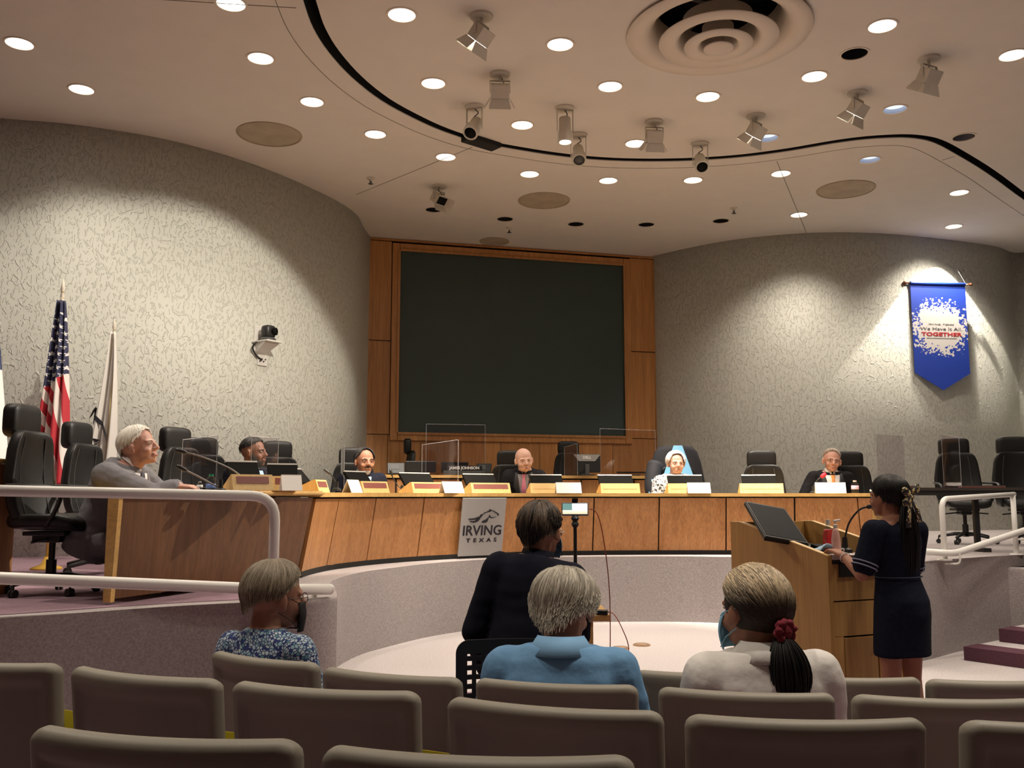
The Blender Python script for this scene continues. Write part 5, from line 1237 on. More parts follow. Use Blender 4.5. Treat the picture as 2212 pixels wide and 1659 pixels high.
def trousers(P, m, g=.014, short=1.0, name='trousers', shoes=None):
    bm = bmesh.new(); bs = P.bs; P.torso(bm, .012, 0, .12)
    for s in (-1, 1):
        hip, kn, an, toe = P.lg[s]; rc(bm, hip, (.088 + g) * bs, kn, (.058 + g) * bs); rc(bm, kn, (.058 + g) * bs, kn.lerp(an, .92 * short), (.045 + g) * bs)
    o = link(fuse(bm, .013, 3, .5), name, P.root, m)
    if shoes:
        for s in (-1, 1):
            hip, kn, an, toe = P.lg[s]; bm = bmesh.new(); rc(bm, an + Vector((0, .02, -.035)) * bs, .046 * bs, toe + Vector((0, -.03, -.005)) * bs, .036 * bs); obj('shoe', bm, shoes, P.root, True)
def suit_front(P, jacket, shirt_m, tie_m, jm, wide=.075, vz=.32):
    bv = BVHTree.FromPolygons([v.co[:] for v in jacket.data.vertices], [p.vertices[:] for p in jacket.data.polygons])
    z0 = .548; rows = []
    for j in range(9):
        t = j / 8; z = z0 - (z0 - vz) * t; w_ = wide * (1 - t) ** .8 + .003; rows.append(lerprow((-w_, z), (w_, z), 8))
    decal(P, rows, shirt_m, 'shirt_front', 'torso', .003, bv)
    if tie_m:
        rows = [lerprow((-w_, z), (w_, z), 4) for w_, z in ((.017, .552), (.022, .535), (.014, .512), (.02, .46), (.027, .40), (.03, vz - .0))]
        decal(P, rows, tie_m, 'tie', 'torso', .010, bv)
    for s in (-1, 1):
        rows = []
        for j in range(7):
            t = j / 6; z = z0 + .01 - (z0 + .01 - vz) * t; w_ = wide * (1 - t) ** .8; k = .055 * math.sin(PI * min(1, t * 1.1 + .12)) ** .7 * (1.25 if .25 < t < .45 else 1); rows.append(lerprow((s * w_, z), (s * (w_ + k), z), 3))
        decal(P, rows, jm, 'lapel', 'torso', .009, bv, .003)
    bm = bmesh.new()                    # shirt collar
    for s in (-1, 1):
        q = [P.tp(s * .062, .03, .60), P.tp(s * .068, -.03, .585), P.tp(s * .030, -.085, .555), P.tp(s * .004, -.088, .565), P.tp(s * .028, -.055, .60), P.tp(s * .055, -.01, .615)]
        loft(bm, [q, [p + P.R @ Vector((0, -.004, .001)) for p in q]])
    obj('collar', bm, shirt_m, P.root)
# hair ----------------------------------------------------
def hairmat(name, a, b_, rough=.45):
    m = bpy.data.materials.new('hair_' + name); m.use_nodes = True; nt = m.node_tree; P_ = nt.nodes['Principled BSDF']
    at_ = nt.nodes.new('ShaderNodeAttribute'); at_.attribute_name = 'tone'; mx = nt.nodes.new('ShaderNodeMix'); mx.data_type = 'RGBA'
    mx.inputs[6].default_value = (*a, 1); mx.inputs[7].default_value = (*b_, 1); nt.links.new(at_.outputs['Fac'], mx.inputs[0]); nt.links.new(mx.outputs[2], P_.inputs['Base Color']); P_.inputs['Roughness'].default_value = rough
    P_.inputs['Specular IOR Level'].default_value = .35; return m
HC = (0, .012, .135)
def scalp(P, th, ph, r=(.084, .104, .098), c=HC):        # th from crown, ph azimuth (0 = back, PI = face)
    if th > 1.62: sn, cs = math.sin(1.62) - (th - 1.62) * .16, math.cos(1.62) - (th - 1.62) * .95
    else: sn, cs = math.sin(th), math.cos(th)
    return P.hp(c[0] + r[0] * sn * math.sin(ph), c[1] + r[1] * sn * math.cos(ph), c[2] + r[2] * cs)
def hair(P, m, thend, n=700, th0=.02, rad=(.084, .104, .098), w_=.0022, tone=None, jit=.05, wave=.0, c=HC, flip=0, seed=3, cap=True, swirl=.1, lift=.003):
    """strands combed from the crown down; thend(ph) gives where they end"""
    rnd = random.Random(seed); vs, fs, tn = [], [], []
    hs = P.hs
    def strand(path, wd, t_):
        b0 = len(vs); K = 5
        for i, (p, t, u, v) in enumerate(frames(path)):
            k = i / (len(path) - 1); rr = wd * (1 - .75 * k ** 2.5) * (.5 + .5 * min(1, k * 6 + .3))
            for q in range(K): a = 2 * PI * q / K; vs.append(p + (u * math.cos(a) + v * math.sin(a)) * rr); tn.append(t_(k) if callable(t_) else t_)
            if i:
                for q in range(K): fs.append((b0 + (i - 1) * K + q, b0 + (i - 1) * K + (q + 1) % K, b0 + i * K + (q + 1) % K, b0 + i * K + q))
        fs.append(tuple(b0 + q for q in range(K))); fs.append(tuple(b0 + (len(path) - 1) * K + q for q in range(K))[::-1])
    for _ in range(n):
        ph = rnd.uniform(-PI, PI); te = thend(ph) * (1 + rnd.uniform(-jit, jit)); ts = th0 + (te - th0) * (rnd.random() ** 1.6) * .75; L = (te - ts) * rnd.uniform(.7, 1) if ts > th0 + .3 else te - ts
        dph = rnd.uniform(-.12, .12) + swirl; h = lift * rnd.uniform(.1, 1.3); path = []
        for k in range(9):
            t = k / 8; th = ts + L * t; a = ph + dph * t * t; r_ = tuple(x + h * math.sin(t * PI) * 1.2 + (flip * t ** 4) + wave * math.sin(t * 7 + ph * 5) for x in rad); path.append(scalp(P, th, a, r_, c))
        tv = tone(ph, ts, rnd) if tone else rnd.random(); strand(path, w_ * hs * rnd.uniform(.7, 1.3), tv)
    if cap:
        b0 = len(vs); NA, NB = 40, 16
        for j in range(NB + 1):
            for i in range(NA):
                ph = -PI + 2 * PI * i / NA; te = max(thend(ph) - .06, .05); th = max(th0 - .1, .0) + (te - max(th0 - .1, 0)) * j / NB; q = tuple(x - .001 - (.008 if j == NB else 0) for x in rad); vs.append(scalp(P, th + .001, ph, q, c)); tn.append(tone(ph, th, rnd) if tone else .4)
                if j: fs.append((b0 + (j - 1) * NA + i, b0 + (j - 1) * NA + (i + 1) % NA, b0 + j * NA + (i + 1) % NA, b0 + j * NA + i))
    me = bpy.data.meshes.new('hair'); me.from_pydata([v[:] for v in vs], [], fs); at_ = me.attributes.new('tone', 'FLOAT', 'POINT')
    at_.data.foreach_set('value', [float(x) for x in tn])
    for p in me.polygons: p.use_smooth = True
    o = link(me, 'hair', P.root, m); P.strand = strand; return o
def bundle(P, name, m, paths, w_=.0025, tone=None, seed=1, parent=None):
    rnd = random.Random(seed); vs, fs, tn = [], [], []; K = 5
    for path in paths:
        b0 = len(vs); tv = rnd.random() if tone is None else tone(path, rnd); wd = w_ * rnd.uniform(.7, 1.4)
        for i, (p, t, u, v) in enumerate(frames(path)):
            k = i / (len(path) - 1); rr = wd * (1 - .8 * k ** 3)
            for q in range(K):
                a = 2 * PI * q / K; vs.append(p + (u * math.cos(a) + v * math.sin(a)) * rr); tn.append(tv(k) if callable(tv) else tv)
            if i:
                for q in range(K): fs.append((b0 + (i - 1) * K + q, b0 + (i - 1) * K + (q + 1) % K, b0 + i * K + (q + 1) % K, b0 + i * K + q))
    me = bpy.data.meshes.new(name); me.from_pydata([v[:] for v in vs], [], fs); at_ = me.attributes.new('tone', 'FLOAT', 'POINT'); at_.data.foreach_set('value', [float(x) for x in tn])
    for p in me.polygons: p.use_smooth = True
    return link(me, name, parent or P.root, m)
# hairlines: angle from the crown where hair stops, by azimuth (0 back, pi face)
def line(back, side, temple, front):
    pts = [(0, back), (PI * .35, side + .1), (PI * .5, side), (PI * .68, temple), (PI * .8, front + .12), (PI, front)]
    def f(ph):
        a = abs(ph)
        for (a0, v0), (a1, v1) in zip(pts, pts[1:]):
            if a <= a1: t = (a - a0) / (a1 - a0); t = t * t * (3 - 2 * t); return v0 + (v1 - v0) * t
        return pts[-1][1]
    return f
SK_P = skin('pale', (.60, .37, .29)); SK_R = skin('ruddy', (.56, .31, .24)); SK_B = skin('brown', (.24, .115, .07)); SK_T = skin('tan', (.40, .20, .13))
LIP = mat('lip', (.38, .13, .11), .5); LIPD = mat('lip_dark', (.16, .06, .05), .5)
BLK = mat('suit_black', (.012, .011, .013), .85, spec=.12, noise_amt=.1, nscale=30); BLK2 = mat('lapel_black', (.022, .021, .024), .6)
NAVY = mat('suit_navy', (.012, .013, .022), .9, spec=.12, noise_amt=.12, nscale=25, bump=.3, bscale=9, bdist=.01)
GREY = mat('suit_grey', (.16, .155, .17), .75, noise_amt=.1, nscale=40, bump=.35, bscale=11, bdist=.02); GREY2 = mat('lapel_grey', (.19, .18, .20), .7)
WSH = mat('shirt_white', (.78, .77, .76), .75); LBL = mat('shirt_light_blue', (.42, .60, .74), .75)
SHOE = mat('shoe_black', (.015, .014, .013), .3); DARKT = mat('trousers_dark', (.03, .03, .035), .8)
dY = lambda px, d: on_curve(px)[0].y + d
# 1 grey suit, profile to the right
W1 = {1: ((.24, -.16, .24), (.17, -.42, .20), (-.1, -1, -.05)), -1: ((-.24, -.14, .22), (-.14, -.42, .19), (.1, -1, -.05))}
P = person('white haired man in grey suit leaning on the desk wing, seen in profile', 'person', 288, 923, 6.75, 1, -.12, 1.22, 1.28, SK_R, lean=.38, yaw=.08, pitch=-.22, neckf=.03, arms={-1: W1[-1], 1: W1[1], (-1, 'W'): (at(330, 1072, 6.35), at(375, 1052, 6.45), (1, .3, -.05)), (1, 'W'): (at(345, 1066, 7.1), at(385, 1050, 6.9), (1, -.2, -.05))}, thin=1.12)
J = garment(P, 'jacket', GREY, .02, .022, sleeves=.96); suit_front(P, J, WSH, mat('tie_dark', (.05, .05, .08), .6), GREY2); trousers(P, GREY, shoes=SHOE)
hair(P, hairmat('white', (.70, .66, .58), (.86, .83, .76)), line(2.3, 1.75, 1.38, .84), 900, w_=.0026, rad=(.085, .106, .099))
face_marks(P, mat('brow_white', (.6, .55, .5), .8), LIP)
# 2 bearded man
P = person('bearded man in dark suit with light blue collar looking right, on desk wing', 'person', 545, 946, 8.7, .9, -.5, 1.1, 1.18, SK_B, lean=.15, yaw=.35, pitch=-.05, thin=1.15)
J = garment(P, 'jacket', NAVY, .02, .022); suit_front(P, J, LBL, None, NAVY, .07); trousers(P, DARKT)
BH = hairmat('black', (.008, .007, .007), (.035, .03, .028)); hair(P, BH, line(1.9, 1.45, 1.2, .85), 420, w_=.0026, rad=(.084, .103, .098))
face_marks(P, SHOE, LIPD, .009)
def beard(P, m, lo=.0, hi=.075, dens=1, gz=.006):
    rows = [lerprow((-w_, z), (w_, z), 10) for w_, z in ((.060, .080), (.058, .066), (.050, .034), (.045, .018), (.034, .004), (.018, -.004))]
    bm = bmesh.new(); hsx = P.hs
    blob(bm, P.hp(0, -.040, .024), (.053 * hsx, .046 * hsx, .034 * hsx), P.Rh)
    for s in (-1, 1): rc(bm, P.hp(s * .062, -.012, .082), .014 * hsx, P.hp(s * .046, -.045, .03), .018 * hsx)
    rc(bm, P.hp(-.022, -.080, .056), .007 * hsx, P.hp(.022, -.080, .056), .007 * hsx)
    link(fuse(bm, .008, 2, .5), 'beard', P.root, m)
beard(P, mat('beard_black', (.015, .012, .01), .9, bump=.6, bscale=120, bdist=.006))
# 3 long haired man with goatee
P = person('man with long slicked black hair and grey goatee in navy suit', 'person', 787, 968, dY(800, .9), .45, -.9, 1.12, 1.24, SK_T, lean=.1, yaw=.10, pitch=.02, shz=.01, thin=1.2)
J = garment(P, 'jacket', NAVY, .022, .024); suit_front(P, J, LBL, None, NAVY, .06, .38); trousers(P, DARKT)
hair(P, BH, line(2.3, 1.75, 1.3, .55), 620, w_=.0026, rad=(.084, .108, .098), flip=.004)
face_marks(P, SHOE, LIPD, .009, -.002)
bm = bmesh.new(); rc(bm, P.hp(-.026, -.080, .054), .007 * P.hs, P.hp(0, -.088, .058), .008 * P.hs); rc(bm, P.hp(.026, -.080, .054), .007 * P.hs, P.hp(0, -.088, .058), .008 * P.hs)
link(fuse(bm, .006, 2), 'moustache', P.root, mat('moustache_black', (.02, .017, .015), .9))
bm = bmesh.new(); blob(bm, P.hp(0, -.066, .012), (.030 * P.hs, .022 * P.hs, .026 * P.hs), P.Rh); link(fuse(bm, .006, 2), 'goatee', P.root, mat('goatee_grey', (.30, .27, .25), .9, bump=.5, bscale=100, bdist=.005))
# 4 bald man
P = person('bald smiling man in black suit with pink tie behind the curved desk', 'person', 1129, 968, dY(1130, .75), -.05, -1, 1.10, 1.27, SK_P, lean=.34, yaw=.28, pitch=.12, roll=-.1, neckf=.025, jaw=1.15, thin=1.05, arms={1: ((.25, -.12, .2), (.12, -.38, .16), (-.4, -1, 0)), -1: ((-.25, -.12, .2), (-.12, -.38, .16), (.4, -1, 0))})
J = garment(P, 'jacket', BLK, .022, .024); suit_front(P, J, mat('shirt_grey', (.25, .24, .27), .7), mat('tie_pink', (.62, .22, .34), .5), BLK2, .07, .12); trousers(P, DARKT)
face_marks(P, mat('brow_pale', (.42, .24, .18), .8), LIP, .006, .012)
# 5 white haired woman
P = person('white haired woman in black and white patterned blouse before draped robe', 'woman', 1459, 977, dY(1459, .75), .02, -1, 1.16, 1.22, SK_P, lean=.06, yaw=.08, jaw=1.08, thin=1.22, shz=-.01)
mp_ = bpy.data.materials.new('blouse_print'); mp_.use_nodes = True; nt = mp_.node_tree; tc = nt.nodes.new('ShaderNodeTexCoord')
def squiggle(nt, tc, sc, wd, ca, cb, dist=1.2):
    n = nt.nodes.new('ShaderNodeTexNoise'); n.inputs['Scale'].default_value = sc; n.inputs['Detail'].default_value = 1.5; n.inputs['Distortion'].default_value = dist; nt.links.new(tc.outputs['Object'], n.inputs['Vector'])
    s = nt.nodes.new('ShaderNodeMath'); s.operation = 'SUBTRACT'; s.inputs[1].default_value = .5; nt.links.new(n.outputs['Fac'], s.inputs[0]); a = nt.nodes.new('ShaderNodeMath'); a.operation = 'ABSOLUTE'; nt.links.new(s.outputs[0], a.inputs[0])
    l = nt.nodes.new('ShaderNodeMath'); l.operation = 'LESS_THAN'; l.inputs[1].default_value = wd; nt.links.new(a.outputs[0], l.inputs[0])
    m_ = nt.nodes.new('ShaderNodeMix'); m_.data_type = 'RGBA'; m_.inputs[6].default_value = (*ca, 1); m_.inputs[7].default_value = (*cb, 1); nt.links.new(l.outputs[0], m_.inputs[0]); return m_
o_ = squiggle(nt, tc, 22, .045, (.72, .68, .66), (.03, .03, .04)); nt.links.new(o_.outputs[2], nt.nodes['Principled BSDF'].inputs['Base Color']); nt.nodes['Principled BSDF'].inputs['Roughness'].default_value = .8
garment(P, 'blouse', mp_, .018, .022, zlo=0, sleeves=.8); trousers(P, DARKT)
hair(P, hairmat('silver', (.62, .58, .58), (.85, .82, .82)), line(2.2, 2.0, 1.6, .74), 900, w_=.0028, rad=(.094, .114, .108), wave=.002)
face_marks(P, mat('brow_grey', (.42, .33, .3), .8), LIP, .006, .004)
# 6 man with orange tie
P = person('smiling man with glasses, black suit and orange tie at the desk', 'man', 1798, 970, dY(1798, .85), -.1, -1, 1.16, 1.27, SK_R, lean=.2, yaw=-.02, roll=.10, pitch=.02, jaw=.98, thin=1.1, arms={1: ((.30, -.12, .2), (.16, -.38, .14), (-.4, -1, 0)), -1: ((-.34, -.10, .2), (-.16, -.38, .14), (.4, -1, 0))})
P.root['category'] = 'person'
J = garment(P, 'jacket', BLK, .022, .026); suit_front(P, J, WSH, mat('tie_orange', (.85, .36, .10), .5), BLK2, .08, .2); trousers(P, DARKT)
bm = bmesh.new(); blob(bm, P.tp(.10, -.165, .42), (.014, .005, .016)); obj('lapel_pin', bm, mat('pin_gold', (.7, .6, .25), .3, metal=.7), P.root, True)
hair(P, hairmat('greybrown', (.22, .16, .12), (.55, .47, .38)), line(1.8, 1.35, 1.1, .66), 460, w_=.0026, rad=(.082, .103, .097))
face_marks(P, mat('brow_brown', (.25, .16, .12), .8), LIP, .006, .010); glasses(P, mat('frame_thin', (.2, .13, .1), .3, metal=.5))
for o in SC.objects:
    if o.get('category') == 'woman': o['category'] = 'person'
# 7 woman standing at the lectern (seen from behind, face turned left)
NV = mat('dress_navy', (.012, .015, .027), .9, spec=.1,  noise_amt=.15, nscale=50, bump=.3, bscale=14, bdist=.012)
LX, LY = -.40, .90
arms7 = {1: ((.27, -.02, .225), (.20, -.24, .33), (-.05, -1, .35)), -1: ((-.215, -.10, .20), (-.05, -.30, .30), (.35, -1, .3))}
P = person('woman in navy dress with long black ponytail standing at the lectern', 'person', 1922, 1029, 5.05, LX, LY, .86, .97, skin('woman_tan', (.42, .20, .125)), lean=.03, yaw=.20, pitch=-.04, arms=arms7, stand=True, thin=.93, voxel=.006, shz=-.005)
bm = bmesh.new(); bs = P.bs; rings = []
for z, y, rx, ry in ((-.27, .0, .185, .150), (-.22, .0, .186, .150), (-.12, .005, .188, .150), (-.02, .015, .184, .156), (.06, .018, .176, .150), (.14, .008, .158, .128), (.19, .0, .145, .118), (.23, 0, .146, .118), (.32, 0, .165, .125), (.42, .005, .178, .122), (.48, .01, .165, .108), (.545, .015, .095, .075)):
    rings.append([P.tp(rx * math.cos(a), y + ry * math.sin(a) + .006 * math.sin(5 * a) * (z < 0), z) for a in [2 * PI * k / 40 for k in range(40)]])
loft(bm, rings)
for s in (-1, 1):
    rc(bm, P.tp(s * .09, .01, .49), .068 * bs, P.sh[s], .078 * bs); rc(bm, P.sh[s], .080 * bs, P.sh[s].lerp(P.el[s], .78), .073 * bs)
me = fuse(bm, .009, 4, .5)
nr_ = [v.normal.copy() for v in me.vertices]
for v, vn in zip(me.vertices, nr_): v.co += vn * (noise.noise(Vector((v.co.x * 7, v.co.y * 7, v.co.z * 3))) * .006)
dr = link(me, 'dress', P.root, NV)
for s in (-1, 1):
    d = (P.el[s] - P.sh[s]).normalized(); c = P.sh[s].lerp(P.el[s], .80)
    for k, cc in ((0, .078), (1, .0775)):
        bm = bmesh.new(); lathe(bm, [(cc * bs, -.012), (cc * bs + .002, -.010), (cc * bs + .002, -.006), (cc * bs, -.004), (cc * bs - .004, -.008), (cc * bs, -.012)], c + d * (.012 - k * .02), 24, rotto(d)); obj('sleeve_stitching', bm, mat('stitch', (.20, .22, .30), .7), dr, True)
bm = bmesh.new(); tube(bm, [P.tp(.152 * math.cos(a), .005 + .126 * math.sin(a), .205) for a in [2 * PI * k / 32 for k in range(33)]], .0028, 6); obj('waist_seam', bm, mat('seam_navy', (.05, .06, .09), .8), dr)
for s in (-1, 1):
    hip, kn, an, toe = P.lg[s]; bm = bmesh.new(); rc(bm, an + Vector((0, .02, -.04)) * bs, .040 * bs, toe + Vector((0, -.02, -.012)) * bs, .032 * bs); rc(bm, an + Vector((0, .03, -.05)) * bs, .03 * bs, an + Vector((0, .03, -.06)) * bs, .03 * bs); obj('shoe', bm, SHOE, P.root, True)
KH = hairmat('jet', (.004, .004, .004), (.02, .018, .017), .38)
hair(P, KH, line(2.6, 2.15, 1.5, .70), 1300, w_=.0020, rad=(.088, .110, .102), swirl=.0, lift=.002)
rnd = random.Random(5); tie = Vector((0, .108, .105)); paths = []
for _ in range(700):
    r_ = .020 + .0 * 0; a = rnd.uniform(0, 2 * PI); q = math.sqrt(rnd.random()); L_ = rnd.uniform(.38, .50); pts = []
    for k in range(10):
        t = k / 9; w_ = .024 + .062 * math.sin(min(1, t * 1.25) * PI * .62) * (1 - .5 * t ** 2); pts.append(P.hp(tie.x + q * math.cos(a) * w_ + .012 * t, tie.y + .012 * math.sin(t * 3) + q * math.sin(a) * w_ * .55 + .015 * t, tie.z - L_ * t))
    paths.append(pts)
bundle(P, 'ponytail', KH, paths, .0022)
bm = bmesh.new(); bow = mat('bow_gold_black', (.75, .62, .28), .6)
nt = bow.node_tree; tc = nt.nodes.new('ShaderNodeTexCoord'); o_ = squiggle(nt, tc, 30, .10, (.78, .66, .30), (.03, .025, .03)); nt.links.new(o_.outputs[2], nt.nodes['Principled BSDF'].inputs['Base Color'])
blob(bm, P.hp(.0, .135, .112), (.022, .016, .018))
for sx, sz in ((-.05, .045), (.06, .03), (.052, -.02)): supere(bm, (.036, .013, .022), .8, .7, 16, 8, None, P.hp(sx * .8, .142, .112 + sz), P.Rh @ Matrix.Rotation(-math.atan2(sz, sx), 3, 'Y'))
for sx in (-.045, .05):
    q = [P.hp(0, .135, .105), P.hp(sx * .7, .15, .05), P.hp(sx * 1.1, .155, -.02 - (.0 if sx < 0 else .03))]
    loft(bm, [[p + P.Rh @ Vector((-w_, 0, 0)), p + P.Rh @ Vector((w_, 0, 0)), p + P.Rh @ Vector((w_, .003, 0)), p + P.Rh @ Vector((-w_, .003, 0))] for p, w_ in zip(q, (.01, .02, .024))])
obj('hair_bow', bm, bow, P.root, True)
face_marks(P, SHOE, LIPD)
bm = bmesh.new(); c = P.wr[1].lerp(P.el[1], .12); d = (P.el[1] - P.wr[1]).normalized(); lathe(bm, [(.029, -.004), (.031, -.002), (.031, .002), (.029, .004), (.027, 0), (.029, -.004)], c, 20, rotto(d)); obj('bracelet', bm, M['white_plastic'], P.root, True)
WOM = P
# 8 audience: woman with short grey-brown hair, glasses and black mask
fl_ = bpy.data.materials.new('floral_print'); fl_.use_nodes = True; nt = fl_.node_tree; tc = nt.nodes.new('ShaderNodeTexCoord')
v_ = nt.nodes.new('ShaderNodeTexVoronoi'); v_.inputs['Scale'].default_value = 82; nt.links.new(tc.outputs['Object'], v_.inputs['Vector']); v2 = nt.nodes.new('ShaderNodeTexVoronoi'); v2.feature = 'DISTANCE_TO_EDGE'; v2.inputs['Scale'].default_value = 82; nt.links.new(tc.outputs['Object'], v2.inputs['Vector'])
lt2 = nt.nodes.new('ShaderNodeMath'); lt2.operation = 'LESS_THAN'; lt2.inputs[1].default_value = .10; nt.links.new(v2.outputs['Distance'], lt2.inputs[0])
cr = nt.nodes.new('ShaderNodeValToRGB'); cr.color_ramp.interpolation = 'CONSTANT'; e = cr.color_ramp.elements; e[0].color = (.42, .56, .62, 1); e[1].position = .35; e[1].color = (.30, .48, .55, 1)
for p_, c_ in ((.55, (.55, .66, .70, 1)), (.75, (.12, .30, .34, 1)), (.87, (.03, .05, .20, 1))): q = e.new(p_); q.color = c_
sp = nt.nodes.new('ShaderNodeSeparateColor'); nt.links.new(v_.outputs['Color'], sp.inputs[0]); nt.links.new(sp.outputs[0], cr.inputs[0])
mx = nt.nodes.new('ShaderNodeMix'); mx.data_type = 'RGBA'; nt.links.new(lt2.outputs[0], mx.inputs[0]); nt.links.new(cr.outputs[0], mx.inputs[6]); mx.inputs[7].default_value = (.02, .03, .14, 1); nt.links.new(mx.outputs[2], nt.nodes['Principled BSDF'].inputs['Base Color']); nt.nodes['Principled BSDF'].inputs['Roughness'].default_value = .85
P = person('seated woman with short ash hair, glasses and black mask, floral top', 'person', 592, 1216, 3.75, .35, .95, .88, 1.14, SK_T, lean=.02, yaw=.0 - .62, pitch=.02, thin=.92, shz=-.01, voxel=.0065)
garment(P, 'blouse', fl_, .013, .017, zlo=0, sleeves=.9, voxel=.008); trousers(P, DARKT)
AH = hairmat('ash', (.10, .075, .045), (.40, .34, .25)); hair(P, AH, line(2.35, 1.8, 1.4, .95), 1700, w_=.0019, rad=(.092, .112, .104), swirl=.15, lift=.003, tone=lambda ph, ts, r: min(1, r.random() * .7 + .25 * (ts < .8)))
glasses(P, mat('frame_brown', (.10, .05, .04), .3)); mask(P, mat('mask_black', (.012, .011, .013), .85))
# 9 man with phone on the tripod
P = person('man in dark jacket leaning forward on the black perforated chair, filming', 'person', 1166, 1091, 4.15, .18, 1, .92, 1.0, SK_T, lean=.12, side=-.13, yaw=-.35, pitch=-.0, thin=1.02, voxel=.007, arms={-1: ((-.22, -.16, .24), (-.10, -.36, .34), (.2, -1, .2)), 1: ((.25, -.04, .18), (.20, -.24, .0), (0, -1, -.4))})
J = garment(P, 'jacket', NAVY, .02, .024, zlo=-.02, voxel=.009); trousers(P, DARKT, shoes=SHOE)
bm = bmesh.new(); loft(bm, [[P.tp((.075 - k * .004) * math.cos(a), .018 - .01 * k + (.066 - k * .002) * math.sin(a), .555 + .022 * k) for a in [2 * PI * q / 28 for q in range(28)]] for k in range(3)], cap=False); o = obj('collar', bm, NAVY, P.root, True); so = o.modifiers.new('t', 'SOLIDIFY'); so.thickness = .008; so.offset = 1
hair(P, hairmat('darkbrown', (.012, .009, .007), (.15, .105, .07)), line(2.5, 1.85, 1.25, .75), 1500, w_=.0022, rad=(.086, .106, .108), wave=.004, lift=.006, tone=lambda ph, ts, r: (.5 + .5 * r.random()) if ts < .75 and r.random() < .7 else r.random() * .15)
mask(P, mat('mask_blue', (.22, .45, .62), .8), BLK); glasses(P, M['chrome'])
# 10 man in blue polo
PB = mat('polo_blue', (.15, .33, .56), .85, noise_amt=.05, nscale=8, bump=.5, bscale=9, bdist=.02)
P = person('grey haired man in light blue polo shirt, nearest seated listener in the middle', 'person', 1222, 1232, 3.28, .12, 1, 1.04, 1.10, skin('neck_red', (.46, .22, .15)), lean=.05, yaw=-.15, pitch=.26, neckf=.03, thin=1.14, voxel=.0065, arms={1: ((.25, -.08, .2), (.15, -.32, .1), (0, -1, 0)), -1: ((-.25, -.08, .2), (-.15, -.32, .1), (0, -1, 0))})
garment(P, 'polo_shirt', PB, .018, .022, zlo=0, sleeves=.42, voxel=.009); trousers(P, mat('jeans', (.05, .07, .12), .85))
def polo_collar(P, m, wide=.082, h=.03):
    bm = bmesh.new(); rings = []
    for k, (w_, z, dd) in enumerate(((.068, .60, 0), (.074, .612, .002), (.092, .585, .012), (.112, .555, .02))):
        rings.append([P.tp(w_ * math.cos(a), .020 + (w_ * .86 + dd) * math.sin(a), z - .02 * (math.sin(a) < 0) * abs(math.sin(a)) - .006) for a in [-.9 + (PI + 1.8) * q / 30 for q in range(31)]])
    loft(bm, rings, closed=False, cap=False); o = obj('collar', bm, m, P.root, True); so = o.modifiers.new('t', 'SOLIDIFY'); so.thickness = .004; return o
polo_collar(P, mat('polo_collar_blue', (.19, .38, .60), .85))
GH = hairmat('grey', (.24, .215, .165), (.66, .61, .51)); c0 = (0, .012, .135)
hair(P, GH, line(2.5, 1.85, 1.35, 1.0), 2500, th0=.40, w_=.0018, rad=(.096, .113, .105), swirl=.22, lift=.004, wave=.002, flip=.012, jit=.10, tone=lambda ph, ts, r: r.random() ** 1.2)
# 11 woman in white shirt with ponytail
P = person('woman in white shirt with dark ponytail and red scrunchie seated right of centre', 'person', 1633, 1229, 3.14, -.10, 1, 1.04, 1.16, SK_T, lean=.02, yaw=.42, pitch=-.02, thin=1.1, voxel=.0065)
WS = mat('shirt_offwhite', (.72, .70, .66), .85, noise_amt=.03, nscale=10, bump=.55, bscale=8, bdist=.02)
G = garment(P, 'shirt', WS, .020, .026, zlo=0, sleeves=.95, voxel=.009); trousers(P, DARKT); polo_collar(P, WS)
bm = bmesh.new(); bv = BVHTree.FromPolygons([v.co[:] for v in G.data.vertices], [p.vertices[:] for p in G.data.polygons]); dn = P.R @ Vector((0, -1, 0)); pts = []
for k in range(21):
    h_ = bv.ray_cast(P.tp(-.17 + .34 * k / 20, .5, .40 + .01 * math.sin(k / 20 * PI)), dn)
    if h_[0]: pts.append(h_[0])
tube(bm, pts, .0035, 6); obj('yoke_seam', bm, WS, G, True)
BHr = hairmat('blonde_dark', (.03, .02, .013), (.80, .64, .42)); rnd = random.Random(9); tie = Vector((.01, .122, .062)); paths = []
hl = line(1.85, 1.45, 1.25, .80); tones = {}
for _ in range(1900):
    ph = rnd.uniform(-PI, PI); th = hl(ph) * (1 - .85 * rnd.random() ** 2.2); p0 = Vector(scalp(P, th, ph)); pe = P.hp(*tie); cc = P.hp(*HC); pts = []
    for k in range(11):
        t = k / 10; q = p0.lerp(pe, t) - cc; n_ = q.normalized(); l_ = P.Rh.transposed() @ n_; rr = 1 / math.sqrt((l_.x / .090) ** 2 + (l_.y / .112) ** 2 + (l_.z / .103) ** 2) * P.hs
        pull = t ** 6; pts.append((cc + n_ * (rr + rnd.uniform(-.001, .003) + .004 * math.sin(t * PI))).lerp(pe, pull))
    tb = .75 * rnd.random() + .25 if (th < 1.0 or abs(ph) > 1.7) else .25 * rnd.random()
    paths.append((pts, tb))
ts_ = iter([b_ for _, b_ in paths]); zt0_ = P.hp(0, .1, .135).z
bundle(P, 'hair', BHr, [a_ for a_, _ in paths], .0021 * 1.0, tone=lambda p_, r_: (lambda b_: (lambda k: b_ * max(0, min(1, (p_[min(10, int(k * 10))].z - zt0_) / (.062 * P.hs))) + .03 * b_))(next(ts_)))
bm = bmesh.new(); blob(bm, P.hp(0, .018, .133), (.086 * P.hs, .106 * P.hs, .098 * P.hs), P.Rh)
hb = obj('hair_base', bm, mat('hair_under', (.035, .025, .016), .7), P.root, True)
paths = []
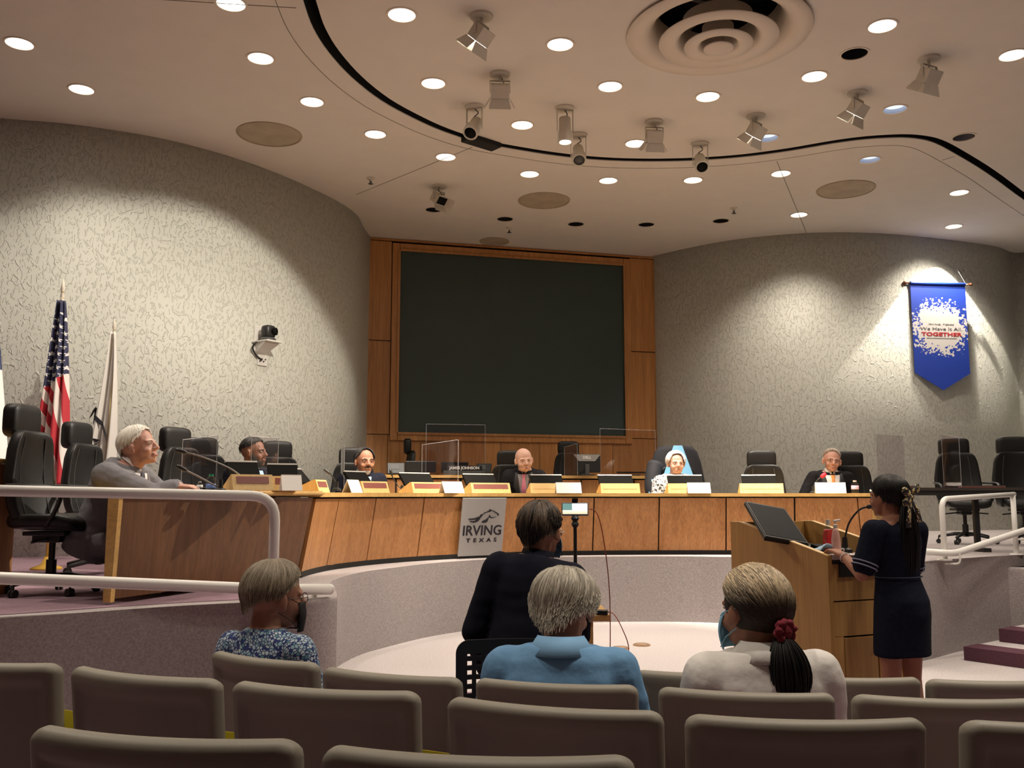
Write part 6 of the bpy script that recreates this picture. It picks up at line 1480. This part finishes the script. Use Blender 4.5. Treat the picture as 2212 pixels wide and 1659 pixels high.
for _ in range(700):
    a = rnd.uniform(0, 2 * PI); q = math.sqrt(rnd.random()); L_ = rnd.uniform(.15, .185); pts = []
    for k in range(10):
        t = k / 9; w_ = .018 + .046 * math.sin(min(1, t * 1.1) * PI * .78) ** .8; pts.append(P.hp(tie.x + q * math.cos(a) * w_ - .0, tie.y + .022 * math.sin(t * 2.2) + q * math.sin(a) * w_ * .8, tie.z - .01 - L_ * t))
    paths.append(pts)
bundle(P, 'ponytail', KH, paths, .0022)
bm = bmesh.new(); prng = []
for k in range(29):
    a = 2 * PI * k / 28; prng.append(P.hp(tie.x + .026 * math.cos(a), tie.y + .008 + .006 * math.sin(a * 7), tie.z + .004 + .026 * math.sin(a)))
blob(bm, P.hp(tie.x, tie.y + .006, tie.z + .004), (.026, .018, .026)); tube(bm, prng, .012, 8, [.012 + .003 * math.sin(k * 2.1) for k in range(29)]); obj('scrunchie', bm, mat('scrunchie_red', (.20, .015, .03), .85, bump=.8, bscale=60, bdist=.01), P.root, True)
mask(P, mat('mask_blue2', (.22, .45, .62), .8))
# ---------------------------------------------------------------- lectern
fl, nl = Vector((1.40, 6.0, 0)), Vector((1.745, 5.2, 0)); sv = (nl - fl); sL = sv.length; sv.normalize(); wv = Vector((-sv.y, sv.x, 0)); Wl = .60
t = thing('lectern', 'oak lectern with sloping side walls and double doors beside the standing woman', 'lectern', (fl.x, fl.y, 0), math.atan2(wv.y, wv.x))
# local: +X = width to the right, +Y = ... depth towards -Y is the user side
zb, zf = 1.25, 1.085; TH_ = .03; D_ = sL
for s, x in ((0, 0), (1, Wl - TH_)):
    bm = bmesh.new(); q = [(0, 0), (-D_, 0), (-D_, zf), (-.10, zb), (0, zb)]
    loft(bm, [[Vector((x, y, z)) for y, z in q], [Vector((x + TH_, y, z)) for y, z in q]]); obj('side_panel', bm, M['lectern_wood'], t)
    bm = bmesh.new(); loft(bm, [[Vector((x - .001, y, z)) for y, z in ((-D_, zf), (-.10, zb), (0, zb), (0, zb + .005), (-.10, zb + .005), (-D_ - .0, zf + .005))], [Vector((x + TH_ + .001, y, z)) for y, z in ((-D_, zf), (-.10, zb), (0, zb), (0, zb + .005), (-.10, zb + .005), (-D_, zf + .005))]]); obj('edge_band', bm, M['lectern_edge'], t)
bm = bmesh.new(); box(bm, (Wl / 2, -.015, zb / 2), (Wl - .06, .03, zb)); obj('back_panel', bm, M['lectern_wood'], t)
bm = bmesh.new(); box(bm, (Wl / 2, -D_ / 2 - .01, 1.055), (Wl - .062, D_ - .05, .03)); obj('worktop', bm, M['dark_grey'], t)
bm = bmesh.new(); box(bm, (Wl / 2, -D_ + .085, 1.076), (Wl - .062, .19, .022), bev=.005); obj('front_ledge', bm, mat('ledge_pink', (.62, .54, .50), .5), t)
bm = bmesh.new(); box(bm, (Wl / 2, -D_ + .02, .94), (Wl - .062, .03, .20)); fp_ = obj('drawer_panel', bm, M['lectern_wood'], t)
bm = bmesh.new(); box(bm, (Wl / 2 + .0, -D_ + .002, 1.005), (Wl - .16, .01, .075)); obj('slot', bm, M['black_gap'], fp_)
bm = bmesh.new(); box(bm, (Wl / 2, -D_ + .035, .42), (Wl - .062, .02, .80)); obj('inner_frame', bm, M['black_gap'], t)
bm = bmesh.new(); box(bm, (Wl / 2, -D_ + .02, .74), (Wl - .062, .03, .185)); obj('upper_panel', bm, M['lectern_wood'], t)
for x0, x1 in ((.10, .335), (.345, .545)):
    bm = bmesh.new(); box(bm, ((x0 + x1) / 2, -D_ + .016, .35), (x1 - x0, .03, .575), bev=.003); d_ = obj('door', bm, M['lectern_wood'], t)
    bm = bmesh.new(); lathe(bm, [(.001, 0), (.006, 0), (.006, .012), (.001, .014)], (x0 + .04 if x0 > .2 else x1 - .03, -D_, .58), 12, rotto((0, -1, 0))); obj('lock', bm, M['chrome'], d_)
bm = bmesh.new(); box(bm, (.065, -D_ + .02, .35), (.066, .03, .59)); obj('stile', bm, M['lectern_wood'], t)
LT = t; Rl = Matrix.Rotation(math.atan2(wv.y, wv.x), 3, 'Z'); lp = lambda x, y, z: Vector((fl.x, fl.y, 0)) + Rl @ Vector((x, y, z)); lrz = math.atan2(wv.y, wv.x)
# tilted touch monitor
t = thing('touch_monitor', 'black flat monitor leaning back inside the lectern', 'monitor', lp(.10, -.40, 1.07), lrz)
c = [lp(0, 0, 0)]; TL, TR, BR_, BLm = at(1608, 1089, 5.95), at(1697, 1091, 6.12), at(1748, 1183, 5.52), at(1655, 1150, 5.42)
inv = Matrix.Rotation(-lrz, 3, 'Z'); o0_ = Vector(t.location); q = [inv @ (p - o0_) for p in (TL, TR, BR_, BLm)]
cm = sum(q, Vector()) / 4; hx_ = ((q[1] - q[0]) + (q[2] - q[3])) / 4; hy_ = ((q[0] - q[3]) + (q[1] - q[2])) / 4; q = [cm - hx_ + hy_, cm + hx_ + hy_, cm + hx_ - hy_, cm - hx_ - hy_]; ux = ((q[1] - q[0]) + (q[2] - q[3])).normalized(); uy = ((q[0] - q[3]) + (q[1] - q[2])).normalized(); nz = ux.cross(uy).normalized()
def scr(name, k, z0, z1, m, par, bev=0):
    bm = bmesh.new(); r = [cm + (p - cm) * k for p in q]; loft(bm, [[p + nz * z0 for p in r], [p + nz * z1 for p in r]])
    if bev: bmesh.ops.bevel(bm, geom=bm.edges[:], offset=bev, segments=2, affect='EDGES')
    return obj(name, bm, m, par)
scr('case', 1, -.03, .0, M['black_plastic'], t, .006); scr('screen', .91, -.001, .002, M['screen'], t)
fx_ = cm.x + .08; bm = bmesh.new(); tube(bm, [cm - nz * .02, Vector((fx_, cm.y, .0))], .03, 10); obj('stand', bm, M['black_plastic'], t)
# things on the lectern
t = thing('control_panel', 'black and grey control panel lying inside the lectern', 'control panel', lp(.42, -.33, 1.07), lrz)
bm = bmesh.new(); box(bm, (0, .05, .02), (.20, .42, .012), Matrix.Rotation(.12, 3, 'X')); obj('plate', bm, M['dark_grey'], t)
bm = bmesh.new(); box(bm, (-.06, -.14, .035), (.16, .11, .02), Matrix.Rotation(.2, 3, 'X'), bev=.004); obj('touch_pad', bm, M['screen'], t)
for k in range(4):
    bm = bmesh.new(); box(bm, (.0 + k * .022, -.16 + .0, .052), (.014, .014, .01)); obj('button', bm, M['white_plastic'] if k > 1 else M['maroon'], t)
def on_lect(px, py, z, Y): p = at(px, py, Y); return Vector((p.x, p.y, z))
b = thing('sanitizer_bottle', 'red hand sanitizer bottle with clear neck and white cap on the lectern', 'bottle', on_lect(1791, 1195, 1.087, 5.42), lrz)
M['red_gel'] = mat('red_gel', (.55, .06, .05), .25, coat=.4); M['dark_red'] = mat('dark_red', (.20, .03, .03), .4)
bm = bmesh.new(); supere(bm, (.034, .022, .085), .25, .5, 20, 10, None, (0, 0, .085)); obj('body', bm, M['red_gel'], b, True)
bm = bmesh.new(); box(bm, (0, -.0, .085), (.060, .046, .09)); obj('wrapper', bm, mat('gel_label', (.62, .03, .04), .4), b)
bm = bmesh.new(); lathe(bm, [(.001, .165), (.022, .168), (.014, .19), (.014, .20), (.001, .2)], n=16); obj('neck', bm, M['clear_plastic'], b, True)
bm = bmesh.new(); lathe(bm, [(.001, .198), (.016, .198), (.016, .235), (.001, .236)], n=16); obj('cap', bm, M['white_plastic'], b)
me = text_mesh('SWISH', .018, .0005, .0006) if 0 else None
b.scale = (.82, .82, .82)
b = thing('pump_bottle', 'clear pump bottle with white pump top next to the red bottle', 'bottle', on_lect(1807, 1200, 1.087, 5.36), lrz)
bm = bmesh.new(); lathe(bm, [(.001, 0), (.024, 0), (.026, .02), (.026, .08), (.018, .13), (.01, .15), (.001, .15)], n=18); obj('body', bm, mat('pump_liquid', (.75, .42, .36), .2, alpha=1), b, True)
bm = bmesh.new(); lathe(bm, [(.001, .145), (.012, .145), (.012, .165), (.004, .17), (.004, .185), (.001, .185)], n=14); tube(bm, [(-.012, 0, .187), (.035, 0, .192)], .006, 8); obj('pump', bm, M['white_plastic'], b)
b = thing('folded_mask', 'light blue and white surgical mask lying on the lectern', 'face mask', on_lect(1776, 1188, 1.087, 5.38), lrz)
bm = bmesh.new(); rows = []
for j in range(7): rows.append([Vector((-.07 + .14 * i / 8 + .01 * j / 6, -.05 + .1 * j / 6, .012 + .05 * math.sin(PI * i / 8) * (1 - j / 8) + (.004 if j % 2 else 0))) for i in range(9)])
loft(bm, rows, closed=False, cap=False); o = obj('pleated_cloth', bm, mat('mask_cloth', (.48, .66, .84), .8), b, True); so = o.modifiers.new('t', 'SOLIDIFY'); so.thickness = .004
bm = bmesh.new(); tube(bm, spline([(.07, -.04, .015), (.11, -.05, .03), (.13, -.02, .01), (.08, .03, .012)], 6), .0025, 6); obj('ear_loop', bm, M['white_plastic'], b)
b = thing('paper_sheet', 'sheet of white paper on the front ledge of the lectern', 'paper', on_lect(1830, 1203, 1.088, 5.25), lrz + .0)
bm = bmesh.new(); box(bm, (0, .04, .001), (.2, .11, .002)); obj('sheet', bm, M['paper'], b)
mic('gooseneck microphone on the lectern bending towards the standing woman', on_lect(1826, 1196, 1.087, 5.5), [at(1826, 1160, 5.5), at(1835, 1128, 5.47), at(1857, 1101, 5.42), at(1880, 1094, 5.38)])
# ---------------------------------------------------------------- phone on tripod, small table, cables
pp = at(1242, 1100, 4.7)
t = thing('phone_tripod', 'slim black tripod pole holding the phone above the jacketed man shoulder', 'tripod', (pp.x, pp.y, 0), -.05)
bm = bmesh.new(); tube(bm, [(0, 0, .35), (0, 0, pp.z - .06)], .009, 10); obj('pole', bm, M['black_plastic'], t)
bm = bmesh.new(); lathe(bm, [(.001, -.09), (.012, -.09), (.02, -.075), (.012, -.06), (.022, -.045), (.01, -.03), (.001, -.03)], (0, 0, pp.z), 14); box(bm, (0, .012, pp.z + .0), (.03, .008, .11)); box(bm, (0, 0, pp.z + .05), (.03, .03, .008)); box(bm, (0, 0, pp.z - .05), (.03, .03, .01)); obj('clamp', bm, M['black_plastic'], t)
for k in range(3):
    a = 2 * PI * k / 3; bm = bmesh.new(); tube(bm, [(0, 0, .45), (.26 * math.cos(a), .26 * math.sin(a), .01)], .008, 8); obj('leg', bm, M['black_plastic'], t)
t = thing('phone', 'phone held sideways on the tripod, its screen showing the desk', 'phone', pp + Vector((0, 0, 0)), -.05)
bm = bmesh.new(); box(bm, (0, 0, 0), (.136, .009, .066), bev=.004); obj('case', bm, M['grey_bezel'], t)
ms = bpy.data.materials.new('phone_screen'); ms.use_nodes = True; nt = ms.node_tree; nt.nodes.remove(nt.nodes['Principled BSDF']); e_ = nt.nodes.new('ShaderNodeEmission'); tc = nt.nodes.new('ShaderNodeTexCoord'); sp = nt.nodes.new('ShaderNodeSeparateXYZ'); nt.links.new(tc.outputs['Generated'], sp.inputs[0])
r1 = nt.nodes.new('ShaderNodeValToRGB'); r1.color_ramp.interpolation = 'CONSTANT'; e = r1.color_ramp.elements; e[0].color = (.02, .02, .02, 1); e[1].position = .08; e[1].color = (.75, .55, .38, 1)
for p_, c_ in ((.30, (.95, .75, .55, 1)), (.42, (1, 1, .95, 1))): q_ = e.new(p_); q_.color = c_
r2 = nt.nodes.new('ShaderNodeValToRGB'); r2.color_ramp.interpolation = 'CONSTANT'; e = r2.color_ramp.elements; e[0].color = (.12, .22, .2, 1); e[1].position = .38; e[1].color = (.9, .97, 1, 1)
nt.links.new(sp.outputs['Z'], r1.inputs[0]); nt.links.new(sp.outputs['X'], r2.inputs[0]); g_ = nt.nodes.new('ShaderNodeMath'); g_.operation = 'GREATER_THAN'; g_.inputs[1].default_value = .42; nt.links.new(sp.outputs['Z'], g_.inputs[0])
mx = nt.nodes.new('ShaderNodeMix'); mx.data_type = 'RGBA'; nt.links.new(g_.outputs[0], mx.inputs[0]); nt.links.new(r1.outputs[0], mx.inputs[6]); nt.links.new(r2.outputs[0], mx.inputs[7]); nt.links.new(mx.outputs[2], e_.inputs[0]); e_.inputs[1].default_value = 1.1; nt.links.new(e_.outputs[0], nt.nodes['Material Output'].inputs[0])
bm = bmesh.new(); box(bm, (0, -.005, 0), (.124, .002, .057)); obj('screen', bm, ms, t)
t = thing('small_table', 'small orange wood table beyond the polo shirt man', 'table', (0, 0, 0))
ta = atz(1318, 1341, .735); sx_ = .62
bm = bmesh.new(); box(bm, (ta.x - sx_ / 2, ta.y + .22, .75), (sx_, .46, .035), bev=.006); obj('tabletop', bm, M['desk_trim'], t)
for x_, y_ in ((-.06, .03), (-sx_ + .06, .03), (-.06, .41), (-sx_ + .06, .41)):
    bm = bmesh.new(); box(bm, (ta.x + x_ - (.055 if x_ > -.2 else 0), ta.y + y_, .366), (.045, .045, .732), bev=.004); obj('leg', bm, M['desk_trim'], t)
p = atz(1298, 1330, .768); t = thing('power_bank', 'small black device on the corner of the small table', 'charger', (p.x, p.y + .06, .768), -.2)
bm = bmesh.new(); box(bm, (0, 0, .012), (.09, .05, .024), bev=.006); obj('body', bm, M['black_plastic'], t); bm = bmesh.new(); box(bm, (-.02, -.026, .012), (.03, .002, .01)); obj('port', bm, M['chrome'], t)
red_c = mat('cable_red', (.38, .08, .05), .5)
def cable(lab, pts, m=red_c):
    t = thing('cable', lab, 'cable'); bm = bmesh.new(); tube(bm, spline(pts, 8), .0028, 6); obj('cord', bm, m, t, True)
cable('thin reddish cable hanging from the phone past the small table edge', [at(1272, 1100, 4.7), at(1285, 1103, 4.7), at(1297, 1130, 4.7), at(1309, 1200, 4.72), at(1316, 1270, 4.8), at(1318, 1330, 4.85), at(1318, 1400, 4.85), at(1315, 1440, 4.9), at(1300, 1520, 4.95)])
cable('thin cable curving from the black device down to the floor', [at(1303, 1322, ta.y + .1), at(1325, 1326, ta.y - .05), at(1345, 1360, ta.y - .1), at(1358, 1400, ta.y - .1), at(1350, 1440, ta.y - .1), at(1340, 1500, ta.y - .1), at(1335, 1560, ta.y - .1)])
for px, py, lab in ((1340, 1401, 'small tan floor box cover nearer the small table'), (1386, 1394, 'small tan floor box cover farther right on the pit floor')):
    p = atz(px, py, 0); t = thing('floor_box', lab, 'floor box', p); bm = bmesh.new(); lathe(bm, [(.001, .0), (.085, .0), (.08, .012), (.001, .014)], n=20); obj('cover', bm, mat('tan_cover', (.42, .25, .14), .5), t); bm = bmesh.new(); lathe(bm, [(.06, .012), (.065, .016), (.07, .012), (.06, .012)], n=20); obj('ring', bm, M['seat_back'], t)
# ---------------------------------------------------------------- black perforated chair
t = thing('perforated_chair', 'black plastic chair with pierced backrest under the jacketed man', 'chair', (-.02, 3.95, 0), .03)
TLc = at(981, 1384, 3.72); bz = TLc.z; x0 = TLc.x + .02; wd_ = .50; y0 = TLc.y - 3.95
def mesh_back():
    bm = bmesh.new(); nx, nz = 56, 44; wx, hz = wd_, .40; G = {}
    def pt(i, j, d):
        u = i / nx; v = j / nz; x = (u - .5) * wx; z = bz - hz + hz * v; r = .05
        ex = abs(x) - (wx / 2 - r); ez = z - (bz - r)
        if ex > 0 and ez > 0:
            l_ = math.hypot(ex, ez)
            if l_ > r: x = math.copysign(wx / 2 - r + ex / l_ * r, x); z = bz - r + ez / l_ * r
        return Vector((x0 + wd_ / 2 + x, y0 + .05 * (1 - (2 * (u - .5)) ** 2) + (bz - z) * .12 + d, z))
    fs = set()
    for i in range(nx):
        for j in range(nz):
            hole = (i % 4 in (1, 2)) and (j % 4 in (1, 2)) and 5 <= i <= nx - 7 and 6 <= j <= nz - 7
            if not hole: fs.add((i, j))
    V = {}
    def gv(i, j, k):
        if (i, j, k) not in V: V[i, j, k] = bm.verts.new(pt(i, j, k * .012))
        return V[i, j, k]
    for i, j in fs:
        bm.faces.new((gv(i, j, 0), gv(i + 1, j, 0), gv(i + 1, j + 1, 0), gv(i, j + 1, 0))); bm.faces.new((gv(i, j, 1), gv(i, j + 1, 1), gv(i + 1, j + 1, 1), gv(i + 1, j, 1)))
        for (a, b_), nb in ((((i, j), (i + 1, j)), (i, j - 1)), (((i + 1, j), (i + 1, j + 1)), (i + 1, j)), (((i + 1, j + 1), (i, j + 1)), (i, j + 1)), (((i, j + 1), (i, j)), (i - 1, j))):
            if nb not in fs: bm.faces.new((gv(*a, 0), gv(*a, 1), gv(*b_, 1), gv(*b_, 0)))
    return bm
obj('backrest', mesh_back(), M['black_plastic'], t)
bm = bmesh.new(); supere(bm, (.235, .22, .025), .4, .4, 24, 8, None, (x0 + wd_ / 2, y0 + .33, .455)); obj('seat', bm, M['black_plastic'], t, True)
for s in (0, 1):
    xx = x0 + .03 + s * (wd_ - .06)
    bm = bmesh.new(); tube(bm, bend([(xx, y0 + .04, bz - .36), (xx, y0 + .13, .46), (xx, y0 - .02, .01)], .06), .011, 8); obj('leg', bm, M['chrome'], t, True)
    bm = bmesh.new(); tube(bm, bend([(xx, y0 + .1, .45), (xx, y0 + .5, .44), (xx, y0 + .54, .01)], .06), .011, 8); obj('leg', bm, M['chrome'], t, True)
# ---------------------------------------------------------------- audience seats
def seat_proto(label):
    t = thing('auditorium_seat', label, 'seat', (0, 0, 0), 0, 'grey shell auditorium seats'); W, H = .496, .56
    bm = bmesh.new(); NU, NV = 48, 40
    def zt(u):
        a = .86; k = max(0, (abs(u) - a) / (1 - a)); return -.028 * (1 - math.sqrt(max(0, 1 - k * k)))
    def P3(u, v, side):
        x = u * W / 2 * (1 - .03 * v); z = zt(u) * (1 - v) - v * H; y = .045 * u * u - .02 * v - .0 * (v < .1)
        if side == 0:   # back face with a sunken field
            e = min((1 - abs(u)) * W / 2 / .036, v * H / .050, 9); s = max(0, min(1, (e - .85) / .4)); s = s * s * (3 - 2 * s); y += .016 * s
            rd = max(0, 1 - min((1 - abs(u)) * W / 2 * 1.5, v * H) / .024); y += .024 * (1 - math.sqrt(max(0, 1 - rd * rd)))
        else:
            y += .046; rd = max(0, 1 - min((1 - abs(u)) * W / 2, v * H) / .012); y -= .010 * rd * rd
        return Vector((x, y, z))
    us = [-1 + 2 * i / NU for i in range(NU + 1)]; us = [math.copysign(1 - (1 - abs(u)) ** 1.35, u) if abs(u) < 1 else u for u in us]; vs_ = [(j / NV) ** 1.9 for j in range(NV + 1)]
    Gs = [[[bm.verts.new(P3(u, v, s)) for u in us] for v in vs_] for s in (0, 1)]
    for s in (0, 1):
        for j in range(NV):
            for i in range(NU):
                q = (Gs[s][j][i], Gs[s][j][i + 1], Gs[s][j + 1][i + 1], Gs[s][j + 1][i]); bm.faces.new(q if s == 0 else q[::-1])
    for i in range(NU):
        bm.faces.new((Gs[0][0][i + 1], Gs[0][0][i], Gs[1][0][i], Gs[1][0][i + 1])); bm.faces.new((Gs[0][NV][i], Gs[0][NV][i + 1], Gs[1][NV][i + 1], Gs[1][NV][i]))
    for j in range(NV):
        bm.faces.new((Gs[0][j][0], Gs[0][j + 1][0], Gs[1][j + 1][0], Gs[1][j][0])); bm.faces.new((Gs[0][j + 1][NU], Gs[0][j][NU], Gs[1][j][NU], Gs[1][j + 1][NU]))
    for v in bm.verts: v.co.y -= v.co.z * .16      # leans back
    o = obj('back_shell', bm, M['seat_shell'], t, True)
    bm = bmesh.new(); supere(bm, (.21, .035, .2), .35, .35, 24, 10, lambda p: (p.x, p.y + .04 * (p.x / .21) ** 2 - p.z * .16, p.z), (0, .10, -.26)); obj('back_cushion', bm, M['carpet_purple'], t, True)
    bm = bmesh.new(); supere(bm, (.22, .20, .045), .35, .4, 24, 10, None, (0, .34, -.42)); obj('seat_cushion', bm, M['carpet_purple'], t, True)
    bm = bmesh.new(); box(bm, (0, .2, -.62), (.10, .12, .36)); box(bm, (0, .2, -.79), (.3, .2, .02)); obj('pedestal', bm, M['dark_grey'], t)
    for s in (-1, 1):
        bm = bmesh.new(); box(bm, (s * .245, .29, -.27), (.022, .30, .03), bev=.008); box(bm, (s * .245, .25, -.44), (.018, .06, .32)); obj('armrest', bm, M['dark_grey'], t)
    return t
sp0 = None
ROWS = [(.74, [(1372, 1452, 1652, 1459, 'seat back in the farthest row between the blue polo man and the white shirted woman'), (1704, 1464, 1987, 1468, 'seat back in the farthest row below the lectern doors'), (2012, 1472, 2300, 1474, 'seat back in the farthest row at the right edge of the picture')]),
 (.86, [(435, 1408, 665, 1437, 'seat back directly behind the woman in floral top, second row'), (680, 1445, 975, 1470, 'seat back right of the floral top woman, second row'), (1011, 1470, 1375, 1487, 'seat back behind the man in blue polo'), (1412, 1490, 1805, 1505, 'seat back behind the woman in white shirt'), (1848, 1507, 2243, 1517, 'seat back in front of the standing woman, cut by the right edge, second row')]),
 (.955, [(-215, 1425, 104, 1440, 'third row seat back cut by the left edge of the picture'), (128, 1443, 450, 1475, 'third row seat back left of the floral top woman'), (475, 1477, 895, 1503, 'third row seat back below the floral top woman'), (940, 1512, 1422, 1547, 'third row seat back below the man in blue polo'), (1472, 1553, 2016, 1562, 'third row seat back below the woman in white shirt'), (2080, 1567, 2630, 1567, 'third row seat back in the lower right corner')]),
 (1.02, [(-620, 1535, -40, 1568, 'nearest row seat back beyond the left edge'), (20, 1577, 643, 1614, 'nearest row seat back in the lower left corner'), (697, 1625, 1345, 1648, 'nearest row seat back at the bottom edge, only its rim showing')])]
for z, L_ in ROWS:
    for xa, ya, xb, yb, lab in L_:
        if xa < -500: continue
        a, b_ = atz(xa, ya, z), atz(xb, yb, z); c = (a + b_) / 2; rz = math.atan2(b_.y - a.y, b_.x - a.x); loc = (c.x, c.y - .04, z + .004)
        if sp0 is None: sp0 = seat_proto(lab); sp0.location = loc; sp0.rotation_euler = (0, 0, rz)
        else: dup(sp0, loc, rz, lab)
# yellow tape across the third row seats
t = thing('caution_tape', 'yellow plastic tape with bold dark letters stretched across the third row seats', 'tape')
pts = [atz(x, y, .955) for x, y in ((104, 1440), (289, 1465), (460, 1476), (685, 1495), (918, 1507), (1180, 1540), (1447, 1550), (1744, 1568), (2048, 1565), (2350, 1570))]
pts = [Vector((p.x, p.y + .10, .82 - .02 * i / 9)) for i, p in enumerate(pts)]
PT = spline(pts, 6); bm = bmesh.new(); loft(bm, [[p, p + Vector((0, .001, 0)), p + Vector((0, .001, -.05)), p + Vector((0, 0, -.05))] for p in PT]); obj('strip', bm, M['yellow'], t)
for xx, s, sz in ((477, 'O', .05), (918, 'D', .03), (1440, 'U', .05), (1462, 'A', .05), (2034, 'A', .05), (2068, 'C', .05)):
    k = min(range(len(PT)), key=lambda i: abs(PT[i].x / (PT[i].y * math.cos(TH)) - (xx - CX) / F)); tgt = PT[k]; sx = (xx - CX) / F * tgt.y * math.cos(TH)
    me = text_mesh(s, sz, .0005, .0035); me.materials.clear(); o = link(me, 'lettering', t, ink); o.location = (sx, tgt.y - .002, tgt.z - .025); dd = PT[min(k + 1, len(PT) - 1)] - PT[max(k - 1, 0)]; o.rotation_euler = (PI / 2, 0, math.atan2(dd.y, dd.x))
# carpet of the audience area and its shallow tiers
b = bmesh.new(); prism(b, [(-11, -3.9), (-11, 2.9), (-6.5, 3.15), (-2.9, 5.05), (-1.9, 5.7), (-1.1, 6.75), (0, 6.95), (1.2, 6.95), (1.75, 5.0), (3.4, 5.2), (11, 6), (11, -3.9)], .0, .012); tag(obj('audience_carpet', b, M['carpet_purple']), kind='structure')
for k, (zz, y0) in enumerate(((.07, 3.05), (.165, 2.5), (.23, 1.85))):
    b = bmesh.new(); prism(b, [(-11, -3.9), (-11, y0 + 4.2), (-3.5, y0 + 1.35), (0, y0), (3.5, y0 - .3), (11, y0 - .3), (11, -3.9)] if 0 else [(-11, -3.9), (-11, y0 - .4), (-1.6, y0 + .55), (0, y0 + .02), (1.2, y0 - .28), (11, y0 - .28), (11, -3.9)], .0, zz); tag(obj('seating_tier', b, M['carpet_purple']), kind='structure')
